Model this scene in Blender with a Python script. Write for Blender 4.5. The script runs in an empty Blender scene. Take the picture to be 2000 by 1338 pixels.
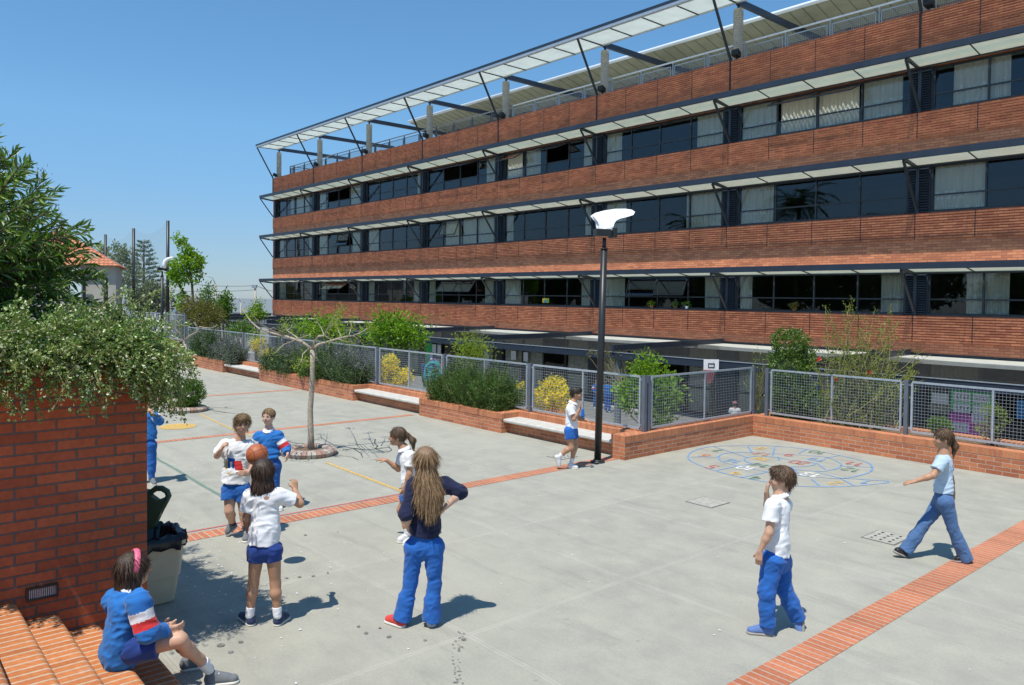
import bpy, bmesh, math, random
import numpy as np
from mathutils import Vector, Matrix
random.seed(7); RNG = np.random.default_rng(7)
SC = bpy.context.scene
COL = SC.collection
# ------------------------------------------------------------------ camera
CAMH = 2.9
F_PX, PY = 1512.44, 615.5                      # focal length and principal row, in pixels of the 2000 px wide photograph
YAW, PITCH, ROLL = -0.8566258, -0.0229310, -0.0122250
def _rot():
    cy, sy, cp, sp = math.cos(YAW), math.sin(YAW), math.cos(PITCH), math.sin(PITCH)
    fwd = np.array([sy*cp, cy*cp, sp]); right = np.array([cy, -sy, 0.]); down = np.cross(fwd, right)
    cr, sr = math.cos(ROLL), math.sin(ROLL)
    return np.array([cr*right+sr*down, -sr*right+cr*down, fwd])
CR = _rot()
CPOS = np.array([0., 0., CAMH])
cd = bpy.data.cameras.new('camera'); cam = bpy.data.objects.new('camera', cd); COL.objects.link(cam)
cd.sensor_width = 36; cd.lens = F_PX/2000*36; cd.shift_y = (PY-669)/2000
cd.clip_end = 6000; cd.clip_start = .05
m = Matrix(((CR[0][0], -CR[1][0], -CR[2][0], 0), (CR[0][1], -CR[1][1], -CR[2][1], 0), (CR[0][2], -CR[1][2], -CR[2][2], CAMH), (0, 0, 0, 1)))
cam.matrix_world = m
SC.camera = cam
# ------------------------------------------------------------------ light
SUN = Vector((0.13, -0.40, 1.0)).normalized()
w = bpy.data.worlds.new('World'); SC.world = w; w.use_nodes = True
nt = w.node_tree; bg = nt.nodes['Background']; bg.inputs[1].default_value = 0.133
sky = nt.nodes.new('ShaderNodeTexSky'); sky.sky_type = 'NISHITA'; sky.sun_disc = False
sky.sun_elevation = math.asin(SUN.z); sky.sun_rotation = math.atan2(SUN.x, SUN.y)
sky.air_density = 1.0; sky.dust_density = 0.0; sky.ozone_density = 3.0; sky.altitude = 0
tcw = nt.nodes.new('ShaderNodeTexCoord'); sxw = nt.nodes.new('ShaderNodeSeparateXYZ'); nt.links.new(tcw.outputs['Generated'], sxw.inputs[0])
rmp = nt.nodes.new('ShaderNodeValToRGB'); nt.links.new(sxw.outputs[2], rmp.inputs[0])
rmp.color_ramp.elements[0].position = 0.0; rmp.color_ramp.elements[0].color = (.40, .53, .80, 1)
rmp.color_ramp.elements[1].position = .60; rmp.color_ramp.elements[1].color = (.76, 1.20, 1.28, 1)
el_ = rmp.color_ramp.elements.new(.07); el_.color = (.52, .66, .86, 1)
el_ = rmp.color_ramp.elements.new(.20); el_.color = (.70, .98, 1.10, 1)
mxw = nt.nodes.new('ShaderNodeMix'); mxw.data_type = 'RGBA'; mxw.blend_type = 'MULTIPLY'; mxw.inputs[0].default_value = 1
nt.links.new(sky.outputs[0], mxw.inputs[6]); nt.links.new(rmp.outputs[0], mxw.inputs[7]); nt.links.new(mxw.outputs[2], bg.inputs[0])
sl = bpy.data.lights.new('sun', 'SUN'); sl.energy = 5.0; sl.angle = math.radians(.5); sl.color = (1, .95, .87)
so = bpy.data.objects.new('sun', sl); COL.objects.link(so); so.rotation_euler = SUN.to_track_quat('Z', 'Y').to_euler(); so.location = (0, 0, 30)
SC.view_settings.view_transform = 'Standard'; SC.view_settings.look = 'None'; SC.view_settings.gamma = 1
SC.view_settings.exposure = 0.0
try:
    SC.cycles.max_bounces = 8; SC.cycles.transparent_max_bounces = 12
except Exception: pass
# ------------------------------------------------------------------ pixel -> world helpers
def _ray(px, py):
    return CR.T @ np.array([(px-1000)/F_PX, (py-PY)/F_PX, 1.0])
def at_z(px, py, z=0.):
    d = _ray(px, py); return CPOS + d*((z-CAMH)/d[2])
def at_X(px, py, X):
    d = _ray(px, py); return CPOS + d*(X/d[0])
def at_Y(px, py, Y):
    d = _ray(px, py); return CPOS + d*(Y/d[1])
def at_d(px, py, depth):
    return CPOS + _ray(px, py)*depth
# ------------------------------------------------------------------ object helpers
def tag(o, label=None, cat=None, group=None, kind=None):
    if label: o['label'] = label
    if cat: o['category'] = cat
    if group: o['group'] = group
    if kind: o['kind'] = kind
    return o
def empty(name, loc=(0, 0, 0), label=None, cat=None, group=None, rz=0):
    o = bpy.data.objects.new(name, None); COL.objects.link(o); o.location = loc; o.rotation_euler = (0, 0, rz)
    o.empty_display_size = .2
    return tag(o, label, cat, group)
def link_mesh(name, me, mats, parent=None):
    if not isinstance(mats, (list, tuple)): mats = [mats]
    for mm in mats: me.materials.append(mm)
    o = bpy.data.objects.new(name, me); COL.objects.link(o)
    if parent is not None:
        o.parent = parent
        # vertices are in world coordinates: undo the parent's offset (parents here never rotate unless stated)
        off = Vector((0, 0, 0)); p = parent
        M = Matrix.Identity(4); chain = []
        while p is not None: chain.append(p); p = p.parent
        for p in reversed(chain):
            M = M @ p.matrix_parent_inverse @ Matrix.LocRotScale(p.location, p.rotation_euler, p.scale)
        o.matrix_parent_inverse = M.inverted()
    return o
def copy_tree(o, parent=None):
    c = o.copy(); COL.objects.link(c)
    if parent is not None: c.parent = parent
    for ch in list(o.children): copy_tree(ch, c)
    return c
class MB:
    def __init__(s): s.v = []; s.f = []; s.m = []; s.sm = []
    def add(s, vs, fs, mi=0, smooth=False):
        b = len(s.v); s.v += [tuple(map(float, q)) for q in vs]
        for f in fs: s.f.append([b+i for i in f]); s.m.append(mi); s.sm.append(smooth)
        return s
    def box(s, x0, x1, y0, y1, z0, z1, mi=0):
        if x0 > x1: x0, x1 = x1, x0
        if y0 > y1: y0, y1 = y1, y0
        if z0 > z1: z0, z1 = z1, z0
        v = [(x0,y0,z0),(x1,y0,z0),(x1,y1,z0),(x0,y1,z0),(x0,y0,z1),(x1,y0,z1),(x1,y1,z1),(x0,y1,z1)]
        return s.add(v, [(0,3,2,1),(4,5,6,7),(0,1,5,4),(1,2,6,5),(2,3,7,6),(3,0,4,7)], mi)
    def bar(s, a, b, w, h=None, mi=0, up=(0, 0, 1)):
        a = Vector(a); b = Vector(b); d = (b-a).normalized(); h = w if h is None else h
        up = Vector(up)
        if abs(d.dot(up)) > .98: up = Vector((1, 0, 0))
        sx = d.cross(up).normalized(); uz = sx.cross(d).normalized()
        v = []
        for p in (a, b):
            for i, j in ((-1,-1),(1,-1),(1,1),(-1,1)): v.append(p+sx*(i*w/2)+uz*(j*h/2))
        return s.add(v, [(0,1,2,3),(7,6,5,4),(0,4,5,1),(1,5,6,2),(2,6,7,3),(3,7,4,0)], mi)
    def tube(s, pts, rad, n=8, mi=0, cap=True):
        pts = [Vector(p) for p in pts]; N = len(pts)
        if not hasattr(rad, '__len__'): rad = [rad]*N
        vs = []; fs = []
        prev = None
        for i, p in enumerate(pts):
            d = (pts[min(i+1, N-1)]-pts[max(i-1, 0)]).normalized()
            if prev is None:
                u = d.orthogonal().normalized()
            else:
                u = (prev-d*prev.dot(d))
                u = u.normalized() if u.length > 1e-6 else d.orthogonal().normalized()
            prev = u; vv = d.cross(u)
            for k in range(n):
                a = 2*math.pi*k/n; vs.append(p+(u*math.cos(a)+vv*math.sin(a))*rad[i])
        for i in range(N-1):
            for k in range(n):
                k2 = (k+1) % n; fs.append((i*n+k, i*n+k2, (i+1)*n+k2, (i+1)*n+k))
        if cap: fs.append(tuple(range(n-1, -1, -1))); fs.append(tuple((N-1)*n+k for k in range(n)))
        return s.add(vs, fs, mi, True)
    def lathe(s, c, prof, n=24, mi=0, smooth=True):
        c = Vector(c); vs = []; fs = []
        for r, z in prof:
            for k in range(n):
                a = 2*math.pi*k/n; vs.append((c.x+r*math.cos(a), c.y+r*math.sin(a), c.z+z))
        for i in range(len(prof)-1):
            for k in range(n):
                k2 = (k+1) % n; fs.append((i*n+k, i*n+k2, (i+1)*n+k2, (i+1)*n+k))
        return s.add(vs, fs, mi, smooth)
    def sheet(s, pts, z, mi=0):
        return s.add([(p[0], p[1], z) for p in pts], [tuple(range(len(pts)))], mi)
    def build(s, name, mats, parent=None):
        me = bpy.data.meshes.new(name); me.from_pydata(s.v, [], s.f)
        me.polygons.foreach_set('material_index', s.m); me.polygons.foreach_set('use_smooth', s.sm); me.update()
        return link_mesh(name, me, mats, parent)
def np_mesh(name, V, Fc, mats, parent=None, smooth=False, midx=None):
    V = np.asarray(V, np.float32); Fc = np.asarray(Fc, np.int32); n = Fc.shape[1]
    me = bpy.data.meshes.new(name); me.vertices.add(len(V)); me.vertices.foreach_set('co', V.ravel())
    me.loops.add(Fc.size); me.loops.foreach_set('vertex_index', Fc.ravel())
    me.polygons.add(len(Fc)); me.polygons.foreach_set('loop_start', np.arange(0, Fc.size, n, dtype=np.int32))
    me.update(calc_edges=True)
    me.polygons.foreach_set('use_smooth', np.full(len(Fc), smooth))
    if midx is not None: me.polygons.foreach_set('material_index', np.asarray(midx, np.int32))
    me.update()
    return link_mesh(name, me, mats, parent)
# ------------------------------------------------------------------ materials
def newmat(name):
    mt = bpy.data.materials.new(name); mt.use_nodes = True
    t = mt.node_tree; b = t.nodes['Principled BSDF']; return mt, t, b
def N(t, typ, **kw):
    n = t.nodes.new(typ)
    for k, v in kw.items(): setattr(n, k, v)
    return n
def math_n(t, op, a, b=None, c=None, clamp=False):
    n = t.nodes.new('ShaderNodeMath'); n.operation = op; n.use_clamp = clamp
    for i, x in enumerate((a, b, c)):
        if x is None: continue
        if isinstance(x, (int, float)): n.inputs[i].default_value = x
        else: t.links.new(x, n.inputs[i])
    return n.outputs[0]
def mixc(t, f, a, b, mode='MIX'):
    n = t.nodes.new('ShaderNodeMix'); n.data_type = 'RGBA'; n.blend_type = mode
    for i, x in ((0, f), (6, a), (7, b)):
        if isinstance(x, (int, float)): n.inputs[i].default_value = x
        elif isinstance(x, (tuple, list)): n.inputs[i].default_value = (*x[:3], 1)
        else: t.links.new(x, n.inputs[i])
    return n.outputs[2]
def noise(t, scale, vec=None, detail=4, rough=.55):
    n = t.nodes.new('ShaderNodeTexNoise'); n.inputs['Scale'].default_value = scale
    n.inputs['Detail'].default_value = detail; n.inputs['Roughness'].default_value = rough
    if vec is not None: t.links.new(vec, n.inputs['Vector'])
    return n.outputs[0]
def ramp(t, fac, p0, p1):
    n = t.nodes.new('ShaderNodeMapRange'); n.inputs[1].default_value = p0; n.inputs[2].default_value = p1
    t.links.new(fac, n.inputs[0]); return n.outputs[0]
def pos(t):
    g = t.nodes.new('ShaderNodeNewGeometry'); return g.outputs['Position'], g.outputs['Normal'], g
def bump(t, b, h, strength=.3, dist=.01):
    n = t.nodes.new('ShaderNodeBump'); n.inputs['Strength'].default_value = strength; n.inputs['Distance'].default_value = dist
    t.links.new(h, n.inputs['Height']); t.links.new(n.outputs[0], b.inputs['Normal'])
def plain(name, col, rough=.6, metal=0, var=.12, scale=6, bmp=0, spec=.4):
    mt, t, b = newmat(name); p, nn, g = pos(t)
    f = noise(t, scale, p)
    c2 = tuple(min(1, x*(1+var)) for x in col); c1 = tuple(x*(1-var) for x in col)
    t.links.new(mixc(t, ramp(t, f, .3, .7), c1, c2), b.inputs['Base Color'])
    b.inputs['Roughness'].default_value = rough; b.inputs['Metallic'].default_value = metal
    b.inputs['Specular IOR Level'].default_value = spec
    if bmp: bump(t, b, noise(t, scale*8, p), bmp, .004)
    return mt
def brickmat(name, c1, c2, cm, w=.25, h=.078, mort=.011, mode='wall', bmp=.5, rough=.8, offset=.5):
    mt, t, b = newmat(name); p, nn, g = pos(t)
    sx = N(t, 'ShaderNodeSeparateXYZ'); t.links.new(p, sx.inputs[0])
    sn = N(t, 'ShaderNodeSeparateXYZ'); t.links.new(nn, sn.inputs[0])
    x, y, z = sx.outputs; xy = math_n(t, 'ADD', x, y)
    top = math_n(t, 'GREATER_THAN', math_n(t, 'ABSOLUTE', sn.outputs[2]), .7)
    cb = N(t, 'ShaderNodeCombineXYZ')
    def mixf(f, a, c): return math_n(t, 'ADD', math_n(t, 'MULTIPLY', math_n(t, 'SUBTRACT', 1., f), a), math_n(t, 'MULTIPLY', f, c))
    if mode == 'wall': t.links.new(mixf(top, xy, x), cb.inputs[0]); t.links.new(mixf(top, z, y), cb.inputs[1])
    elif mode == 'soldier': t.links.new(math_n(t, 'ADD', z, 50.), cb.inputs[0]); t.links.new(xy, cb.inputs[1])
    elif mode == 'alongx': t.links.new(math_n(t, 'ADD', x, 0.), cb.inputs[0]); t.links.new(y, cb.inputs[1])
    elif mode == 'steps': t.links.new(math_n(t, 'ADD', math_n(t, 'SUBTRACT', y, z), 50.), cb.inputs[0]); t.links.new(x, cb.inputs[1])
    br = N(t, 'ShaderNodeTexBrick'); br.offset = offset; t.links.new(cb.outputs[0], br.inputs['Vector'])
    br.inputs['Scale'].default_value = 1; br.inputs['Brick Width'].default_value = w; br.inputs['Row Height'].default_value = h
    br.inputs['Mortar Size'].default_value = mort/2; br.inputs['Mortar Smooth'].default_value = .15
    br.inputs['Color1'].default_value = (*c1, 1); br.inputs['Color2'].default_value = (*c2, 1); br.inputs['Mortar'].default_value = (*cm, 1)
    f1 = noise(t, 1.1, p, 5); f2 = noise(t, 30, p, 4)
    c = mixc(t, ramp(t, f1, .3, .75), br.outputs[0], (.6, .6, .6), 'MULTIPLY') if False else br.outputs[0]
    n1 = mixc(t, 1., c, mixc(t, ramp(t, f1, .25, .75), (.78, .76, .74), (1.1, 1.1, 1.12)), 'MULTIPLY')
    n2 = mixc(t, 1., n1, mixc(t, ramp(t, f2, .3, .7), (.85, .85, .85), (1.12, 1.12, 1.12)), 'MULTIPLY')
    eff = ramp(t, noise(t, 2.3, p, 6, .7), .66, .78)
    n3 = mixc(t, math_n(t, 'MULTIPLY', eff, .35), n2, (.55, .5, .45))
    t.links.new(n3, b.inputs['Base Color']); b.inputs['Roughness'].default_value = rough
    hh = math_n(t, 'ADD', math_n(t, 'MULTIPLY', br.outputs[1], -1.), math_n(t, 'MULTIPLY', f2, .25))
    bump(t, b, hh, bmp, .01)
    return mt
def leafmat(name, c1, c2, c3=None, trans=.35, gloss=.35):
    mt, t, b = newmat(name); p, nn, g = pos(t)
    r = g.outputs['Random Per Island']
    c = mixc(t, r, c1, c2)
    if c3 is not None: c = mixc(t, math_n(t, 'GREATER_THAN', r, .86), c, c3)
    c = mixc(t, 1., c, mixc(t, ramp(t, noise(t, 1.6, p, 3), .3, .7), (.8, .8, .8), (1.15, 1.15, 1.1)), 'MULTIPLY')
    t.links.new(c, b.inputs['Base Color']); b.inputs['Roughness'].default_value = .42
    b.inputs['Specular IOR Level'].default_value = gloss
    tr = N(t, 'ShaderNodeBsdfTranslucent'); t.links.new(mixc(t, 1., c, (1.5, 1.6, .7), 'MULTIPLY'), tr.inputs[0])
    mx = N(t, 'ShaderNodeMixShader'); mx.inputs[0].default_value = trans
    t.links.new(b.outputs[0], mx.inputs[1]); t.links.new(tr.outputs[0], mx.inputs[2])
    t.links.new(mx.outputs[0], t.nodes['Material Output'].inputs[0]); return mt
M = {}
M['brick_plain'] = brickmat('brick_plain', (.60, .215, .09), (.40, .125, .055), (.50, .42, .33), .25, .074, .010)
M['brick_facade'] = brickmat('brick_facade', (.84, .30, .14), (.55, .175, .085), (.30, .14, .085), .25, .0735, .012)
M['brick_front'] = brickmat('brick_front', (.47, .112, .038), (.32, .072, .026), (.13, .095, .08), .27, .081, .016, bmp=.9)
M['brick_soldier'] = brickmat('brick_soldier', (.62, .23, .095), (.48, .16, .07), (.42, .3, .2), 40, .078, .010, 'soldier', offset=0)
M['brick_strip'] = brickmat('brick_strip', (.56, .20, .095), (.44, .15, .07), (.46, .40, .32), 40, .085, .014, 'alongx', offset=0, bmp=.2)
M['brick_step'] = brickmat('brick_step', (.58, .21, .07), (.46, .15, .045), (.56, .43, .30), 40, .082, .020, 'steps', offset=0)
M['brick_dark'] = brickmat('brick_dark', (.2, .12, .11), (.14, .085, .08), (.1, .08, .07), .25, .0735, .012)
M['steel'] = plain('dark_steel', (.035, .042, .05), .45, .1, .15, 3)
M['steel_b'] = plain('blue_black_steel', (.03, .042, .062), .4, .1, .15, 2)
M['galv'] = plain('galvanised', (.42, .47, .52), .38, .35, .12, 14)
M['greypaint'] = plain('grey_paint_steel', (.13, .15, .18), .4, .1, .1, 6)
M['black'] = plain('black_paint', (.022, .024, .024), .4, 0, .2, 4)
M['white'] = plain('white_plastic', (.85, .85, .83), .25, 0, .02, 3)
M['concrete'] = plain('bench_concrete', (.52, .5, .45), .85, 0, .12, 7, .25)
M['col_concrete'] = plain('column_concrete', (.45, .42, .36), .85, 0, .15, 5, .3)
M['slab'] = plain('slab_concrete', (.46, .47, .42), .85, 0, .1, 3, .2)
M['soil'] = plain('soil', (.16, .11, .07), .95, 0, .35, 14, .8)
M['bark_pale'] = plain('pale_bark', (.38, .32, .245), .85, 0, .3, 20, .8)
M['bark'] = plain('bark', (.11, .085, .06), .9, 0, .35, 16, .9)
M['twig'] = plain('green_twig', (.24, .22, .10), .8, 0, .3, 20)
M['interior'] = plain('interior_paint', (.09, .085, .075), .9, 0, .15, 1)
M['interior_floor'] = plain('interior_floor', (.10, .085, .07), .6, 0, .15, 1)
def m_concrete_floor():
    mt, t, b = newmat('playground_concrete'); p, nn, g = pos(t)
    sx = N(t, 'ShaderNodeSeparateXYZ'); t.links.new(p, sx.inputs[0]); x, y, z = sx.outputs
    big = noise(t, .35, p, 5, .6); mid = noise(t, 2.2, p, 6, .65); fine = noise(t, 45, p, 5, .7)
    mp = N(t, 'ShaderNodeMapping'); mp.inputs['Scale'].default_value = (.5, 2.6, 1); t.links.new(p, mp.inputs[0])
    streak = noise(t, 1.3, mp.outputs[0], 6, .7)
    c = mixc(t, ramp(t, big, .3, .7), (.285, .280, .240), (.365, .354, .298))
    c = mixc(t, ramp(t, mid, .35, .75), c, (.40, .39, .32))
    c = mixc(t, math_n(t, 'MULTIPLY', ramp(t, streak, .54, .78), .5), c, (.19, .19, .17))
    c = mixc(t, 1., c, mixc(t, ramp(t, fine, .3, .7), (.9, .9, .9), (1.08, 1.08, 1.07)), 'MULTIPLY')
    wv = math_n(t, 'MULTIPLY', math_n(t, 'SUBTRACT', noise(t, 1.2, p, 3), .5), .05)
    def line(coord, off):
        q = math_n(t, 'ADD', math_n(t, 'ADD', coord, off), wv)
        fr = math_n(t, 'ABSOLUTE', math_n(t, 'SUBTRACT', math_n(t, 'FRACT', math_n(t, 'DIVIDE', q, 2.1)), .5))
        wide = math_n(t, 'LESS_THAN', fr, .012); return wide, math_n(t, 'LESS_THAN', fr, .0022)
    a1, a2 = line(x, 3.1+1.05+21); b1, b2 = line(y, -4.05+1.05+21)
    ln = math_n(t, 'MAXIMUM', a1, b1); ln2 = math_n(t, 'MAXIMUM', a2, b2)
    c = mixc(t, math_n(t, 'MULTIPLY', math_n(t, 'MULTIPLY', ln, ramp(t, mid, .25, .6)), .55), c, (.45, .43, .37))
    c = mixc(t, math_n(t, 'MULTIPLY', ln2, .35), c, (.2, .19, .17))
    # small dark blotches (chewing gum, dried drips)
    vo = N(t, 'ShaderNodeTexVoronoi'); vo.inputs['Scale'].default_value = 2.2; t.links.new(p, vo.inputs['Vector'])
    sp = math_n(t, 'LESS_THAN', math_n(t, 'ADD', vo.outputs[0], math_n(t, 'MULTIPLY', fine, .05)), .07)
    c = mixc(t, math_n(t, 'MULTIPLY', sp, math_n(t, 'MULTIPLY', ramp(t, mid, .45, .6), .55)), c, (.17, .17, .16))
    t.links.new(c, b.inputs['Base Color']); b.inputs['Roughness'].default_value = .9; b.inputs['Specular IOR Level'].default_value = .25
    bump(t, b, math_n(t, 'ADD', fine, math_n(t, 'MULTIPLY', streak, .6)), .22, .01)
    return mt
M['floor'] = m_concrete_floor()
M['yard'] = plain('yard_paving', (.30, .30, .28), .9, 0, .2, 3, .3)
M['terrain'] = plain('terrain', (.20, .19, .14), .95, 0, .3, .3, .3)
def m_canopy(name, col, tr=.42):
    mt, t, b = newmat(name); p, nn, g = pos(t)
    sx = N(t, 'ShaderNodeSeparateXYZ'); t.links.new(p, sx.inputs[0])
    wv = N(t, 'ShaderNodeMath'); wv.operation = 'SINE'; t.links.new(math_n(t, 'MULTIPLY', sx.outputs[1], 90.), wv.inputs[0])
    c = mixc(t, ramp(t, noise(t, 1.5, p, 4), .3, .7), tuple(q*.88 for q in col), col)
    t.links.new(c, b.inputs['Base Color']); b.inputs['Roughness'].default_value = .6
    bump(t, b, wv.outputs[0], .35, .01)
    tl = N(t, 'ShaderNodeBsdfTranslucent'); t.links.new(c, tl.inputs[0])
    m1 = N(t, 'ShaderNodeMixShader'); m1.inputs[0].default_value = .45
    t.links.new(b.outputs[0], m1.inputs[1]); t.links.new(tl.outputs[0], m1.inputs[2])
    tp = N(t, 'ShaderNodeBsdfTransparent'); m2 = N(t, 'ShaderNodeMixShader'); m2.inputs[0].default_value = tr
    t.links.new(m1.outputs[0], m2.inputs[1]); t.links.new(tp.outputs[0], m2.inputs[2])
    t.links.new(m2.outputs[0], t.nodes['Material Output'].inputs[0]); return mt
M['canopy'] = m_canopy('perforated_awning_sheet', (.88, .92, .84), .34)
M['shade_cloth'] = m_canopy('black_shade_cloth', (.045, .05, .052), .52)
M['awning'] = m_canopy('green_grey_awning_sheet', (.60, .76, .70), .46)
M['netting'] = m_canopy('thin_sports_net', (.3, .3, .3), .90)
def m_glass(name, refl=1.0, tint=(.93, .95, .93)):
    mt, t, b = newmat(name); t.nodes.remove(b)
    p, nn, g = pos(t)
    fr = N(t, 'ShaderNodeFresnel'); fr.inputs[0].default_value = 1.55
    gl = N(t, 'ShaderNodeBsdfGlossy'); gl.inputs['Roughness'].default_value = .012; gl.inputs[0].default_value = (.92, .95, 1, 1)
    bp = N(t, 'ShaderNodeBump'); bp.inputs['Strength'].default_value = .04; bp.inputs['Distance'].default_value = .05
    t.links.new(noise(t, .9, p, 1), bp.inputs['Height']); t.links.new(bp.outputs[0], gl.inputs['Normal'])
    tp = N(t, 'ShaderNodeBsdfTransparent'); tp.inputs[0].default_value = (*tint, 1)
    mx = N(t, 'ShaderNodeMixShader'); t.links.new(math_n(t, 'MULTIPLY', fr.outputs[0], 1.2*refl, clamp=True), mx.inputs[0])
    t.links.new(tp.outputs[0], mx.inputs[1]); t.links.new(gl.outputs[0], mx.inputs[2])
    t.links.new(mx.outputs[0], t.nodes['Material Output'].inputs[0]); return mt
M['glass'] = m_glass('window_glass')
def m_curtain():
    mt, t, b = newmat('cream_curtain'); p, nn, g = pos(t)
    sx = N(t, 'ShaderNodeSeparateXYZ'); t.links.new(p, sx.inputs[0])
    vo = N(t, 'ShaderNodeTexVoronoi'); vo.inputs['Scale'].default_value = 8.5; t.links.new(p, vo.inputs['Vector'])
    # embroidered bands repeat with the storey height
    zz = math_n(t, 'FRACT', math_n(t, 'DIVIDE', math_n(t, 'ADD', sx.outputs[2], .40+2.93*3), 2.93))
    band = math_n(t, 'MAXIMUM', math_n(t, 'MULTIPLY', math_n(t, 'GREATER_THAN', zz, .005), math_n(t, 'LESS_THAN', zz, .06)),
                  math_n(t, 'MULTIPLY', math_n(t, 'GREATER_THAN', zz, .13), math_n(t, 'LESS_THAN', zz, .21)))
    emb = math_n(t, 'MULTIPLY', band, math_n(t, 'LESS_THAN', vo.outputs[0], .42))
    c = mixc(t, emb, (.82, .77, .62), (.98, .98, .92))
    t.links.new(c, b.inputs['Base Color']); b.inputs['Roughness'].default_value = .9
    tl = N(t, 'ShaderNodeBsdfTranslucent'); t.links.new(c, tl.inputs[0])
    m1 = N(t, 'ShaderNodeMixShader'); m1.inputs[0].default_value = .2
    t.links.new(b.outputs[0], m1.inputs[1]); t.links.new(tl.outputs[0], m1.inputs[2])
    t.links.new(m1.outputs[0], t.nodes['Material Output'].inputs[0]); return mt
M['curtain'] = m_curtain()
# ================================================================== SETTING
ZL = -1.3                     # level of the sunken kindergarten yard
# plaza: a slab whose polygon leaves the yard free
pl = MB()
P = [(-34, -14), (16, -14), (16, 14.95), (-9.25, 14.95), (-9.25, 11.30), (-34, 11.30), (-48, 11.3), (-48, -14)]
pl.add([(x, y, 0) for x, y in P] + [(x, y, ZL-.2) for x, y in P], [tuple(range(8))] + [(i, i+8, (i+1) % 8+8, (i+1) % 8) for i in range(8)])
tag(pl.build('plaza_paving', M['floor']), 'sunlit pale grey concrete playground floor with square joints', 'playground', kind='structure')
# terrain: lower ground that drops to the shore
nx, ny = 60, 40
xs = np.concatenate([np.linspace(-300, -120, 12), np.linspace(-112, 60, nx-12)]); ys = np.linspace(-60, 420, ny)
V = []
for y in ys:
    for x in xs:
        d = math.hypot(x*.76, y*.65); a = (-x*.76+y*.65)
        z = ZL-.02 if a < 88 else ZL-.02-min(1, (a-88)/30)*14
        V.append((x, y, z))
Fc = [(j*len(xs)+i, j*len(xs)+i+1, (j+1)*len(xs)+i+1, (j+1)*len(xs)+i) for j in range(ny-1) for i in range(len(xs)-1)]
tag(np_mesh('terrain', V, Fc, M['terrain'], smooth=True), 'dry ground running from the school down to the shore', 'ground', kind='structure')
yd = MB(); yd.box(-60, 12, 11.5, 23.6, ZL-.1, ZL)
tag(yd.build('yard_floor', M['yard']), 'shaded grey paving of the sunken yard below the school', 'yard', kind='structure')
mt, t, b = newmat('sea_water'); p, nn, g = pos(t)
mpn = N(t, 'ShaderNodeMapping'); mpn.inputs['Scale'].default_value = (.03, .03, 1); t.links.new(p, mpn.inputs[0])
t.links.new(mixc(t, noise(t, .6, mpn.outputs[0], 4), (.18, .20, .20), (.24, .25, .235)), b.inputs['Base Color'])
b.inputs['Roughness'].default_value = .55; b.inputs['Specular IOR Level'].default_value = .25
M['sea'] = mt
sea = MB(); fx, fy = CR[2][0], CR[2][1]
L0, L1, Wd = 60, 2900, 2600
sea.add([(fx*L0-fy*(-Wd), fy*L0+fx*(-Wd), -13.5), (fx*L1-fy*(-Wd*1), fy*L1+fx*(-Wd), -13.5), (fx*L1+fy*(-Wd), fy*L1-fx*(-Wd), -13.5), (fx*L0+fy*(-Wd), fy*L0-fx*(-Wd), -13.5)], [(0, 1, 2, 3)])
tag(sea.build('sea', M['sea']), 'flat grey green sea on the horizon', 'sea', kind='structure')
# ---- brick inlays, painted marks
def stripbox(name, x0, x1, y0, y1, label):
    s = MB(); s.sheet([(x0, y0), (x1, y0), (x1, y1), (x0, y1)], .004)
    return tag(s.build(name, M['brick_strip']), label, 'brick strip', kind='structure')
stripbox('brick_strip', -9.52, -9.24, -2, 10.58, 'orange brick strip crossing the playground to the lamp post')
stripbox('brick_strip', -3.28, -2.98, -2, 14.7, 'orange brick strip at the lower right of the playground')
stripbox('brick_strip', -15.92, -15.72, -2, 10.55, 'narrow brick strip beyond the tree ring')
stripbox('brick_strip', -22.25, -22.05, -2, 10.55, 'far thin brick strip beyond the small bush')
def paint(name, col, wear=.8):
    mt, t, b = newmat(name); p, nn, g = pos(t)
    t.links.new(mixc(t, ramp(t, noise(t, 9, p, 5, .7), .3, .8), col, tuple(.55*q+.45*.36 for q in col)), b.inputs['Base Color'])
    b.inputs['Roughness'].default_value = .85
    tp = N(t, 'ShaderNodeBsdfTransparent'); mx = N(t, 'ShaderNodeMixShader')
    t.links.new(math_n(t, 'MULTIPLY', ramp(t, noise(t, 24, p, 6, .75), .42, .7), wear), mx.inputs[0])
    t.links.new(b.outputs[0], mx.inputs[1]); t.links.new(tp.outputs[0], mx.inputs[2]); t.links.new(mx.outputs[0], t.nodes['Material Output'].inputs[0])
    return mt
M['p_blue'] = paint('blue_paint', (.15, .33, .60)); M['p_yel'] = paint('yellow_paint', (.75, .45, .06)); M['p_red'] = paint('red_paint', (.55, .08, .06))
M['p_grn'] = paint('green_paint', (.08, .2, .1)); M['p_wht'] = paint('white_paint', (.8, .8, .78), .3); M['p_blk'] = paint('black_crack_filler', (.02, .022, .03), .25)
M['cover'] = plain('worn_cover_concrete', (.37, .36, .31), .9, 0, .2, 16, .3)
M['p_pale'] = paint('pale_green_paint', (.14, .26, .2), 1.1)
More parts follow.
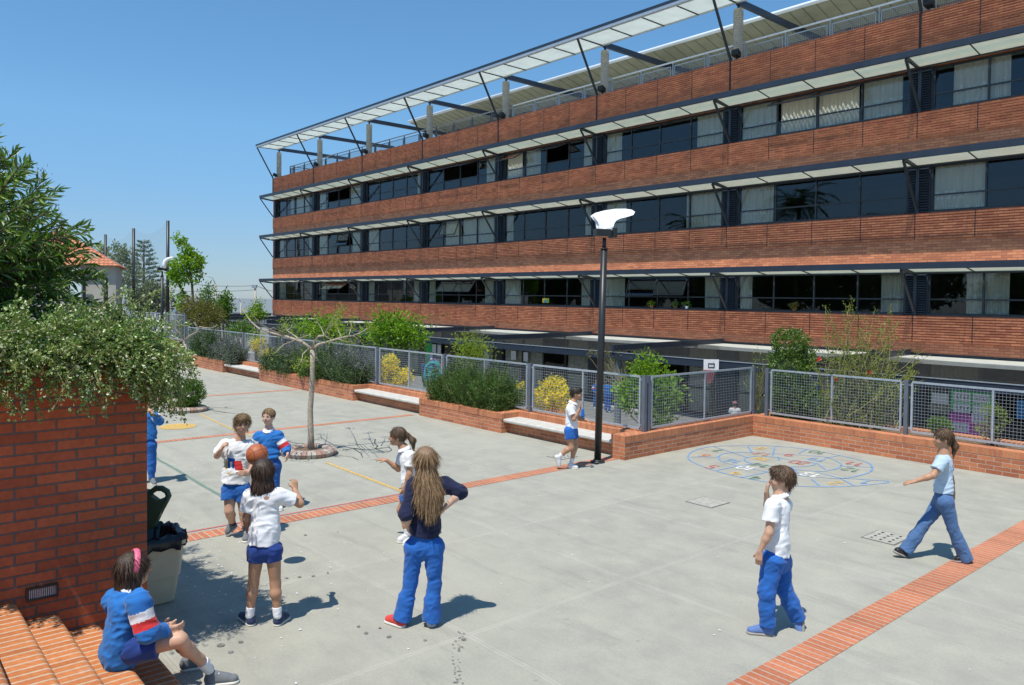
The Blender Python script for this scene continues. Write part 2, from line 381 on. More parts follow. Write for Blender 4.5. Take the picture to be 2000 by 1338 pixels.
def stroke(mb, pts, w, z=.006, mi=0, closed=False, wv=0):
    pts = [Vector((p[0], p[1])) for p in pts]; n = len(pts); vs = []
    for i, p in enumerate(pts):
        a = pts[(i-1) % n if closed else max(i-1, 0)]; c = pts[(i+1) % n if closed else min(i+1, n-1)]
        d = (c-a); d = d.normalized() if d.length > 0 else Vector((1, 0)); q = Vector((-d.y, d.x))*(w/2*(1+wv*random.uniform(-1, 1)))
        vs += [(p.x+q.x, p.y+q.y, z), (p.x-q.x, p.y-q.y, z)]
    fs = [(2*i, 2*i+1, 2*i+3, 2*i+2) for i in range(n-1)]
    if closed: fs.append((2*n-2, 2*n-1, 1, 0))
    mb.add(vs, [f[::-1] for f in fs], mi)
def arc(cx, cy, r, a0, a1, n=40, ry=None):
    ry = r if ry is None else ry
    return [(cx+r*math.cos(math.radians(a0+(a1-a0)*i/n)), cy+ry*math.sin(math.radians(a0+(a1-a0)*i/n))) for i in range(n+1)]
s = MB(); s.sheet(arc(-17.42, 5.52, .38, 0, 350, 35), .008); tag(s.build('painted_spot', M['p_yel']), 'solid yellow painted disc on the concrete beside the brick wall', 'floor marking')
s = MB(); stroke(s, [(-18.9, 6.5), (-16.2, 6.3), (-13.3, 6.4)], .05); stroke(s, [(-12.15, 6.33), (-9.62, 6.27)], .06)
tag(s.build('court_line', M['p_yel']), 'thin yellow painted line running along both tree rings', 'floor marking')
s = MB(); stroke(s, [tuple(at_z(x, y)[:2]) for x, y in ((290, 880), (310, 899), (340, 915), (370, 933), (400, 951), (430, 968), (445, 982))], .055)
tag(s.build('court_line', M['p_pale']), 'faded green painted line near the boy in the logo shirt', 'floor marking')
s = MB(); stroke(s, [(-9.62, 2.6), (-9.60, 4), (-9.58, 5), (-9.57, 6.2)], .045); tag(s.build('court_line', M['p_red']), 'thin red painted line along the edge of the brick strip', 'floor marking')
# cracks
s = MB()
def crack(px, w=.03):
    pts = [tuple(at_z(*q)[:2]) for q in px]; out = []
    for i in range(len(pts)-1):
        a, b2 = pts[i], pts[i+1]
        for k in range(4):
            f = k/4; out.append((a[0]+(b2[0]-a[0])*f+random.uniform(-.006, .006), a[1]+(b2[1]-a[1])*f+random.uniform(-.006, .006)))
    out.append(pts[-1]); stroke(s, out, w*.58, .007, wv=.4)
crack([(668, 880), (690, 876), (715, 879), (733, 877), (760, 874)], .045); crack([(733, 858), (731, 866), (738, 871), (733, 877)], .04); crack([(690, 876), (705, 886), (708, 894)], .04)
crack([(620, 872), (650, 868), (675, 871)], .03); crack([(733, 877), (752, 884), (765, 880), (758, 872)], .03); crack([(715, 879), (700, 868), (680, 866)], .02)
tag(s.build('sealed_crack', M['p_blk']), 'branching black sealed cracks spreading from the near tree ring', 'crack'); s = MB(); crack([(415, 802), (440, 806), (460, 808)], .05); tag(s.build('sealed_crack', M['p_blk']), 'short dark crack right of the far bush ring', 'crack'); s = MB(); crack([(565, 868), (590, 866), (612, 870)], .03); crack([(660, 890), (688, 893), (700, 899)], .018)
tag(s.build('sealed_crack', M['p_blk']), 'small dark cracks behind the near tree ring', 'crack')
# hopscotch snail
s = MB(); CX, CY = -7.35, 12.55
def spiral(a): # radius along angle
    return a
def ellr(px): return [tuple(at_z(*q)[:2]) for q in px]
outer = ellr([(1735, 943), (1690, 948), (1640, 951), (1560, 950), (1500, 942), (1440, 931), (1385, 916), (1350, 901), (1344, 891), (1355, 881), (1385, 873), (1430, 871), (1500, 871), (1570, 877), (1640, 890), (1690, 902), (1704, 913), (1695, 924), (1660, 933), (1630, 935), (1570, 930)])
mid_ = ellr([(1570, 930), (1500, 922), (1440, 910), (1410, 902), (1404, 893), (1412, 887), (1440, 884), (1500, 886), (1560, 889), (1610, 893), (1638, 903), (1642, 912), (1620, 919), (1595, 921), (1545, 916), (1510, 911)])
inn = ellr([(1510, 911), (1470, 906), (1455, 900), (1456, 895), (1475, 892), (1510, 893), (1545, 899), (1585, 903), (1590, 908), (1570, 912), (1545, 912)])
def smooth_line(pts, k=4):
    out = []
    for i in range(len(pts)-1):
        p0, p1, p2, p3 = (Vector(pts[max(i-1, 0)]), Vector(pts[i]), Vector(pts[i+1]), Vector(pts[min(i+2, len(pts)-1)]))
        for j in range(k):
            u = j/k; out.append(tuple(.5*((2*p1)+(-p0+p2)*u+(2*p0-5*p1+4*p2-p3)*u*u+(-p0+3*p1-3*p2+p3)*u**3)))
    out.append(tuple(pts[-1])); return out
stroke(s, smooth_line(outer), .036, wv=.3); stroke(s, smooth_line(mid_), .032, wv=.3); stroke(s, smooth_line(inn), .032, wv=.3)
for a, b2 in [((1735, 943), (1735, 940)), ((1735, 940), (1640, 934)), ((1670, 950), (1640, 934)), ((1600, 949), (1585, 936)), ((1448, 933), (1500, 922)), ((1400, 919), (1434, 912)), ((1350, 893), (1404, 893)), ((1395, 873), (1430, 884)), ((1460, 871), (1470, 886)), ((1513, 873), (1509, 891)), ((1575, 878), (1560, 886)), ((1640, 890), (1612, 895)), ((1704, 913), (1640, 910)), ((1520, 893), (1522, 900)), ((1430, 884), (1458, 893)), ((1470, 906), (1434, 912)), ((1545, 912), (1560, 925)), ((1595, 905), (1612, 917)), ((1640, 934), (1590, 921))]:
    stroke(s, [tuple(at_z(*a)[:2]), tuple(at_z(*b2)[:2])], .032)
DIG = {'0': [[(0, .2), (0, .8), (.25, 1), (.5, .8), (.5, .2), (.25, 0), (0, .2)]], '1': [[(.05, .75), (.3, 1), (.3, 0)]], '2': [[(0, .8), (.2, 1), (.5, .85), (.45, .6), (0, 0), (.55, 0)]],
       '3': [[(0, .95), (.35, 1), (.5, .8), (.2, .55), (.5, .3), (.35, 0), (0, .08)]], '4': [[(.4, 0), (.4, 1), (0, .35), (.6, .35)]], '5': [[(.5, 1), (.05, 1), (.05, .55), (.4, .55), (.5, .3), (.35, 0), (0, .05)]],
       '6': [[(.45, 1), (.1, .6), (0, .3), (.2, 0), (.5, .15), (.45, .45), (.1, .45)]], '7': [[(0, 1), (.5, 1), (.2, 0)], [(.1, .5), (.45, .5)]], '8': [[(.25, .55), (0, .75), (.25, 1), (.5, .75), (.25, .55), (0, .25), (.25, 0), (.5, .25), (.25, .55)]], '9': [[(.5, .6), (.2, .5), (0, .75), (.25, 1), (.5, .8), (.45, .3), (.2, 0)]]}
for txt, px, mi in [('1', (1690, 942), 0), ('2', (1630, 944), 1), ('4', (1475, 934), 3), ('4', (1436, 925), 1), ('5', (1390, 912), 2), ('6', (1375, 890), 5), ('7', (1405, 880), 3), ('8', (1485, 876), 1), ('9', (1542, 889), 2), ('10', (1597, 884), 3), ('11', (1668, 906), 2), ('12', (1662, 918), 3), ('13', (1583, 928), 4), ('10', (1457, 915), 4), ('16', (1432, 901), 0), ('17', (1490, 887), 5), ('18', (1488, 897), 1), ('19', (1597, 898), 0), ('14', (1485, 909), 3), ('20', (1560, 904), 2), ('3', (1640, 944), 1)][:20]:
    c = at_z(*px); sc = .22
    for k, ch in enumerate(txt):
        for st in DIG[ch]:
            q = smooth_line([(c[0]-(u+k*.62-.3*len(txt))*sc*1.1, c[1]-(v-.5)*sc*1.25) for u, v in st], 3)
            stroke(s, q, .042, .007, mi, wv=.2)
tag(s.build('painted_hopscotch', [M['p_blue'], M['p_yel'], M['p_red'], M['p_grn'], M['p_wht'], paint('orange_paint', (.6, .2, .08))]), 'blue spiral snail hopscotch painted with coloured numbers by the brick corner', 'floor marking')
# covers and drains
def cover(name, x0, x1, y0, y1, holes, label):
    e = empty(name, ((x0+x1)/2, (y0+y1)/2, 0), label, 'drain' if holes else 'manhole cover')
    s = MB(); s.box(x0, x1, y0, y1, -.02, .008); s.build('plate', M['cover'], e)
    s = MB(); q = .018
    for a in ((x0-q, x1+q, y0-q, y0-.001), (x0-q, x1+q, y1+.001, y1+q), (x0-q, x0-.001, y0, y1), (x1+.001, x1+q, y0, y1)): s.box(*a, -.01, .005)
    s.build('rim', plain('dusty_rim', (.16, .155, .14), .9), e)
    if holes:
        s = MB()
        for i in range(3):
            for j in range(4):
                cx, cy = x0+(x1-x0)*(i+.7)/3.4, y0+(y1-y0)*(j+.7)/4.4; s.sheet([(cx-.014, cy-.02), (cx+.014, cy-.02), (cx+.014, cy+.02), (cx-.014, cy+.02)], .010)
        s.build('drain_hole', M['black'], e)
cover('manhole_cover', -6.68, -6.27, 9.15, 9.58, False, 'square concrete manhole cover set in the floor beyond the boy in the white polo')
cover('floor_drain', -4.3, -3.93, 9.48, 9.93, True, 'square perforated floor drain by the walking girl in jeans')
cover('floor_drain', -10.2, -9.85, 9.75, 10.15, True, 'pale perforated floor drain behind the running boy')
# litter specks
V = []; Fc = []
def specks(cx, cy, sx, sy, n, smax=.014):
    for i in range(n):
        x = RNG.normal(cx, sx); y = RNG.normal(cy, sy); r = min(abs(RNG.normal(0, smax*.55))+.002, .011); a = RNG.uniform(0, 6.28)
        b0 = len(V)
        for k in range(4): V.append((x+r*math.cos(a+k*1.57)*(1+.6*(k % 2)), y+r*math.sin(a+k*1.57), .009))
        Fc.append((b0, b0+1, b0+2, b0+3))
c = at_z(385, 920); specks(c[0], c[1], 1.1, .5, 170); c = at_z(420, 1110); specks(c[0], c[1], 1., .6, 300, .010); specks(-6, 7, 4, 3, 130, .009)
tag(np_mesh('litter_specks', V, Fc, M['white']), 'scattered white specks of paper on the concrete', 'litter', kind='stuff')

s = MB()
for k in range(46):
    u = random.random(); x = 895-8*math.sin(u*3)+random.gauss(0, 5)+12*(1-u); y = 1232+u*104+random.gauss(0, 3); c = at_z(x, y); r = random.uniform(.004, .012)
    s.sheet([(c[0]+r*math.cos(a)*random.uniform(.8, 1.3), c[1]+r*math.sin(a)*random.uniform(.8, 1.3)) for a in np.linspace(0, 5.6, 9)], .0045+.0001*k)
for (x, y, r) in ((585, 1128, .02), (612, 1126, .02), (640, 1120, .012), (560, 1130, .018), (700, 1225, .015), (715, 1238, .02), (742, 1228, .014), (760, 1245, .02), (830, 1252, .014), (905, 1250, .025), (660, 1040, .012), (596, 1046, .02), (430, 1262, .03), (450, 1275, .022), (470, 1255, .02)):
    c = at_z(x, y); s.sheet([(c[0]+r*math.cos(a)*random.uniform(.8, 1.4), c[1]+r*math.sin(a)*random.uniform(.8, 1.3)) for a in np.linspace(0, 5.6, 9)], .010+.0001*random.random())
tag(s.build('drip_spots', paint('damp_spot', (.15, .145, .125), .9)), 'trail of small dark drip spots on the concrete below the girl in navy', 'stain', kind='stuff')
# ================================================================== LOW WALLS, PLANTERS, BENCHES
def planter(name, x0, x1, y0, y1, zt, label, soil=True, th=.12, loc_cat='planter', side_walls=True):
    e = empty(name, ((x0+x1)/2, (y0+y1)/2, 0), label, loc_cat)
    s = MB()
    if y1-y0 > .5:
        rects = [(x0, x1, y0, y0+.22), (x0, x0+.22, y0+.22, y1), (x1-.22, x1, y0+.22, y1)]
    else: rects = [(x0, x1, y0, y1)]
    c = MB()
    for a in rects:
        s.box(*a, -.05, zt-th)
        ov = .008
        c.box(a[0]-ov, a[1]+ov, a[2]-ov, a[3]+(ov if len(rects) == 1 else 0), zt-th, zt)
    s.build('brick_wall', M['brick_plain'], e); c.build('coping', M['brick_soldier'], e)
    if soil and len(rects) > 1:
        g = MB(); g.box(x0+.22, x1-.22, y0+.22, y1, 0, zt-.06); g.build('soil', M['soil'], e)
    return e
YB = 11.42
planter('brick_planter', -32.3, -28.5, 10.62, YB-.3, .42, 'far low brick planter of dark rosemary at the left end of the fence')
planter('brick_planter', -25.2, -18.9, 10.62, YB-.3, .42, 'long low brick planter of lavender behind the bare tree')
planter('brick_planter', -15.65, -12.55, 10.62, YB-.3, .42, 'low brick planter holding the big rosemary bush')
def bench(x0, x1, label):
    e = empty('bench', ((x0+x1)/2, 10.9, 0), label, 'bench', 'concrete benches between the planters')
    s = MB(); s.box(x0, x1, 10.82, 11.1, -.02, .235); s.build('brick_base', M['brick_plain'], e)
    n = 14; s = MB()
    prof = [(10.68, .235), (10.665, .255), (10.665, .285), (10.685, .305), (11.118, .312), (11.118, .235)]
    vs = []; k = len(prof)
    for x in (x0+.004, x1-.004): vs += [(x, y, z) for y, z in prof]
    s.add(vs, [tuple(range(k))[::-1], tuple(range(k, 2*k))]+[(i, (i+1) % k, (i+1) % k+k, i+k) for i in range(k)])
    s.build('seat_slab', M['concrete'], e)
bench(-28.5, -25.2, 'far concrete slab bench beside the dark rosemary planter')
bench(-18.9, -15.65, 'concrete slab bench in front of the yellow flowers and turquoise toy')
bench(-12.55, -9.42, 'concrete slab bench behind the running boy')
bench(-36.0, -32.3, 'farthest concrete bench left of the planters')
# continuous back wall under the fence
def lowwall(name, pts, th, zt, label, cop=.12, base=-.05):
    e = empty(name, (pts[0][0], pts[0][1], 0), label, 'low wall')
    s = MB(); c = MB()
    (x0, y0), (x1, y1) = pts
    if abs(x1-x0) > abs(y1-y0): s.box(x0, x1, y0, y0+th, base, zt-cop); c.box(x0-.006, x1+.006, y0-.006, y0+th+.006, zt-cop, zt)
    else: s.box(x0-th, x0, y0, y1, base, zt-cop); c.box(x0-th-.006, x0+.006, y0+.0, y1, zt-cop, zt)
    s.build('brick_wall', M['brick_plain'], e); c.build('coping', M['brick_soldier'], e); return e
lowwall('brick_back_wall', [(-36, 11.12), (-9.42, 11.12)], .30, .425, 'long low brick wall with coping carrying the mesh fence behind the benches')
lowwall('brick_side_wall', [(-9.10, 10.60), (-9.10, 15.05)], .32, .43, 'low brick wall running back from the lamp post to the corner', base=-.05)
lowwall('brick_right_wall', [(-9.094, 14.75), (9, 14.75)], .30, .43, 'low brick wall along the right side behind the hopscotch')
lowwall('raised_wall', [(-48, 11.12), (-36.01, 11.12)], .30, .8, 'raised far brick wall at the left end of the fence')
# retaining wall down to the yard is the plaza slab side; tiled ledge behind right wall
s = MB(); s.box(-9.0, 9, 15.06, 16.2, ZL, .30); tag(s.build('planting_bed', M['soil']), 'brown soil bed behind the right hand mesh fence', 'planting bed', kind='structure')
s = MB(); s.box(-9.0, 9, 16.2, 16.45, ZL, .36); s.box(-9.42, -9.0, 15.06, 16.45, ZL, .36); tag(s.build('bed_edging', M['brick_step']), 'orange brick edging behind the planting bed', 'edging')
s = MB(); s.box(-36, -9.43, 11.43, 12.1, ZL, .25); tag(s.build('planting_bed', M['soil']), 'narrow soil bed behind the long mesh fence', 'planting bed', kind='structure')
# ---- fences
def panel(e, a, b, z0, z1, pitch=.056, fr=.035, mid=True):
    a = Vector((a[0], a[1], 0)); b = Vector((b[0], b[1], 0)); d = (b-a); L = d.length; d = d/L
    s = MB(); Z = Vector((0, 0, 1))
    s.bar(a+Z*z0, b+Z*z0, fr, fr); s.bar(a+Z*z1, b+Z*z1, fr, fr)
    s.bar(a+Z*(z0+fr/2), a+Z*(z1-fr/2), fr, fr); s.bar(b+Z*(z0+fr/2), b+Z*(z1-fr/2), fr, fr)
    if mid: c = (a+b)/2; s.bar(c+Z*(z0+fr/2), c+Z*(z1-fr/2), fr*.85, fr*.85)
    o = s.build('panel_frame', M['galv'], e)
    s = MB(); n = int((L-fr)/pitch)
    for i in range(1, n): q = a+d*(L*i/n); s.bar(q+Z*z0, q+Z*z1, .0028, .0028)
    n = int((z1-z0)/pitch)
    for i in range(1, n): z = z0+(z1-z0)*i/n; s.bar(a+Z*z+d*.01, b+Z*z-d*.01, .0036, .0036)
    s.build('wire_mesh', M['galv'], o)
def fence(name, pts, z0, z1, label, gap=.10, zb=.3):
    e = empty(name, (pts[0][0], pts[0][1], zb), label, 'fence')
    for p in pts:
        s = MB()
        s.box(p[0]-.035, p[0]+.035, p[1]-.035, p[1]+.035, zb, z1+.03); s.build('post', M['greypaint'], e)
    for a, b in zip(pts[:-1], pts[1:]):
        A = Vector(a); B = Vector(b); d = (B-A).normalized()
        panel(e, A+d*gap, B-d*gap, z0, z1)
        s = MB()
        for z in (z0+.06, z1-.06):
            s.bar((*A, z), (*(A+d*gap), z), .015); s.bar((*B, z), (*(B-d*gap), z), .015)
        s.build('bracket', M['galv'], e)
    return e
ys = 11.27
fence('mesh_fence', [(-34.3, ys)]+[(-9.22-3.15*k, ys) for k in range(7, -1, -1)], .485, 1.45, 'long grey wire mesh fence on the back wall behind the benches', zb=.38)
fence('mesh_fence', [(-9.24, 11.40), (-9.24, 14.98)], .485, 1.44, 'short mesh fence panel above the brick side wall by the basketball hoop', zb=.38)
fence('mesh_fence', [(-8.92+2.87*k, 15.0) for k in range(0, 5)], .50, 1.42, 'mesh fence on the right wall in front of the hibiscus', zb=.38)
fence('mesh_fence', [(-45+2.6*k, 11.27) for k in range(0, 5)], .88, 1.95, 'taller distant mesh fence at the far left end', zb=.75)
# ---- tree rings of upright bricks
def ring(cx, cy, label, nb=34, r=.50):
    e = empty('tree_ring', (cx, cy, 0), label, 'tree ring', 'round brick tree rings')
    s = MB()
    for k in range(nb):
        a0 = 2*math.pi*(k+.06)/nb; a1 = 2*math.pi*(k+.94)/nb; mi = 0 if (k*7) % 3 else 1
        prof = [(r-.02, 0), (r+.01, .075), (r-.04, .115), (r-.20, .12), (r-.23, .09), (r-.23, 0)]
        vs = []
        for a in (a0, a1): vs += [(cx+q*math.cos(a), cy+q*math.sin(a), z) for q, z in prof]
        K = len(prof); s.add(vs, [tuple(range(K)), tuple(range(2*K-1, K-1, -1))]+[(i+K, (i+1) % K+K, (i+1) % K, i) for i in range(K)], mi)
    s.build('brick_rim', [plain('pale_rim_brick', (.42, .36, .30), .9, 0, .2, 12, .3), plain('pink_rim_brick', (.36, .22, .17), .9, 0, .2, 12, .3)], e)
    s = MB(); s.lathe((cx, cy, 0), [(r-.22, .07), (r*.3, .085), (.001, .09)]); s.build('soil', M['soil'], e)
    return e
R1 = (-13.02, 6.43); R2 = (-19.62, 6.45)
ring(*R1, 'brick ring at the foot of the bare tree, behind the ball players')
ring(*R2, 'farther brick ring holding a round green bush', r=.46)

# ================================================================== FOREGROUND WALL, STEPS
XW, YW = -6.62, 1.86
e = empty('raised_bed_wall', (XW-1, YW-1, 0), 'tall dark red brick wall of the raised bed at the left, in shade', 'brick wall')
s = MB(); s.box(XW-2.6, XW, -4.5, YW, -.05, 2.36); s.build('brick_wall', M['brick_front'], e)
s = MB(); s.box(XW-2.35, XW-.25, -4.3, YW-.25, 2.3, 2.40); s.build('soil', M['soil'], e)
# vent
c = at_X(82, 1156, XW); v = empty('wall_vent', c, 'black metal air vent set low in the brick wall', 'vent')
s = MB()
for a in ((-.105, .105, .035, .05), (-.105, .105, -.05, -.035), (-.105, -.09, -.035, .035), (.09, .105, -.035, .035)): s.box(XW, XW+.02, c[1]+a[0], c[1]+a[1], c[2]+a[2], c[2]+a[3])
s.build('vent_frame', M['black'], v)
s = MB()
for k in range(15): yy = c[1]-.085+k*.0122; s.box(XW, XW+.012, yy, yy+.006, c[2]-.034, c[2]+.034)
s.build('grille', M['galv'], v); s = MB(); s.box(XW-.001, XW+.003, c[1]-.09, c[1]+.09, c[2]-.035, c[2]+.035); s.build('dark_gap', M['black'], v)
# steps descending to +Y, bull-nosed
RZ, YE, TD = .155, [.66*(2.9-.155), .588*(2.9-.31), .509*(2.9-.465), .424*(2.9-.62)], .28
YE += [YE[3]-.28, YE[3]-.56, YE[3]-.84]
prof = [(YE[0]-.02, 0)]
st = empty('brick_steps', (-4, 1.2, 0), 'sunny orange brick steps with rounded nosings at the lower left', 'steps')
s = MB()
for k, ye in enumerate(YE):
    z1 = RZ*(k+1); z0 = z1-RZ if k else 0
    r = .045; pts = [(ye-.012, z0-(.0 if k == 0 else .02))]
    for a in range(0, 7):
        an = math.radians(a*15); pts.append((ye-r+r*math.cos(an), z1-r+r*math.sin(an)))
    back = YE[k+1]-.02 if k+1 < len(YE) else ye-1.5
    pts.append((back, z1)); pts.append((back, z0-.02 if k else 0))
    K = len(pts); x0, x1 = XW+.002, 2.5
    s.add([(x0, y, z) for y, z in pts]+[(x1, y, z) for y, z in pts], [tuple(range(K)), tuple(range(2*K-1, K-1, -1))]+[(i, i+K, (i+1) % K+K, (i+1) % K) for i in range(K)])
s.build('treads', M['brick_step'], st)
s = MB(); s.box(XW+.002, 2.5, -4, YE[-1]-.05, 0, RZ*6); s.build('core', M['brick_step'], st)
# ================================================================== SCHOOL BUILDING
B = 6.3; X0 = -53.45; YF = 23.5; NB = 10
XG = [X0+B*i for i in range(NB+1)]; XE = XG[-1]
SCH = empty('school_building', (X0, YF, ZL), 'long four storey red brick school with ribbon windows and metal awnings', 'school')
SILL = [2.52, 5.46, 8.36]; HEAD = [3.79, 6.84, 9.63]; CAN = [3.91, 6.98, 9.80]
def flat(x0, x1, y0, y1, z0, z1, name, mat, par=SCH, **k):
    s = MB(); s.box(x0, x1, y0, y1, z0, z1); return s.build(name, mat, par)
bands = [(1.45, 2.52), (3.80, 5.46), (6.85, 8.36), (9.64, 11.2)]
ribz = [(1.78, 2.52), (4.72, 5.46), (7.62, 8.36), (9.90, 11.2)]
for (z0, z1), (r0, r1) in zip(bands, ribz):
    s = MB(); s.box(X0+.02, XE, YF, YF+.25, z0, z1-.02); s.build('brick_wall', M['brick_facade'], SCH)
# corbelled (ribbed) brick panels, four to a bay; saw-tooth courses with joints
ribmat = brickmat('brick_ribbed', (.92, .33, .15), (.60, .19, .09), (.22, .09, .055), .25, .0735, .008)
for (r0, r1) in ribz:
    for i in range(NB):
        s = MB()
        for k in range(4):
            x0 = XG[i]+B*k/4+.012; x1 = XG[i]+B*(k+1)/4-.012
            n = round((r1-r0)/.0735); h = (r1-r0)/n; vs = []; fs = []
            pts = []
            for c in range(n):
                z = r0+c*h
                pts += [(YF-.046, z), (YF-.038, z+h*.62), (YF-.012, z+h*.64), (YF-.012, z+h)]
            m_ = len(pts)
            s.add([(x0, y, z) for y, z in pts]+[(x1, y, z) for y, z in pts], [(j, j+m_, j+1+m_, j+1) for j in range(m_-1)])
            # ends, bottom and top
            s.add([(x0, YF-.034, r0), (x1, YF-.034, r0), (x1, YF-.001, r0), (x0, YF-.001, r0)], [(3, 2, 1, 0)])
            s.add([(x0, YF-.034, r1), (x1, YF-.034, r1), (x1, YF+.02, r1), (x0, YF+.02, r1)], [(0, 1, 2, 3)])
            for x in (x0, x1): s.add([(x, YF-.012, r0), (x, YF-.001, r0), (x, YF-.001, r1), (x, YF-.012, r1)], [(0, 1, 2, 3)])
        
            s.box(x1+.001, x1+.023, YF-.028, YF-.001, r0, r1, 1)
        s.build('ribbed_brick_panel', [ribmat, M['steel']], SCH)
s = MB(); s.box(X0+.02, X0+.3, YF+.26, YF+16, ZL, 11.18); s.build('end_wall', M['brick_facade'], SCH)
for i in range(1, 10):  # thin dark expansion joints
    pass
# floors, back walls, ceilings (rooms behind the glass)
for z in (1.42, 4.35, 7.28, 10.2):
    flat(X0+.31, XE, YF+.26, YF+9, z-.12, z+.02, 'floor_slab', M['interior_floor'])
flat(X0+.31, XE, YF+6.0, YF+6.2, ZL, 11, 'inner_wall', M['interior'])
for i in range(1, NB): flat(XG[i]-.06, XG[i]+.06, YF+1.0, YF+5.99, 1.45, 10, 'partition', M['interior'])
flat(X0+.31, XE, YF+.26, YF+15.9, 11.0, 11.12, 'roof_deck', M['slab'])
# windows
CURT = {2: {0: [(.33, .42), (.5, .85)], 1: [(0, .16), (.7, .98)], 2: [(.9, 1)], 3: [(.84, 1)], 4: [(0, .2), (.24, .42), (.88, 1)], 5: [(0, .15), (.78, 1)], 6: [(0, .24), (.25, .48), (.49, .73), (.74, .96)], 7: [(.08, .34)], 8: [(0, .3)], 9: [(0, 1)]},
        1: {0: [(0, .13), (.84, 1)], 1: [(0, .2), (.78, 1)], 2: [(0, .2)], 3: [(.25, .5), (.52, 1)], 4: [(0, .1), (.9, 1)], 5: [(0, .2), (.7, 1)], 6: [(0, .23)], 7: [(0, .25)], 8: [(.7, 1)], 9: [(0, .3)]},
        0: {0: [(0, .2), (.9, 1)], 1: [(.07, .18), (.88, 1)], 2: [(0, .14), (.86, 1)], 3: [(0, .11), (.83, 1)], 4: [(0, .2), (.87, 1)], 5: [(0, .2), (.85, 1)], 6: [(0, .1), (.86, 1)], 7: [(.16, .36)], 8: [(.1, .3)], 9: [(.8, 1)]}}
OPEN = {(0, 1): [(1, 50), (2, 55)], (0, 3): [(1, 38), (2, 38)], (0, 5): [(1, 18), (2, 24)], (0, 7): [(2, 30)], (1, 3): [(1, 22)], (2, 1): [(1, 68), (2, 68)], (2, 3): [(1, 72), (2, 72)], (2, 4): [(0, 60), (2, 68)], (2, 6): [(1, 66), (2, 66)], (2, 7): [(2, 75)], (1, 1): [(2, 15)]}
def curtain(parent, x0, x1, z0, z1, y):
    n = max(8, int((x1-x0)/.022)); V = []; ph = random.uniform(0, 6)
    for j, z in enumerate(np.linspace(z0, z1, 5)):
        for i in range(n+1):
            x = x0+(x1-x0)*i/n; V.append((x, y+.035*math.sin(x*48+ph+.4*math.sin(x*9))*(1.1-.12*j)+.015*math.sin(x*21+ph*2), z))
    Fc = [(j*(n+1)+i, j*(n+1)+i+1, (j+1)*(n+1)+i+1, (j+1)*(n+1)+i) for j in range(4) for i in range(n)]
    np_mesh('curtain', V, Fc, M['curtain'], parent, smooth=True)
PR = .25   # half width of the louvred pier
YG = YF+.14
for r in range(3):
    z0, z1 = SILL[r]+.03, HEAD[r]-.02; zt = z0+(z1-z0)*.36
    for i in range(NB):
        xa, xb = XG[i]+(.36 if i else .62), XG[i+1]-.28
        s = MB(); t_ = .05
        s.box(xa, xb, YG-.03, YG+.03, z0, z0+t_); s.box(xa, xb, YG-.03, YG+.03, z1-t_, z1)
        s.box(xa, xb, YF-.03, YG-.031, z0-.03, z0+.012)   # sill plate
        xs_ = [xa+(xb-xa)*k/4 for k in range(5)]
        for k, x in enumerate(xs_):
            w_ = t_ if 0 < k < 4 else t_
            xx = min(max(x, xa+w_/2), xb-w_/2); s.box(xx-w_/2, xx+w_/2, YG-.032, YG+.032, z0+t_, z1-t_)
        opens = dict(OPEN.get((r, i), []))
        for k in range(4):
            s.box(xs_[k]+t_/2+(.025 if k == 0 else 0), xs_[k+1]-t_/2-(.025 if k == 3 else 0), YG-.026, YG+.026, zt-.02, zt+.02)
        fr = s.build('window', M['steel'], SCH)
        g = MB()
        for k in range(4):
            a, b2 = xs_[k]+.03, xs_[k+1]-.03
            for (u, v) in ((z0+t_, zt-.02), (zt+.02, z1-t_)):
                if k in opens and u > zt: continue
                jt = random.uniform(-.002, .002)
                g.add([(a, YG+jt, u), (b2, YG-jt, u), (b2, YG-jt*1.3, v), (a, YG+jt, v)], [(0, 1, 2, 3)])
        g.build('glass_pane', M['glass'], fr)
        for k, ang in opens.items():
            a, b2 = xs_[k]+.03, xs_[k+1]-.03; H_ = z1-t_-zt-.02; an = math.radians(ang)
            top = Vector((0, YG-.03, z1-t_)); dn = Vector((0, -math.sin(an), -math.cos(an)))*H_
            q = MB(); p0, p1, p2, p3 = Vector((a, top.y, top.z)), Vector((b2, top.y, top.z)), Vector((b2, top.y+dn.y, top.z+dn.z)), Vector((a, top.y+dn.y, top.z+dn.z))
            for u, v in ((p0, p1), (p1, p2), (p2, p3), (p3, p0)): q.bar(u, v, .04, .04)
            q.build('open_sash', M['steel'], fr)
            q = MB(); q.add([p3, p2, p1, p0], [(0, 1, 2, 3)]); q.build('sash_glass', M['glass'], fr)
        for (u, v) in CURT[r].get(i, []):
            curtain(fr, xa+(xb-xa)*u+.05, xa+(xb-xa)*v-.03, z0+.02, z1-.02, YG+.11)
# louvred piers
for r in range(3):
    z0, z1 = SILL[r]-.0, HEAD[r]
    for i in range(0, NB+1):
        xa, xb = (XG[i]-.28, XG[i]+.36) if i else (X0+.10, X0+.62)
        s = MB(); s.box(xa, xb, YF+.06, YF+.24, z0, z1)
        n = 17
        for side in ((xa+.03, (xa+xb)/2-.05), ((xa+xb)/2+.05, xb-.03)):
            for k in range(n):
                z = z0+.05+(z1-z0-.1)*k/n
                s.add([(side[0], YF-.02, z), (side[1], YF-.02, z), (side[1], YF+.055, z+.05), (side[0], YF+.055, z+.05), (side[0], YF-.02, z-.012), (side[1], YF-.02, z-.012), (side[1], YF+.055, z+.038), (side[0], YF+.055, z+.038)], [(0, 1, 2, 3), (7, 6, 5, 4), (0, 4, 5, 1)])
        s.box((xa+xb)/2-.045, (xa+xb)/2+.045, YF-.03, YF+.059, z0, z1)
        s.build('louvred_pier', M['steel_b'], SCH)
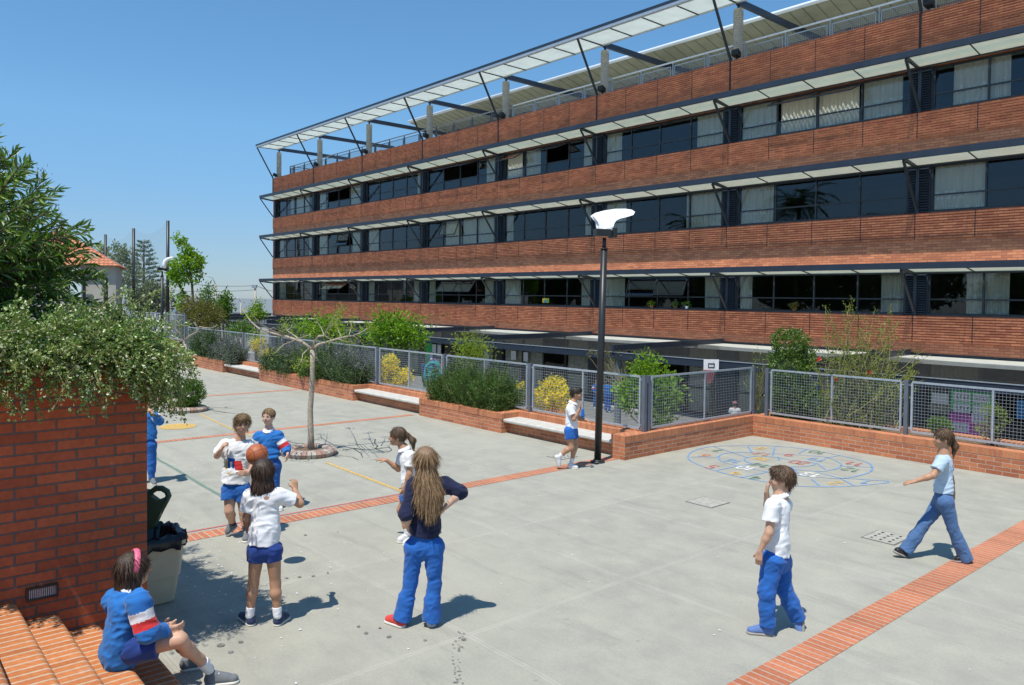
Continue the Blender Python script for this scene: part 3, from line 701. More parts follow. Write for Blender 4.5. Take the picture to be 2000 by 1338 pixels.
# corner brick jambs
for r in range(3): flat(X0+.02, X0+.10, YF+.0, YF+.25, SILL[r]-.02, HEAD[r]+.02, 'corner_brick', M['brick_facade'])
# awnings
YC = 22.47
for r in range(3):
    zc = CAN[r]
    for i in range(NB):
        xa, xb = XG[i], XG[i+1]
        s = MB(); s.box(xa, xb, YC, YC+.09, zc-.085, zc+.095); aw = s.build('awning', M['steel_b'], SCH)
        s = MB(); zr_ = zc-.14; s.add([(xa, YC+.092, zc), (xb, YC+.092, zc), (xb, YF-.04, zr_), (xa, YF-.04, zr_), (xa, YC+.092, zc+.012), (xb, YC+.092, zc+.012), (xb, YF-.04, zr_+.012), (xa, YF-.04, zr_+.012)], [(0, 3, 2, 1), (4, 5, 6, 7), (0, 1, 5, 4), (1, 2, 6, 5), (2, 3, 7, 6), (3, 0, 4, 7)]); s.build('awning_sheet', M['awning'], aw)
        s = MB()
        for k in range(4): q = MB(); x = xa+B*k/4+.03; q.bar((x, YC+.09, zc-.02), (x, YF-.03, zc-.16), .022, .03); q.build('awning_rib', M['steel'], aw)
        s.bar((xa, YF-.07, zc-.165), (xb, YF-.07, zc-.165), .04, .04)
        s.build('awning_rail', M['steel'], aw)
        s = MB(); x = xa+.03
        s.bar((x, YC+.05, zc-.09), (x, YF+.02, zc-.20), .06, .07); s.bar((x, YC+.06, zc-.12), (x, YF-.02, SILL[r]+.12), .07, .05)
        s.build('awning_brace', M['steel'], aw)
# parapet coping + roof terrace
s = MB(); s.box(X0, XE, YF-.036, YF+.25, 11.2, 11.225); s.build('parapet_coping', M['brick_facade'], SCH)
YR0, YR1 = 22.18, 23.78; zr = 13.33
for i in range(NB):
    xa, xb = XG[i], XG[i+1]
    s = MB(); s.box(xa, xb, YR0, YR0+.08, zr+.03, zr+.13); rc = s.build('roof_canopy', M['steel_b'], SCH)
    s = MB(); s.box(xa, xb, YR0+.01, YR0+.16, zr-.085, zr+.028); s.box(xa, xb, YR1-.05, YR1, zr-.05, zr+.02); s.build('canopy_edge', M['galv'], rc)
    s = MB(); s.box(xa, xb, YR0+.162, YR1-.052, zr+.0, zr+.014); s.build('canopy_sheet', M['canopy'], rc)
    for k in range(4): s = MB(); x = xa+B*k/4+.03; s.bar((x, YR0+.16, zr-.025), (x, YR1-.05, zr-.025), .03 if k else .05, .04); s.build('canopy_rib', M['steel'], rc)
    x = xa+.04
    s = MB(); s.bar((x, YR0+.1, zr-.08), (x, YF-.04, 11.24), .07, .07); s.bar((x, YF-.05, 11.24), (x, YF-.05, 9.95), .055, .03); s.build('canopy_brace', M['steel'], rc)
    s = MB(); s.bar((x, YR1+.02, zr+.03), (x, 29.6, zr+.03), .12, .22); s.build('roof_beam', M['steel_b'], SCH)
    s = MB(); s.lathe((xa+.02, 23.92, 11.1), [(.165, 0), (.165, 2.02), (.001, 2.02)], 14, smooth=False); q = MB(); q.lathe((xa+.02, 23.92, 13.12), [(.05, 0), (.05, .2)], 8); q.build('column_neck', M['steel'], SCH)
    for k in range(26): s.lathe((xa+.02, 23.92, 11.2+k*.072), [(.166, 0), (.182, .02), (.166, .04)], 14, smooth=False)
    s.build('column', M['col_concrete'], SCH)
    # floodlight
    s = MB(); s.bar((xa+.22, YF+.06, 11.23), (xa+.22, YF+.06, 11.36), .03); fl = s.build('floodlight', M['black'], SCH)
    s = MB(); s.add([(xa+.10, YF-.10, 11.38), (xa+.34, YF-.10, 11.38), (xa+.32, YF+.16, 11.32), (xa+.12, YF+.16, 11.32), (xa+.08, YF-.06, 11.58), (xa+.36, YF-.06, 11.58), (xa+.32, YF+.18, 11.48), (xa+.12, YF+.18, 11.48)], [(0, 3, 2, 1), (4, 5, 6, 7), (0, 1, 5, 4), (1, 2, 6, 5), (2, 3, 7, 6), (3, 0, 4, 7)]); s.build('lamp_head', M['black'], fl)
    # railing
    n = 4; s = MB()
    for k in range(n):
        u = xa+B*k/n+(.9 if i == 0 and k == 0 else 0); v = xa+B*(k+1)/n
        s.bar((u+.03, 24.35, 11.15), (u+.03, 24.35, 12.06), .06, .03)
        s.bar((u+.10, 24.35, 11.3), (u+.10, 24.35, 11.9), .035, .025); s.bar((v-.08, 24.35, 11.3), (v-.08, 24.35, 11.9), .035, .025)
        s.bar((u+.10, 24.35, 11.9), (v-.08, 24.35, 11.9), .035, .03)
        for q in range(1, 22): x = u+.1+(v-.18-u)*q/22; s.bar((x, 24.35, 11.3), (x, 24.35, 11.9), .005, .005)
        for q in range(1, 9): z = 11.3+.6*q/9; s.bar((u+.1, 24.35, z), (v-.08, 24.35, z), .005, .005)
    s.bar((xa+(.9 if i == 0 else 0), 24.35, 12.06), (xb, 24.35, 12.06), .05, .05)
    if i == 0:
        s.bar((xa+.93, 24.35, 12.06), (xa+.93, 28, 12.06), .05, .05); s.bar((xa+.93, 24.35, 11.9), (xa+.93, 28, 11.9), .03, .03)
        for q in range(4): s.bar((xa+.93, 24.6+q*1.1, 11.15), (xa+.93, 24.6+q*1.1, 12.06), .04, .04)
    s.build('terrace_railing', M['galv'] if i > 3 else M['greypaint'], SCH)
# chimneys at far left roof
s = MB(); s.box(-47.5, -46.9, 28, 28.5, 11.1, 12.35); s.box(-41.6, -40.9, 24.8, 25.4, 11.1, 11.75); s.build('roof_stub_wall', M['brick_facade'], SCH)
# penthouse and wing roof
PX = -42.2
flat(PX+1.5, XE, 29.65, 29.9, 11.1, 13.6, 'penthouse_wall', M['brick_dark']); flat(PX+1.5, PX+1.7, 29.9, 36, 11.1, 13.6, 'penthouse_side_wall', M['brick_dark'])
for i in range(16):
    x = PX+2.5+3.15*i; flat(x, x+.14, 29.6, 29.649, 11.1, 13.5, 'penthouse_post', M['steel_b'])
s = MB(); pr = [(27.62, 14.03), (29.66, 13.50), (38, 13.9), (38, 14.05), (29.66, 13.95), (27.62, 14.12)]
vs = [(PX, y, z) for y, z in pr]+[(XE, y, z) for y, z in pr]; K = 6
s.add(vs, [tuple(range(K)), tuple(range(2*K-1, K-1, -1))]+[(i, i+K, (i+1) % K+K, (i+1) % K) for i in range(K)])
wr = s.build('wing_roof', plain('soffit_boards', (.30, .31, .23), .7, 0, .1, 2), SCH)
s = MB(); s.tube([(PX, 27.6, 14.09), (XE, 27.6, 14.09)], .085, 12); s.build('roof_rim', plain('bright_rim', (.78, .82, .84), .35, .1, .04, 2), wr)
s = MB()
for k in range(110):
    x = PX+.5+k*.55
    if x < XE: s.bar((x, 27.66, 14.012), (x, 29.6, 13.508), .022, .012)
s.build('soffit_joint', plain('soffit_joint', (.16, .17, .12), .8), wr)
# ground floor of the building
for i in range(NB+1): flat(XG[i]-.35, XG[i]+.35, YF+.1, YF+.5, ZL, 1.249, 'ground_floor_pier', M['steel'])
flat(X0, XE, YF+.0, YF+.3, 1.25, 1.448, 'ground_floor_lintel', M['steel'])
flat(X0+.3, XE, 21.9, YF-.002, 1.26, 1.37, 'concrete_canopy_slab', M['slab'])
for i in range(NB):
    xa, xb = XG[i]+.36, XG[i+1]-.36; s = MB()
    for k in range(5): x = xa+(xb-xa)*k/4; s.box(max(xa, x-.05), min(xb, x+.05), YF+.12, YF+.2, ZL, 1.249)
    for z in (ZL, -.35, .45, 1.17): s.box(xa, xb, YF+.125, YF+.195, z, z+.07)
    fr = s.build('window', M['black'], SCH)
    g = MB(); g.add([(xa, YF+.16, ZL), (xb, YF+.16, ZL), (xb, YF+.16, 1.24), (xa, YF+.16, 1.24)], [(0, 1, 2, 3)]); g.build('glass_pane', m_glass('ground_glass', .6, (.8, .82, .8)) if i == 0 else bpy.data.materials['ground_glass'], fr)
    for k in range(4):
        if (i*4+k) in (5, 10, 13, 14, 18, 22, 29, 30): continue
        a, b2 = xa+(xb-xa)*k/4+.07, xa+(xb-xa)*(k+1)/4-.07
        curtain(fr, a, b2, ZL+.1, 1.15, YF+.24)
# posters
def poster(px, py, w, h, mat, label, detail=None, Y=YF+.05):
    c = at_Y(px, py, Y); e = empty('poster', c, label, 'poster')
    s = MB(); s.box(c[0]-w/2, c[0]+w/2, Y-.012, Y, c[2]-h/2, c[2]+h/2); s.build('backing', mat, e)
    if detail:
        for (u, v, ww, hh, mm) in detail:
            s = MB(); s.box(c[0]+u*w-ww*w/2, c[0]+u*w+ww*w/2, Y-.018, Y-.013, c[2]+v*h-hh*h/2, c[2]+v*h+hh*h/2); s.build('sheet', mm, e)
    return e
PW = plain('paper', (.72, .74, .75), .8, 0, .05, 9); PG = plain('green_card', (.06, .48, .15), .7); PM = plain('magenta_card', (.75, .10, .50), .7); PBk = plain('ink', (.06, .05, .07), .8); PB = plain('blue_card', (.03, .22, .5), .7)
four = [(-.22, .24, .42, .40), (.24, .24, .40, .40), (-.22, -.24, .42, .40), (.24, -.24, .40, .40)]
def lettering(e, c, w, h, cells, mat, Y=YF+.03):
    s = MB()
    for (u, v, ww, hh) in cells:
        n = 4
        for k in range(n):
            x = c[0]+(u-.12+k*.085)*w; z = c[2]+v*h
            s.box(x, x+.012, Y-.004, Y, z-.05, z+.05)
            if k % 2: s.box(x+.012, x+.045, Y-.004, Y, z+.03, z+.045)
            else: s.box(x+.012, x+.04, Y-.004, Y, z-.05, z-.038)
    s.build('lettering', mat, e)
e = poster(1897, 788, 1.05, .66, PG, 'green card with four lettered white sheets on the ground floor window', [(*q, PW) for q in four]); c = at_Y(1897, 788, YF+.05); lettering(e, c, 1.05, .66, four[:3], PBk)
e = poster(1894, 826, 1.02, .62, PM, 'magenta card with four small drawings below the green card', [(*q, PW if k in (1, 2) else plain('pink_card', (.5, .12, .4), .7)) for k, q in enumerate(four)]); c = at_Y(1894, 826, YF+.05); lettering(e, c, 1.02, .62, four[1:3], PM)
poster(1836, 778, .44, .30, PW, 'pale notice left of the green card')
poster(1998, 800, .3, .5, PB, 'blue card at the right edge of the picture')
poster(1003, 694, .35, .42, PW, 'white notice on the dark wall above the rosemary'); poster(1027, 697, .30, .42, PW, 'small white notice beside the white notice above the rosemary')
poster(848, 681, .36, .45, PW, 'white notice on the dark door left of centre'); poster(858, 682, .3, .4, PW, 'narrow notice beside the dark door'); poster(838, 692, .6, 1.2, PG, 'green board behind the turquoise toy')
poster(1066, 587, .42, .2, plain('yellow_cutout', (.7, .5, .05), .7), 'yellow and green paper cut-outs on the first floor window', [(.3, 0, .3, .9, PG), (-.05, -.2, .25, .6, PB)], Y=YG-.04)

# ================================================================== PERGOLA
PG_ = empty('pergola', (-30, 18, ZL), 'black steel pergola with sagging shade cloth in front of the ground floor', 'pergola')
YP = 17.75
s = MB(); s.bar((X0+2, YP, 1.17), (XE, YP, 1.17), .10, .20); s.build('front_beam', M['steel_b'], PG_)
s = MB(); s.bar((X0+2, YP-.055, 1.28), (XE, YP-.055, 1.28), .02, .02); s.build('beam_edge', M['galv'], PG_)
for i in range(NB+1):
    x = XG[i]-.05
    s = MB(); s.bar((x, YP-.1, 1.40), (x, 23.4, 1.44), .10, .20); s.build('rafter', M['steel_b'], PG_)
    s = MB(); s.lathe((x+.05, YP+.12, ZL), [(.11, 0), (.11, 2.38)], 12); s.build('post', M['greypaint'], PG_)
for i in range(NB):
    nx_, ny_ = 24, 16; V = []
    for j in range(ny_+1):
        for k in range(nx_+1):
            u = k/nx_; v = j/ny_; y = YP+.1+v*(4.4+(1.0 if True else 0)*math.sin(u*math.pi)*-.9)
            sag = -.33*math.sin(math.pi*u)*math.sin(math.pi*min(1, v*1.0))+.012*math.sin(u*70+v*9)*math.sin(math.pi*v)
            V.append((XG[i]+u*B, y, 1.33+sag+(0.06*v)))
    Fc = [(j*(nx_+1)+k, j*(nx_+1)+k+1, (j+1)*(nx_+1)+k+1, (j+1)*(nx_+1)+k) for j in range(ny_) for k in range(nx_)]
    np_mesh('shade_cloth', V, Fc, M['shade_cloth'], PG_, smooth=True)
# ================================================================== STREET FURNITURE AND SMALL THINGS
RT = Vector(CR[0]); UPc = -Vector(CR[1]); FW = Vector(CR[2])
HEAD_OUT = [(340,300),(420,250),(560,205),(760,165),(950,152),(1080,165),(1117,182),(1090,215),(960,260),(830,295),(740,340),(690,400),(665,460),(655,520),(430,535),(440,450),(425,390),(390,345)]
def lamp(base, topc, scale, label, side=False):
    e = empty('lamp_post', base, label, 'lamp post', 'curved head lamp posts')
    b = Vector(base); t = Vector(topc); d = (t-b).normalized()
    s = MB(); s.tube([b, b+d*.02, b+d*.021, b+d*.05], [.13, .13, .085, .08], 20); s.build('base_flange', M['black'], e)
    L = (t-b).length
    s = MB(); s.tube([b+d*.03, b+d*(L-.62)], [.062, .058], 16); s.tube([b+d*(L-.62), b+d*(L-.61), b+d*(L-.60)], [.07, .07, .03], 16); s.tube([b+d*(L-.60), b+d*(L-.42)], [.034, .034], 12); s.build('pole', M['black'], e)
    ax = (RT*.9+FW*.3).normalized() if not side else (RT*.75+FW*.66)
    ax.z = 0; ax.normalize(); nrm = ax.cross(Vector((0, 0, 1))).normalized(); Z = Vector((0, 0, 1)); fwh = Vector((FW.x, FW.y, 0)).normalized() if not side else Vector((0, 0, 0))
    c = b+d*(L-.33)
    s = MB(); s.bar(c-ax*.19, c+ax*.10, .16, .12); s.bar(c+ax*.12, c+ax*.20, .2, .17); s.bar(c+ax*.10, c+ax*.12, .10, .08); s.build('gear_box', M['black'], e)
    if side:
        hs_ = MB(); q = lambda x, y: Vector(at_d(x, y, float(CR[2] @ (np.array(c)-CPOS))))
        hs_.tube([q(321, 524), q(321, 516), q(323, 510), q(328, 506), q(334, 504), q(341, 502)], [.09, .085, .085, .075, .055, .02], 10); hs_.build('lamp_head', M['white'], e); return e
    # curved reflector head, a thick shell with softened edges
    K = len(HEAD_OUT); ox, oz = 545, 530; k = .102/100*scale
    P_ = [Vector(((x-ox)*k, 0, (oz-y)*k)) for x, y in HEAD_OUT]
    cx = sum((p.x for p in P_))/K; cz = sum((p.z for p in P_))/K
    vs = []
    def layer(off, sh):
        for i, p in enumerate(P_):
            nb = (P_[(i+1) % K]-P_[i-1]); nn_ = Vector((-nb.z, 0, nb.x)).normalized()
            q = p+nn_*sh*-1
            vs.append(c+Vector((0, 0, .06))+ax*q.x+Z*q.z+nrm*off+fwh*(max(0, q.z-.05)*.85))
    th = .055
    for off, sh in ((-th, .028), (-th*.6, .006), (0, 0), (th*.6, .006), (th, .028)): layer(off*1.0, -sh)
    fs = []
    for l in range(4):
        for i in range(K): j = (i+1) % K; fs.append((l*K+i, l*K+j, (l+1)*K+j, (l+1)*K+i))
    fs.append(tuple(range(K))); fs.append(tuple(range(5*K-1, 4*K-1, -1)))
    s = MB(); s.add(vs, fs, 0, False); s.build('lamp_head', M['white'], e)
    return e
b = at_z(1167, 903); dL = float(CR[2] @ (b-CPOS)); t = at_d(1181.5, 448, dL)
lamp(b, (t[0], t[1], t[2]+.27), 1.0, 'tall black lamp post with white curved head beside the running boy')
lamp((-34.6, 10.3, 0), (-34.55, 10.3, 4.25), .74, 'distant black lamp post with white curved head at the left, beyond the creeper', side=True)
# ---- bin
c = at_z(297, 1172); BX, BY = c[0], max(c[1], 2.16)
e = empty('waste_bin', (BX, BY, 0), 'beige plastic bin lined with a black bag, open by the end of the brick wall', 'bin')
s = MB(); K = 20; vs = []
def rrect(hx, hy, r, z, n=5):
    o = []
    for qx, qy, a0 in ((1, 1, 0), (-1, 1, 90), (-1, -1, 180), (1, -1, 270)):
        for i in range(n): a = math.radians(a0+90*i/(n-1)); o.append((BX+qx*(hx-r)+r*math.cos(a), BY+qy*(hy-r)+r*math.sin(a), z))
    return o
lv = [(.17, .16, .01), (.175, .165, .03), (.205, .19, .25), (.212, .2, .255), (.245, .225, .56), (.27, .25, .565), (.27, .25, .60)]
for hx, hy, z in lv: vs += rrect(hx, hy, .05, z)
fs = [tuple(range(K-1, -1, -1))]
for l in range(len(lv)-1):
    for i in range(K): j = (i+1) % K; fs.append((l*K+i, l*K+j, (l+1)*K+j, (l+1)*K+i))
s.add(vs, fs, 0, False); s.build('bin_body', plain('beige_plastic', (.66, .55, .37), .5, 0, .08, 4, .05), e)
s = MB(); vs = []; K2 = 60; rings = [(.285, .265, .53), (.30, .28, .59), (.29, .27, .645), (.25, .235, .655), (.22, .205, .60), (.19, .17, .45), (.1, .1, .40)]
for li, (hx, hy, z) in enumerate(rings):
    for i in range(K2):
        a = 2*math.pi*i/K2; ca, sa = math.cos(a), math.sin(a); pw = .55
        wob = 1+.035*math.sin(i*1.9+li)+.02*math.sin(i*3.7)
        vs.append((BX+hx*math.copysign(abs(ca)**pw, ca)*wob, BY+hy*math.copysign(abs(sa)**pw, sa)*wob, z+.018*math.sin(i*1.3+li*2)))
fs = [(l*K2+i, l*K2+(i+1) % K2, (l+1)*K2+(i+1) % K2, (l+1)*K2+i) for l in range(len(rings)-1) for i in range(K2)]+[tuple(range((len(rings)-1)*K2, len(rings)*K2))]
s.add(vs, fs, 0, True); mb_ = plain('bin_bag', (.012, .013, .016), .22, 0, .1, 6); s.build('bin_bag', mb_, e)
# open lid leaning back against the end of the wall
lid = [(-.26, 0), (-.1, -.01), (.10, .10), (.215, .34), (.20, .41), (.13, .455), (.02, .47), (-.08, .46), (-.26, .44)]
hole = [(-.02, .33), (.06, .33), (.13, .36), (.15, .40), (.12, .425), (.04, .435), (-.04, .42)]
LQ = lambda x, y, o_=0.: Vector(at_d(240+x/3.04, 740+y/3.04, 7.25+o_))
body_p = [LQ(120, 655), LQ(150, 660), LQ(176, 692), LQ(212, 718), LQ(243, 706), LQ(266, 722), LQ(192, 878), LQ(165, 892), LQ(120, 892)]
kk = len(body_p); off = Vector((FW.x, FW.y, 0))*.035; s = MB()
s.add([p-off for p in body_p]+[p+off for p in body_p], [tuple(range(kk)), tuple(range(2*kk-1, kk-1, -1))]+[(i, (i+1) % kk, (i+1) % kk+kk, i+kk) for i in range(kk)])
s.build('lid', plain('dark_green_plastic', (.05, .10, .06), .45, 0, .15, 5), e)
s = MB(); s.tube([LQ(160, 690), LQ(172, 668), LQ(198, 650), LQ(232, 650), LQ(262, 668), LQ(272, 694), LQ(258, 722), LQ(225, 790)], [.022, .026, .028, .028, .028, .028, .026, .02], 10); s.build('lid_handle', bpy.data.materials['dark_green_plastic'], e)
# ---- basketball
sh = at_z(585, 1093); best = None
for dd in np.linspace(5, 10, 501):
    p_ = at_d(502, 888, dd); q_ = p_[:2]+np.array([-SUN.x, -SUN.y])/SUN.z*p_[2]; er = np.linalg.norm(q_-sh[:2])
    if best is None or er < best[0]: best = (er, p_)
BALL = best[1]
bm = bmesh.new(); bmesh.ops.create_uvsphere(bm, u_segments=32, v_segments=20, radius=.112); me = bpy.data.meshes.new('ball'); bm.to_mesh(me); bm.free()
for pq in me.polygons: pq.use_smooth = True
mt, t, bb = newmat('ball_rubber'); tc = N(t, 'ShaderNodeTexCoord'); sx = N(t, 'ShaderNodeSeparateXYZ'); t.links.new(tc.outputs['Object'], sx.inputs[0])
g1 = math_n(t, 'LESS_THAN', math_n(t, 'ABSOLUTE', sx.outputs[2]), .003); g2 = math_n(t, 'LESS_THAN', math_n(t, 'ABSOLUTE', sx.outputs[0]), .003)
cv = math_n(t, 'ABSOLUTE', math_n(t, 'SUBTRACT', math_n(t, 'ABSOLUTE', sx.outputs[1]), math_n(t, 'ADD', .045, math_n(t, 'MULTIPLY', math_n(t, 'MULTIPLY', sx.outputs[0], sx.outputs[0]), 3.))))
gg = math_n(t, 'MAXIMUM', math_n(t, 'MAXIMUM', g1, g2), math_n(t, 'LESS_THAN', cv, .003))
t.links.new(mixc(t, math_n(t, 'MULTIPLY', gg, .75), (.42, .12, .045), (.05, .02, .015)), bb.inputs['Base Color']); bb.inputs['Roughness'].default_value = .55
bump(t, bb, noise(t, 400, tc.outputs['Object'], 2), .3, .001)
o = link_mesh('basketball', me, mt); o.location = BALL; o.rotation_euler = (.5, .9, .3); tag(o, 'orange brown basketball in the air above the girl in the white shirt', 'ball')
# ---- basketball hoop in the yard
c = at_Y(1389, 713, 17.5); e = empty('basketball_hoop', (c[0], c[1], ZL), 'small basketball hoop with white backboard in the yard', 'basketball hoop')
def cambox(mb, c, w, h, th, ax=RT, mi=0):
    ax = Vector((ax.x, ax.y, 0)).normalized(); n_ = ax.cross(Vector((0, 0, 1))); Z = Vector((0, 0, 1)); vs = []
    for o_ in (-th/2, th/2):
        for i, j in ((-1, -1), (1, -1), (1, 1), (-1, 1)): vs.append(Vector(c)+ax*(i*w/2)+Z*(j*h/2)+n_*o_)
    mb.add(vs, [(0, 1, 2, 3), (7, 6, 5, 4), (0, 4, 5, 1), (1, 5, 6, 2), (2, 6, 7, 3), (3, 7, 4, 0)], mi)
s = MB(); cambox(s, c, .40, .30, .03); s.build('backboard', M['white'], e)
nrm = RT.cross(Vector((0, 0, 1))).normalized(); 
if nrm.dot(FW) > 0: nrm = -nrm
s = MB(); q = Vector(c)+nrm*.022
for (dx, dz, w_, h_) in ((0, .04, .18, .018), (0, -.055, .18, .018), (-.08, -.007, .018, .10), (.08, -.007, .018, .10)): cambox(s, q+RT*dx+Vector((0, 0, dz)), w_, h_, .01)
s.build('target_square', M['black'], e)
rc = Vector(c)+nrm*.2-RT*.09+Vector((0, 0, -.13)); pts = [rc+Vector((.15*math.cos(a), .15*math.sin(a), 0)) for a in np.linspace(0, 6.28, 21)]
s = MB(); s.tube(pts, .012, 6); s.tube([Vector(c)+Vector((0, 0, -.14)), rc+nrm*-.15], .012, 6); s.build('rim', plain('rim_red', (.3, .08, .06), .5), e)
s = MB()
for k in range(12):
    a = 2*math.pi*k/12; a2 = a+.5; a3 = a-.5
    for (u, v) in ((a, a2), (a, a3)):
        s.bar(rc+Vector((.17*math.cos(u), .17*math.sin(u), 0)), rc+Vector((.11*math.cos(v), .11*math.sin(v), -.17)), .012); s.bar(rc+Vector((.11*math.cos(v), .11*math.sin(v), -.17)), rc+Vector((.07*math.cos(u), .07*math.sin(u), -.33)), .012)
s.build('net', plain('hoop_net', (.3, .10, .12), .8), e)
s = MB(); s.box(c[0]-.05, c[0]+.05, c[1]+.03, c[1]+.12, ZL, c[2]+.1); s.bar((c[0], c[1]+.1, c[2]), c, .05); s.build('stand', M['black'], e)
# ---- play things in the yard
c = at_d(845, 758, 36); ax = Vector((RT.x, RT.y, 0)).normalized(); n_ = ax.cross(Vector((0, 0, 1)))
e = empty('play_frame', (c[0], c[1], ZL), 'turquoise plastic climbing frame with round holes behind the fence', 'play frame')
for k, off in enumerate((0, .55)):
    s = MB(); o_ = Vector((c[0], c[1], ZL))+n_*(-off); Z = Vector((0, 0, 1))
    pts = [o_-ax*.38+Z*0, o_-ax*.36+Z*.6, o_-ax*.30+Z*.95, o_-ax*.12+Z*1.12, o_+ax*.1+Z*1.12, o_+ax*.28+Z*.95, o_+ax*.36+Z*.6, o_+ax*.38+Z*0]
    s.tube(pts, .075, 8); s.tube([o_-ax*.34+Z*.5, o_+ax*.34+Z*.5], .07, 8)
    for cz, r_ in ((.25, .16), (.78, .13)): s.tube([o_-ax*.13+ax*(r_*math.cos(a))+Z*(cz+r_*math.sin(a)) for a in np.linspace(0, 6.28, 15)], .05, 6)
    s.build('arch_panel', plain('turquoise_plastic', (.05, .42, .44), .4), e)
s = MB(); s.add([Vector((c[0], c[1], ZL))+v for v in (ax*.3+n_*-.05+Vector((0, 0, 1.05)), ax*.3+n_*-.5+Vector((0, 0, 1.05)), ax*.95+n_*-.5+Vector((0, 0, .3)), ax*.95+n_*-.05+Vector((0, 0, .3)), ax*.3+n_*-.05+Vector((0, 0, .97)), ax*.3+n_*-.5+Vector((0, 0, .97)), ax*.95+n_*-.5+Vector((0, 0, .22)), ax*.95+n_*-.05+Vector((0, 0, .22)))], [(0, 1, 2, 3), (7, 6, 5, 4), (0, 3, 7, 4), (1, 5, 6, 2), (0, 4, 5, 1), (3, 2, 6, 7)]); s.build('slide', plain('orange_plastic', (.75, .27, .02), .4), e)
c = at_d(1088, 790, 21.0); e = empty('toy_tent', (c[0], c[1], ZL), 'orange pointed toy tent behind the yellow flowers', 'toy tent')
s = MB(); o_ = Vector((c[0], c[1], ZL)); a_ = .7; s.add([o_+Vector((-a_, -a_, 0)), o_+Vector((a_, -a_, 0)), o_+Vector((a_, a_, 0)), o_+Vector((-a_, a_, 0)), o_+Vector((0, 0, 1.75))], [(0, 1, 4), (1, 2, 4), (2, 3, 4), (3, 0, 4), (3, 2, 1, 0)]); s.build('tent_cloth', plain('orange_cloth', (.55, .2, .06), .8), e)
s = MB(); s.tube([o_+Vector((0, 0, 1.7)), o_+Vector((0, 0, 1.9))], .02, 6); s.build('tent_pole', M['black'], e)
# ---- background: sports net, goal, house, utility poles
e = empty('sports_net', at_d(261, 600, 60), 'tall black poles carrying a faint sports net far left', 'sports net')
TP = []
for px, py, dd in ((206, 458, 64), (261, 446, 59), (328, 431, 53.5)):
    t_ = Vector(at_d(px, py, dd)); TP.append(t_); s = MB(); s.tube([Vector((t_.x, t_.y, ZL)), t_], .11, 8); s.build('pole', M['black'], e)
for a, b2 in zip(TP[:-1], TP[1:]):
    V = [];
    for j in range(2):
        for i in range(13): u = i/12; q = a.lerp(b2, u); V.append((q.x, q.y, (q.z-1.1*math.sin(math.pi*u)*.6) if j else ZL))
    np_mesh('net', V, [(i, i+1, i+14, i+13) for i in range(12)], M['netting'], e)
e = empty('goal_frame', at_d(206, 600, 34), 'black goal frame in front of the red roofed house', 'goal'); s = MB()
a = Vector(at_d(164, 542, 34)); b2 = Vector(at_d(206.5, 543, 34)); s.bar((a.x, a.y, ZL), a, .12); s.bar((b2.x, b2.y, ZL), b2, .15); s.build('goal_post', M['black'], e); s = MB(); s.bar(a, b2, .12); s.build('crossbar', M['black'], e)
D = 50; rt = Vector((RT.x, RT.y, 0)).normalized(); fw = Vector((FW.x, FW.y, 0)).normalized()
c = Vector(at_d(237, 519, D)); ez = c.z; c0 = Vector((c.x, c.y, 0))
e = empty('house', (c.x, c.y, ZL), 'pale house with orange tiled hip roof behind the oleander', 'house')
s = MB()
def prism(mb, quad, z0, z1, mi=0):
    v = [Vector((q.x, q.y, z0)) for q in quad]+[Vector((q.x, q.y, z1)) for q in quad]; mb.add(v, [(3, 2, 1, 0), (4, 5, 6, 7), (0, 1, 5, 4), (1, 2, 6, 5), (2, 3, 7, 6), (3, 0, 4, 7)], mi)
W_, Dp = 8.0, 8
fv = (fw-rt*.45).normalized()
c0 = c0-rt*.35
prism(s, [c0-rt*W_, c0, c0+fv*Dp, c0-rt*W_+fv*Dp], ZL, ez); s.build('wall', plain('house_render', (.40, .38, .33), .9, 0, .08, 1), e)
s = MB(); o_ = .45; q4 = [c0-rt*(W_+o_)-fw*o_, c0+rt*o_-fw*o_, c0+rt*o_+fv*(Dp+o_), c0-rt*(W_+o_)+fv*(Dp+o_)]
pk1 = c0-rt*3.9+fv*4; pk2 = c0-rt*4.4+fv*4
v = [Vector((q.x, q.y, ez)) for q in q4]+[Vector((pk2.x, pk2.y, ez+2.5)), Vector((pk1.x, pk1.y, ez+2.5))]
s.add(v, [(0, 1, 5, 4), (1, 2, 5), (2, 3, 4, 5), (3, 0, 4), (3, 2, 1, 0)])
mt, t, b = newmat('orange_roof_tiles'); p, nn, g = pos(t); sx = N(t, 'ShaderNodeSeparateXYZ'); t.links.new(p, sx.inputs[0])
u_ = math_n(t, 'ADD', math_n(t, 'MULTIPLY', sx.outputs[0], float(rt.x)), math_n(t, 'MULTIPLY', sx.outputs[1], float(rt.y)))
cbn = N(t, 'ShaderNodeCombineXYZ'); t.links.new(u_, cbn.inputs[0]); t.links.new(sx.outputs[2], cbn.inputs[1])
br = N(t, 'ShaderNodeTexBrick'); t.links.new(cbn.outputs[0], br.inputs['Vector']); br.inputs['Scale'].default_value = 1; br.inputs['Brick Width'].default_value = .28; br.inputs['Row Height'].default_value = .19; br.inputs['Mortar Size'].default_value = .025
br.inputs['Color1'].default_value = (.62, .24, .11, 1); br.inputs['Color2'].default_value = (.5, .17, .08, 1); br.inputs['Mortar'].default_value = (.2, .08, .05, 1)
t.links.new(br.outputs[0], b.inputs['Base Color']); b.inputs['Roughness'].default_value = .85
s.build('roof', mt, e)
c = Vector(at_d(148, 552, D-.6)); s = MB(); cambox(s, c, .75, 1.8, .08); s.build('window', plain('pale_shutter', (.6, .72, .70), .6), e)
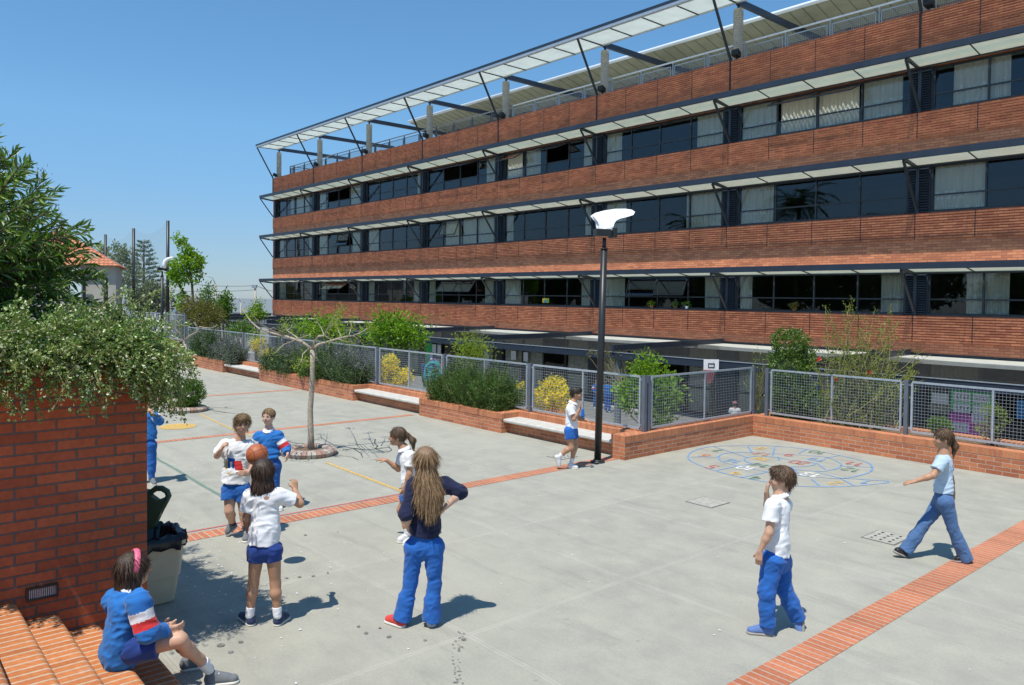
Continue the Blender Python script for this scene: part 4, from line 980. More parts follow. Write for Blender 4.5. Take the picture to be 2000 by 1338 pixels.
def upole(px, ytop, dd, label, lampy=None, r=.09):
    t_ = Vector(at_d(px, ytop, dd)); e = empty('utility_pole', (t_.x, t_.y, ZL), label, 'utility pole'); s = MB(); s.tube([Vector((t_.x, t_.y, ZL-3)), t_], [r*1.3, r], 8); s.build('pole', M['col_concrete'], e); return e, t_
e, tA = upole(421, 555, 62, 'grey concrete pole carrying a small street light left of the school')
s = MB(); a = tA; pts = [a, a+Vector((0, 0, .5))-RT*.25, a+Vector((0, 0, .75))-RT*.9, a+Vector((0, 0, .78))-RT*1.2]; s.tube(pts, .035, 6); s.build('lamp_arm', M['galv'], e); s = MB(); s.bar(pts[-1]+RT*.1, pts[-1]-RT*.45, .22, .14); s.build('lamp_head', M['white'], e)
e, tB = upole(499, 556, 62, 'grey concrete utility pole just left of the school corner')
s = MB(); s.bar(tB-RT*.25-Vector((0, 0, .15)), tB+RT*.1-Vector((0, 0, .15)), .3, .25); s.build('transformer', M['galv'], e)
e, tC = upole(331, 560, 60, 'grey utility pole beside the tall net pole', r=.13)
def wire(a, b2, sag, label):
    s = MB(); s.tube([Vector(a).lerp(Vector(b2), u)-Vector((0, 0, sag*4*u*(1-u))) for u in np.linspace(0, 1, 12)], .02, 4); tag(s.build('power_line', M['black']), label, 'power line')
wire(at_d(250, 535, 58), at_d(499, 558, 62), .35, 'upper thin black power line above the sea'); wire(at_d(250, 560, 58), at_d(499, 566, 62), .25, 'lower thin black power line above the sea'); wire(at_d(499, 557, 62), at_d(560, 572, 60), .15, 'short black power line between the pole and the school')
e, tD = upole(470, 590, 75, 'small far street light post in front of the sea', r=.05)
s = MB(); s.tube([tD, tD+Vector((0, 0, .4))-RT*.2, tD+Vector((0, 0, .45))-RT*.6], .035, 6); s.build('lamp_arm', M['galv'], e)
s = MB(); a = at_d(440, 611, 80); b2 = at_d(545, 613, 80); s.bar(a, b2, .08); 
for k in range(12): q = Vector(a).lerp(Vector(b2), k/11); s.bar(q-Vector((0, 0, 1)), q, .05)
tag(s.build('shore_railing', M['steel']), 'dark railing along the shore road', 'railing')
c = at_d(321, 612, 75); e = empty('parked_truck', (c[0], c[1], ZL), 'white truck body glimpsed over the creeper', 'truck')
s = MB(); cambox(s, (c[0], c[1], c[2]), 1.6, 1.1, 3); s.build('cargo_box', M['white'], e); s = MB(); cambox(s, (c[0]+RT.x*1.2, c[1]+RT.y*1.2, c[2]-.4), .8, 1.0, 2.2); s.build('cab', M['galv'], e)
c = at_d(529, 463.5, 35.4)
c = at_Y(533, 467, 23.45); e = empty('security_camera', c, 'small white security camera on the school corner', 'camera'); s = MB(); s.bar(Vector(c)+Vector((-.02, -.1, 0)), Vector(c)+Vector((-.3, -.35, -.05)), .12); s.build('camera_body', M['white'], e); s = MB(); s.bar(Vector(c), Vector(c)+Vector((-.05, -.15, 0)), .04); s.build('bracket', M['galv'], e)
# ================================================================== VEGETATION
def leaves(name, C_, D_, L, W, mat, parent=None, jit=.35, fold=.25):
    C_ = np.asarray(C_, float); n = len(C_); D_ = np.asarray(D_, float)
    D_ = D_+RNG.normal(0, jit, (n, 3)); D_ /= np.linalg.norm(D_, axis=1)[:, None]+1e-9
    r = RNG.normal(0, 1, (n, 3)); r[:, 2] *= .5
    S_ = np.cross(D_, r); S_ /= np.linalg.norm(S_, axis=1)[:, None]+1e-9
    Nn = np.cross(S_, D_); Nn[Nn[:, 2] < 0] *= -1
    l = L*RNG.uniform(.65, 1.25, n)[:, None]; w_ = W*RNG.uniform(.7, 1.2, n)[:, None]
    b = C_; m_ = C_+D_*l*.5; tip = C_+D_*l-Nn*l*.08
    a1 = m_+S_*w_*.5+Nn*w_*fold; a2 = m_-S_*w_*.5+Nn*w_*fold
    V = np.stack([b, a1, tip, a2], 1).reshape(-1, 3); i = np.arange(n)*4
    Fc = np.concatenate([np.stack([i, i+1, i+2], 1), np.stack([i, i+2, i+3], 1)])
    return np_mesh(name, V, Fc, mat, parent)
def pxblob(px, py, rx, ry, dd, rz=None):
    c = at_d(px, py, dd); k = dd/F_PX
    return (c, np.array([rx*k, (rx*k if rz is None else rz), ry*k]))
AX = np.array([[RT.x, RT.y, 0], [FW.x, FW.y, 0], [0, 0, 1.]])
def cloud(blobs, nclump, per, sig, upb=.4, shell=.55):
    C_ = []; D_ = []
    vol = np.array([b[1].prod() for b in blobs])**.7; vol /= vol.sum()
    for (c, r), v in zip(blobs, vol):
        k = max(2, int(nclump*v)); u = RNG.normal(0, 1, (k, 3)); u /= np.linalg.norm(u, axis=1)[:, None]
        rad = RNG.uniform(0, 1, k)**(1/3.)*(1-shell)+shell*RNG.uniform(.6, 1.08, k); loc = u*rad[:, None]*r
        cc = c+loc@AX
        out = (u@AX); 
        for q, o_ in zip(cc, out):
            m_ = RNG.poisson(per)+1; C_.append(q+RNG.normal(0, sig, (m_, 3))); D_.append(np.tile(o_*.8+np.array([0, 0, upb]), (m_, 1))+RNG.normal(0, .5, (m_, 3)))
    return np.concatenate(C_), np.concatenate(D_)
def stems(name, base, targets, r0, mat, parent, wob=.08):
    s = MB(); base = Vector(base)
    for t_ in targets:
        t_ = Vector(t_); pts = []
        b = base+Vector((random.uniform(-.05, .05), random.uniform(-.05, .05), 0))
        for u in np.linspace(0, 1, 6):
            q = b.lerp(t_, u); q.z = b.z+(t_.z-b.z)*(u**.85); q += Vector([random.uniform(-wob, wob)*math.sin(math.pi*u) for _ in range(3)]); pts.append(q)
        s.tube(pts, [r0*(1-.75*u) for u in np.linspace(0, 1, 6)], 5, cap=False)
    return s.build(name, mat, parent)
def shrub(name, label, cat, base, blobs, ncl, per, sig, L, W, mat, stemmat=None, r0=.012, nst=12, upb=.4, shell=.55, group=None, part='foliage', stempart='branches', jit=.35):
    e = empty(name, base, label, cat, group)
    C_, D_ = cloud(blobs, ncl, per, sig, upb, shell)
    leaves(part, C_, D_, L, W, mat, e, jit)
    idx = RNG.choice(len(C_), nst)
    stems(stempart, base, [C_[i] for i in idx], r0, stemmat or M['bark'], e)
    return e
G = {}
G['bright'] = leafmat('bright_green_leaf', (.16, .30, .02), (.26, .40, .035), (.10, .2, .02), .4)
G['mid'] = leafmat('mid_green_leaf', (.06, .14, .02), (.13, .24, .035), (.2, .3, .05), .3)
G['dark'] = leafmat('dark_leaf', (.025, .07, .018), (.06, .12, .025), (.10, .17, .04), .2)
G['rosemary'] = leafmat('rosemary_leaf', (.035, .08, .03), (.09, .15, .05), (.14, .2, .08), .15)
G['rosemary2'] = leafmat('fresh_rosemary_leaf', (.05, .115, .022), (.11, .185, .035), (.16, .24, .07), .2)
G['lav'] = leafmat('lavender_leaf', (.11, .15, .10), (.18, .21, .15), (.22, .2, .30), .2)
G['lavf'] = leafmat('lavender_flower', (.18, .15, .32), (.30, .25, .42), None, .2)
G['yellow'] = leafmat('yellow_flower', (.85, .66, .01), (.90, .76, .03), (.40, .42, .03), .3)
G['cot'] = leafmat('creeper_leaf', (.09, .17, .025), (.27, .38, .085), (.58, .62, .38), .16, .9)
G['ole'] = leafmat('oleander_leaf', (.05, .12, .018), (.15, .26, .03), (.26, .38, .08), .25, .8)
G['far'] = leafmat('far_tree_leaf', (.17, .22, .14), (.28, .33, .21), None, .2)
G['farpine'] = leafmat('hazed_pine_needle', (.11, .17, .12), (.18, .24, .17), None, .1)  # needle colour lightened to carry the distance haze
G['hib'] = leafmat('hibiscus_leaf', (.05, .12, .015), (.13, .22, .03), (.22, .3, .06), .3, .6)
G['spring'] = leafmat('spring_leaf', (.20, .28, .03), (.32, .38, .06), (.14, .22, .03), .4)
G['olive'] = leafmat('olive_shrub_leaf', (.13, .13, .03), (.22, .20, .06), None, .3)
G['red'] = plain('red_petal', (.7, .03, .03), .5); G['pink'] = plain('pink_petal', (.75, .45, .48), .5); G['maroon'] = plain('maroon_bud', (.16, .03, .05), .6)
def plantbase(px, py, Y, z): 
    c = at_Y(px, py, Y); return (c[0], Y, z)
# creeper over the raised wall
e = empty('creeper', (XW-.8, YW-.8, 2.38), 'dense small leaved creeper with pale blossom spilling over the top of the tall brick wall', 'creeper')
C_ = []; D_ = []; st_ = MB()
def strand(p, v, L, grav=1.0, step=.03, dens=3.2, draw=True):
    p = Vector(p); v = Vector(v).normalized(); pts = [p.copy()]; n = int(L/step)
    for i in range(n):
        v += Vector((random.gauss(0, .12), random.gauss(0, .12), random.gauss(0, .10)-grav*.055)); v.normalize(); p = p+v*step; 
        if p.x < XW+.03 and p.y < YW+.03 and p.z < 2.40: # keep outside the wall
            if XW+.03-p.x < YW+.03-p.y: p.x = XW+.03+random.uniform(0, .02)
            else: p.y = YW+.03+random.uniform(0, .02)
        pts.append(p.copy()); k = np.random.poisson(dens)
        for _ in range(k): C_.append((p.x+random.gauss(0, .014), p.y+random.gauss(0, .014), p.z+random.gauss(0, .012))); D_.append((v.x+random.gauss(0, .8), v.y+random.gauss(0, .8), v.z+random.gauss(0, .6)+.5))
    if draw and len(pts) > 3: q = pts[::4]; st_.tube(q, [.003]*len(q), 4, cap=False)
np.random.seed(3)
def lump(y): return .5+.5*math.sin(y*3.1+.8)*math.sin(y*1.3+2)
for i in range(1150):
    y = random.uniform(-.6, YW+.05); x = XW-random.uniform(0, .55)
    strand((x, y, 2.38+random.uniform(0, .05)), (random.uniform(.2, 1), random.uniform(-.4, .6), random.uniform(.3, 1.2)), random.uniform(.25, .55)+.16*random.random()*lump(y), 1.6)
for i in range(90):   # hanging fingers on the face
    y = random.uniform(-.3, YW-.05); strand((XW+.03, y, 2.36), (.5, random.uniform(-.2, .3), -.2), random.uniform(.22, .50), 1.5, dens=3.4)
for i in range(330):   # corner mass that falls over the end of the wall
    x = XW-random.uniform(-.1, .9); y = YW-random.uniform(.0, .35)
    strand((x, y, 2.40), (random.uniform(-.1, .5), random.uniform(.1, .8), random.uniform(.1, .8)), random.uniform(.28, .72), 3.2, dens=3.8)
for i in range(520):   # humped top
    y = random.uniform(-.6, YW); x = XW-random.uniform(.2, 1.5)
    strand((x, y, 2.42), (random.uniform(-.5, .5), random.uniform(-.5, .6), 1), random.uniform(.12, .36)+.12*lump(y+1), .7)
for i in range(9):    # loose arching shoots
    y = random.uniform(1.1, YW); strand((XW-random.uniform(0, .5), y, 2.6), (random.uniform(0, .5), random.uniform(0, .8), 1.1), random.uniform(.35, .6), 1.2, dens=1.5)
leaves('foliage', C_, D_, .029, .021, G['cot'], e, .3); st_.build('stems', M['twig'], e)
print('creeper leaves', len(C_))
# oleander
e = empty('oleander', (-8.1, .4, 2.38), 'large oleander bush with long narrow leaves and pink flowers above the wall', 'oleander')
C_ = []; D_ = []; st_ = MB(); F1 = []; F2 = []
for i in range(680):
    # tips inside an uneven crown
    while True:
        q = Vector((random.uniform(-1.3, 1.2), random.uniform(-1.3, 1.45), random.uniform(.0, 2.12)))
        h = q.z; rr = 1.36*math.sqrt(max(0.02, 1-((h-.85)/1.30)**2))*(1.0+.12*math.sin(5*math.atan2(q.y, q.x)+h*3))
        if math.hypot(q.x, q.y) < rr: break
    b = Vector((-8.1+random.uniform(-.35, .35), .35+random.uniform(-.35, .35), 2.38)); t_ = Vector((-8.05, .36, 2.28))+q; t_.z = max(t_.z, 2.5)
    if t_.x > XW-.15: t_.x = XW-.15-random.random()*.3
    m_ = b.lerp(t_, .5)+Vector((0, 0, .25)); pts = [b, b.lerp(m_, .6), m_, m_.lerp(t_, .6), t_]
    st_.tube(pts, [.016, .012, .009, .006, .004], 5, cap=False)
    d = (t_-m_).normalized()
    for k in range(15):
        u = k/15; p = t_-d*(.55*u)
        for w3 in range(3):
            a = random.uniform(0, 6.28); o_ = d.orthogonal().normalized(); o_ = Matrix.Rotation(a, 3, d) @ o_
            C_.append(tuple(p)); dd_ = d*(.9-.5*u)+o_*.8+Vector((0, 0, -.1-.25*u)); D_.append(tuple(dd_))
    if random.random() < .3 and q.z > .7:
        for _ in range(16): F2.append(tuple(t_+Vector((random.gauss(0, .035), random.gauss(0, .035), .06+random.gauss(0, .035)))))
    if random.random() < .07 and q.z > .5 and q.x > .2:
        for a in range(5): F1.append((tuple(t_+Vector((0, 0, .02))), tuple(RT*math.cos(a*1.257)-FW*.4+Vector((0, 0, math.sin(a*1.257))))))
leaves('foliage', C_, D_, .125, .024, G['ole'], e, .22, .15); st_.build('branches', M['bark'], e)
leaves('buds', F2, np.tile([0, 0, 1.], (len(F2), 1)), .035, .008, G['maroon'], e, .4)
leaves('blossom', [f[0] for f in F1], [f[1] for f in F1], .045, .026, G['pink'], e, .05)
# bare tree in ring 1
d1 = float(CR[2] @ (np.array([*R1, 0])-CPOS)); e = empty('bare_tree', (*R1, .08), 'slim bare tree with spreading pruned branches in the near brick ring', 'tree')
s = MB(); tr = [(608, 884, 0), (607, 850, 0), (606, 800, .02), (609, 760, 0), (610, 720, 0), (611, 683, 0)]
s.tube([at_d(x, y, d1+o_) for x, y, o_ in tr], [.068, .055, .05, .047, .045, .05], 12); s.build('trunk', M['bark_pale'], e)
BRN = [([(611,683),(590,668),(560,657),(530,650),(505,640),(490,628),(478,612),(473,603)], .036, .1), ([(555,656),(530,645),(508,632),(495,618),(490,612)], .02, -.3), ([(590,668),(575,655),(560,645),(555,630)], .018, .4), ([(580,662),(598,655),(607,655),(606,650)], .012, -.2),
       ([(578,664),(555,672),(540,687),(530,692)], .014, -.5), ([(603,680),(592,692),(590,703),(586,712),(575,716)], .014, -.3), ([(586,702),(600,704)], .01, -.3), ([(611,683),(622,672),(640,668),(660,662),(680,656),(690,655),(705,650),(720,640),(725,637)], .032, .25),
       ([(611,684),(614,668),(622,658),(633,655),(642,640),(652,622),(662,606),(668,597)], .028, -.3), ([(660,662),(675,667),(690,668)], .012, -.2), ([(682,656),(686,640),(687,622)], .012, .3), ([(667,660),(659,642),(655,628)], .012, .5), ([(690,655),(700,663),(708,672)], .011, .1), ([(633,655),(645,662),(655,665)], .012, -.4), ([(520,647),(535,640),(548,646),(560,644)], .012, .3), ([(561,645),(570,640),(572,630)], .01, .5), ([(642,640),(655,635),(662,620)], .01, -.5), ([(633,655),(628,640),(618,625)], .012, .7), ([(530,650),(515,652),(500,662)], .009, -.5)]
s = MB(); TIP = []
for pts, r, o_ in BRN:
    n = len(pts); P3 = [Vector(at_d(x+random.uniform(-1, 1), y+random.uniform(-1, 1), d1+o_*3.0*i/(n-1)*.9)) for i, (x, y) in enumerate(pts)]
    s.tube(P3, [.82*r*(1-.72*i/(n-1)) for i in range(n)], 7); TIP.append(P3[-1]); TIP.append(P3[-2])
s.build('branches', M['bark_pale'], e)
C_ = []; D_ = []
for t_ in TIP:
    for _ in range(random.choice([8, 24, 44])): C_.append(tuple(t_+Vector([random.gauss(0, .06) for _ in range(3)]))); D_.append((random.gauss(0, 1), random.gauss(0, 1), random.gauss(.5, .6)))
leaves('foliage', C_, D_, .06, .022, G['spring'], e)
# small tree in ring 2 with branch reaching right
d2 = float(CR[2] @ (np.array([*R2, 0])-CPOS)); e = empty('bare_tree', (*R2, .08), 'thin bare sapling rising from the far bush ring', 'tree'); s = MB()
s.tube([at_d(x, y, d2) for x, y in ((376, 790), (375, 750), (372, 720), (366, 690), (359, 665))], [.04, .036, .032, .028, .024], 8); s.build('trunk', M['bark_pale'], e); s = MB(); TIP = []
for pts in ([(359,665),(372,655),(385,648),(390,638),(400,640),(412,641),(424,636)], [(359,665),(350,650),(335,640),(325,628),(312,622)], [(385,648),(388,640),(378,630)], [(359,665),(345,668),(330,660)], [(350,650),(352,636),(345,625)], [(335,640),(322,640),(308,632)]):
    P3 = [Vector(at_d(x, y, d2-.3*i*.3)) for i, (x, y) in enumerate(pts)]; s.tube(P3, [.022*(1-.7*i/(len(pts)-1)) for i in range(len(pts))], 6); TIP.append(P3[-1])
s.build('branches', M['bark_pale'], e); C_ = []; D_ = []
for t_ in TIP:
    for _ in range(10): C_.append(tuple(t_+Vector([random.gauss(0, .09) for _ in range(3)]))); D_.append((random.gauss(0, 1), random.gauss(0, 1), .6))
leaves('foliage', C_, D_, .06, .025, G['spring'], e)
shrub('round_shrub', 'round mid green bush in the far brick ring', 'shrub', (*R2, .08), [pxblob(371, 768, 27, 22, d2), pxblob(362, 752, 14, 10, d2), pxblob(385, 755, 12, 9, d2), pxblob(366, 790, 24, 6, d2)], 330, 12, .035, .055, .026, G['mid'], nst=14, shell=.4)
# rosemary and lavender planters
def spikes(name, label, x0, x1, y0, y1, z0, hfun, n, L, mat, cat='rosemary', lean=.25, dens=40, flower=None, ll=.024):
    e = empty(name, ((x0+x1)/2, (y0+y1)/2, z0), label, cat); C_ = []; D_ = []; s = MB(); Ft = []
    for i in range(n):
        x = random.uniform(x0, x1); y = random.uniform(y0, y1); h = hfun(x)*(.80+.28*math.sin(x*11+y*6)*math.cos(x*4.3))*random.uniform(.7, 1.25)
        ln = Vector((random.gauss(0, lean), random.gauss(0, lean)-.10, 1)).normalized(); b = Vector((x, y, z0)); p = b.copy(); v = ln.copy(); pts = [b]
        m_ = 8
        for k in range(m_): v += Vector((random.gauss(0, .10), random.gauss(0, .10), .03)); v.normalize(); p = p+v*h/m_; pts.append(p.copy())
        if i % 3 == 0: s.tube(pts[::2], [.005]*len(pts[::2]), 4, cap=False)
        for k in range(int(dens*h/.6)):
            u = random.random()**.8*m_; k0 = min(int(u), m_-1); q = pts[k0].lerp(pts[k0+1], u-k0); o_ = Vector((random.gauss(0, 1), random.gauss(0, 1), random.gauss(0, 1))).normalized()
            C_.append(tuple(q+o_*.012)); D_.append(tuple(v*.7+o_*.9))
        if flower:
            for k in range(7): Ft.append(tuple(pts[-1]+Vector((random.gauss(0, .012), random.gauss(0, .012), random.uniform(-.07, .05)))))
    for i in range(int(n*(x1-x0)*(1.6))):
        x = random.uniform(x0-.06, x1+.06); hh = hfun(x)*random.uniform(.0, .62); y = random.uniform(y0-.10, y1+.1); w3 = Vector((random.gauss(0, .6), random.gauss(-.3, .6), random.gauss(.6, .5)))
        for q in range(9): C_.append((x+random.gauss(0, .035), y+random.gauss(0, .035), z0+.04+hh+random.gauss(0, .03))); D_.append(tuple(w3+Vector((random.gauss(0, .4), random.gauss(0, .4), random.gauss(0, .4)))))
    leaves('foliage', C_, D_, ll*1.05, ll*.42, mat, e, .28); s.build('stems', M['twig'], e)
    if flower: leaves('flowers', Ft, np.tile([0, 0, 1.], (len(Ft), 1)), .03, .014, flower, e, .5)
    return e
spikes('rosemary_bush', 'big upright rosemary bush filling the brick planter left of the running boy', -15.42, -12.85, 10.75, 11.5, .34, lambda x: 1.02-.22*abs(x+14.1)+.10*math.sin(x*7), 760, .6, G['rosemary2'], dens=80, ll=.040, lean=.36)
spikes('rosemary_bush', 'dark rosemary bushes in the far left planter', -32.1, -29.9, 10.75, 11.2, .34, lambda x: 1.0+.15*math.sin(x*5), 240, .6, G['rosemary'], dens=40, ll=.07)
spikes('lavender_bush', 'greyish lavender in the far left planter beside the dark rosemary', -30.0, -27.9, 10.7, 11.3, .34, lambda x: .85+.1*math.sin(x*5), 220, .6, G['lav'], 'lavender', dens=36, flower=G['lavf'], ll=.07)
spikes('lavender_bush', 'wide purple grey lavender behind the bare tree', -24.8, -19.2, 10.95, 11.7, .34, lambda x: 1.05+.1*math.sin(x*4), 560, .6, G['lav'], 'lavender', dens=34, flower=G['lavf'], ll=.06)
spikes('rosemary_bush', 'dark rosemary trailing over the planter left of the bare tree trunk', -25.0, -22.9, 10.62, 11.3, .34, lambda x: .62+.14*math.sin(x*6), 260, .6, G['rosemary'], dens=50, ll=.055, lean=.4)
spikes('juniper_bush', 'tall dark green juniper right of the bare tree trunk', -22.3, -20.9, 10.6, 11.2, .34, lambda x: .95+.2*math.sin(x*7), 200, .6, G['rosemary2'], 'juniper', dens=56, ll=.05, lean=.22)
spikes('rosemary_bush', 'grey green rosemary at the right end of the lavender planter', -21.0, -19.1, 10.7, 11.2, .34, lambda x: .72+.08*math.sin(x*6), 230, .6, G['rosemary'], dens=46, ll=.05, lean=.38)
# yellow shrubs behind the fence
def dep(px, py, Y): return float(CR[2] @ (at_Y(px, py, Y)-CPOS))
def yellow(blobs, base, label, n):
    e = empty('yellow_shrub', base, label, 'flowering shrub', 'yellow flowering shrubs'); C_, D_ = cloud(blobs, int(n*.5), 7, .05, .4, .3); leaves('foliage', C_, D_, .05, .02, G['mid'], e)
    C2, D2 = cloud(blobs, int(n*1.7), 7, .045, .5, .75); leaves('flowers', C2, D2, .055, .042, G['yellow'], e, .6); stems('branches', base, [C_[i] for i in RNG.choice(len(C_), 10)], .01, M['bark'], e)
q = dep(770, 720, 12.0); yellow([pxblob(762, 712, 16, 20, q), pxblob(780, 738, 24, 14, q), pxblob(755, 735, 15, 18, q), pxblob(792, 728, 9, 8, q)], (*at_Y(770, 740, 12.0)[:2], .2), 'bright yellow flowering shrub behind the middle mesh panel', 230)
q = dep(1080, 765, 12.1); yellow([pxblob(1080, 765, 30, 24, q), pxblob(1060, 780, 25, 20, q), pxblob(1100, 785, 18, 16, q), pxblob(1015, 765, 12, 18, q), pxblob(1085, 742, 12, 8, q)], (*at_Y(1080, 790, 12.1)[:2], .2), 'yellow and green flowering shrub behind the running boy', 190)
q = dep(510, 680, 12.0); yellow([pxblob(503, 675, 13, 10, q), pxblob(518, 690, 14, 10, q), pxblob(512, 668, 6, 6, q)], (*at_Y(510, 690, 12.0)[:2], .2), 'small far yellow shrub beside the dark rosemary', 150)
# leafy trees behind the fence
def tree(label, base, blobs, ncl, per, L, W, mat, tr=.05, kind='leafy_tree', sig=.11, group=None, nst=14, shell=.5, barkm=None, lean=0):
    e = empty(kind, base, label, 'tree', group); C_, D_ = cloud(blobs, ncl, per, sig, .3, shell); leaves('crown', C_, D_, L, W, mat, e)
    cc = np.mean([b[0] for b in blobs], 0); fk = Vector(base).lerp(Vector(cc), .55); fk.x += lean
    s = MB(); s.tube([Vector(base), Vector(base).lerp(fk, .5)+Vector((.03, .02, 0)), fk], [tr, tr*.8, tr*.6], 8); s.build('trunk', barkm or M['bark'], e)
    stems('branches', fk, [C_[i] for i in RNG.choice(len(C_), nst)], tr*.45, barkm or M['bark'], e, .1); return e
q = dep(772, 648, 13.0); tree('bright lime green tree crown above the yellow shrub', (*at_Y(768, 700, 13.0)[:2], ZL), [pxblob(765, 638, 30, 18, q), pxblob(800, 645, 28, 18, q), pxblob(738, 655, 24, 12, q), pxblob(810, 668, 14, 12, q), pxblob(775, 665, 18, 12, q), pxblob(752, 632, 16, 12, q)], 170, 10, .15, .07, G['bright'], .05, sig=.16)
q = dep(620, 640, 13.3); tree('bright green tree crown behind the bare tree', (*at_Y(625, 700, 13.3)[:2], ZL), [pxblob(590, 642, 18, 18, q), pxblob(640, 635, 24, 16, q), pxblob(668, 650, 14, 10, q), pxblob(612, 655, 20, 10, q)], 120, 9, .15, .07, G['bright'], .05, sig=.16)
q = dep(922, 680, 12.6); tree('young light green tree behind the big rosemary', (*at_Y(925, 740, 12.6)[:2], ZL), [pxblob(905, 675, 14, 20, q), pxblob(930, 672, 14, 20, q), pxblob(948, 688, 12, 12, q), pxblob(918, 695, 24, 10, q)], 110, 9, .10, .03, G['spring'], .03)
q = dep(1260, 760, 12.6); tree('leafy climbing tree around the grey pergola post', (*at_Y(1250, 830, 12.6)[:2], ZL), [pxblob(1262, 722, 26, 24, q), pxblob(1245, 770, 34, 26, q), pxblob(1300, 775, 22, 34, q), pxblob(1290, 815, 18, 24, q), pxblob(1262, 750, 20, 20, q)], 260, 11, .11, .05, G['bright'], .03)
q = dep(1545, 700, 15.7); shrub('hibiscus_bush', 'dense dark green hibiscus at the corner of the right mesh fence', 'hibiscus', (*at_Y(1545, 790, 15.7)[:2], .28), [pxblob(1545, 670, 34, 30, q), pxblob(1540, 715, 42, 36, q), pxblob(1545, 770, 44, 40, q), pxblob(1585, 790, 30, 30, q), pxblob(1535, 820, 30, 14, q), pxblob(1575, 700, 20, 30, q)], 800, 12, .04, .06, .034, G['hib'], nst=30, shell=.5)
e = empty('hibiscus_bush', (*at_Y(1680, 800, 15.8)[:2], .28), 'straggly arching hibiscus with red flowers in front of the school', 'hibiscus'); s = MB(); C_ = []; D_ = []; q = dep(1690, 720, 15.8); FR = []
tips = [(1610,600),(1652,590),(1668,615),(1700,640),(1722,640),(1762,625),(1790,690),(1782,715),(1740,660),(1628,640),(1600,655),(1690,610),(1755,690),(1770,680),(1642,620),(1710,600),(1735,615),(1590,700),(1800,740),(1780,735),(1612,690),(1635,670),(1660,660),(1680,650),(1700,680),(1720,700),(1740,720),(1650,700),(1625,720),(1670,720),(1690,740),(1720,750),(1745,760),(1640,750),(1610,760),(1600,800),(1660,790),(1700,800),(1730,800),(1650,820),(1690,820),(1780,740),(1795,722)]
for k, (x, y) in enumerate(tips*2):
    bx = 1680+random.uniform(-75, 75); b = Vector(at_d(bx, 838, q+random.uniform(-.2, .3))); b.z = .28; t_ = Vector(at_d(x+random.gauss(0, 14)*(k >= len(tips)), y+random.gauss(0, 12)*(k >= len(tips)), q+random.uniform(-.5, .6)))
    pts = [b]; m_ = 9
    for i in range(1, m_+1):
        u = i/m_; w3 = b.lerp(t_, u); w3.z = b.z+(t_.z-b.z)*u**.8; w3 += Vector([random.gauss(0, .03) for _ in range(3)]); pts.append(w3)
    s.tube(pts, [.010*(1-.7*i/m_) for i in range(m_+1)], 5, cap=False)
    for i in range(2, m_+1):
        for _ in range(np.random.poisson(9)):
            u = random.random(); pp = pts[i-1].lerp(pts[i], u); C_.append(tuple(pp+Vector([random.gauss(0, .03) for _ in range(3)]))); D_.append((random.gauss(0, 1), random.gauss(0, 1), .7))
    for _ in range(2):
        i = random.randint(3, m_-1); d = Vector([random.gauss(0, 1) for _ in range(3)]); d.z = abs(d.z); d.normalize(); s.tube([pts[i], pts[i]+d*.15, pts[i]+d*.32], [.005, .004, .002], 4, cap=False)
        for _ in range(7): C_.append(tuple(pts[i]+d*random.uniform(.05, .32))); D_.append((random.gauss(0, 1), random.gauss(0, 1), .7))
leaves('foliage', C_, D_, .05, .026, leafmat('young_hibiscus_leaf', (.14, .2, .02), (.26, .3, .05), (.09, .15, .02), .35), e); s.build('branches', plain('pale_green_bark', (.30, .27, .12), .8, 0, .2, 20), e)
for (x, y) in ((1598, 702), (1697, 727), (1634, 740)):
    c = at_d(x, y, q-.35)
    for a in range(6): FR.append((tuple(c), tuple(RT*math.cos(a*1.05)-FW*.5+Vector((0, 0, math.sin(a*1.05))))))
leaves('flowers', [f[0] for f in FR], [f[1] for f in FR], .065, .045, G['red'], e, .05)
q = dep(1837, 835, 15.6); shrub('low_shrub', 'small green shrub behind the head of the walking girl', 'shrub', (*at_Y(1837, 850, 15.6)[:2], .28), [pxblob(1836, 832, 20, 14, q)], 90, 9, .035, .05, .025, G['mid'])
q = dep(1940, 820, 15.7); shrub('low_shrub', 'sparse yellowish shrub behind the far right mesh panel', 'shrub', (*at_Y(1940, 850, 15.7)[:2], .28), [pxblob(1945, 815, 20, 22, q), pxblob(1925, 838, 18, 14, q), pxblob(1930, 800, 10, 8, q)], 70, 8, .04, .045, .022, G['spring'])
q = dep(1490, 740, 16.6); shrub('low_shrub', 'twiggy pale shrub left of the fence corner post', 'shrub', (*at_Y(1480, 790, 16.6)[:2], .28), [pxblob(1480, 710, 16, 30, q), pxblob(1465, 740, 16, 30, q)], 24, 5, .06, .05, .022, G['spring'], M['twig'], .008, 24)
q = dep(1190, 690, 17.6); shrub('dry_vine', 'dry brown vine on the pergola beam', 'vine', (*at_Y(1215, 740, 17.7)[:2], 0), [pxblob(1190, 692, 36, 8, q), pxblob(1215, 708, 18, 12, q), pxblob(1150, 690, 14, 5, q)], 50, 7, .05, .06, .03, G['olive'], M['twig'], .015, 20)
q = dep(840, 615, 21); shrub('dry_vine', 'thin dry vine above the pergola by the first floor', 'vine', (*at_Y(845, 640, 21)[:2], 1.2), [pxblob(838, 618, 20, 4, q), pxblob(868, 615, 14, 3, q)], 24, 6, .05, .07, .03, G['olive'], M['twig'], .012, 8)
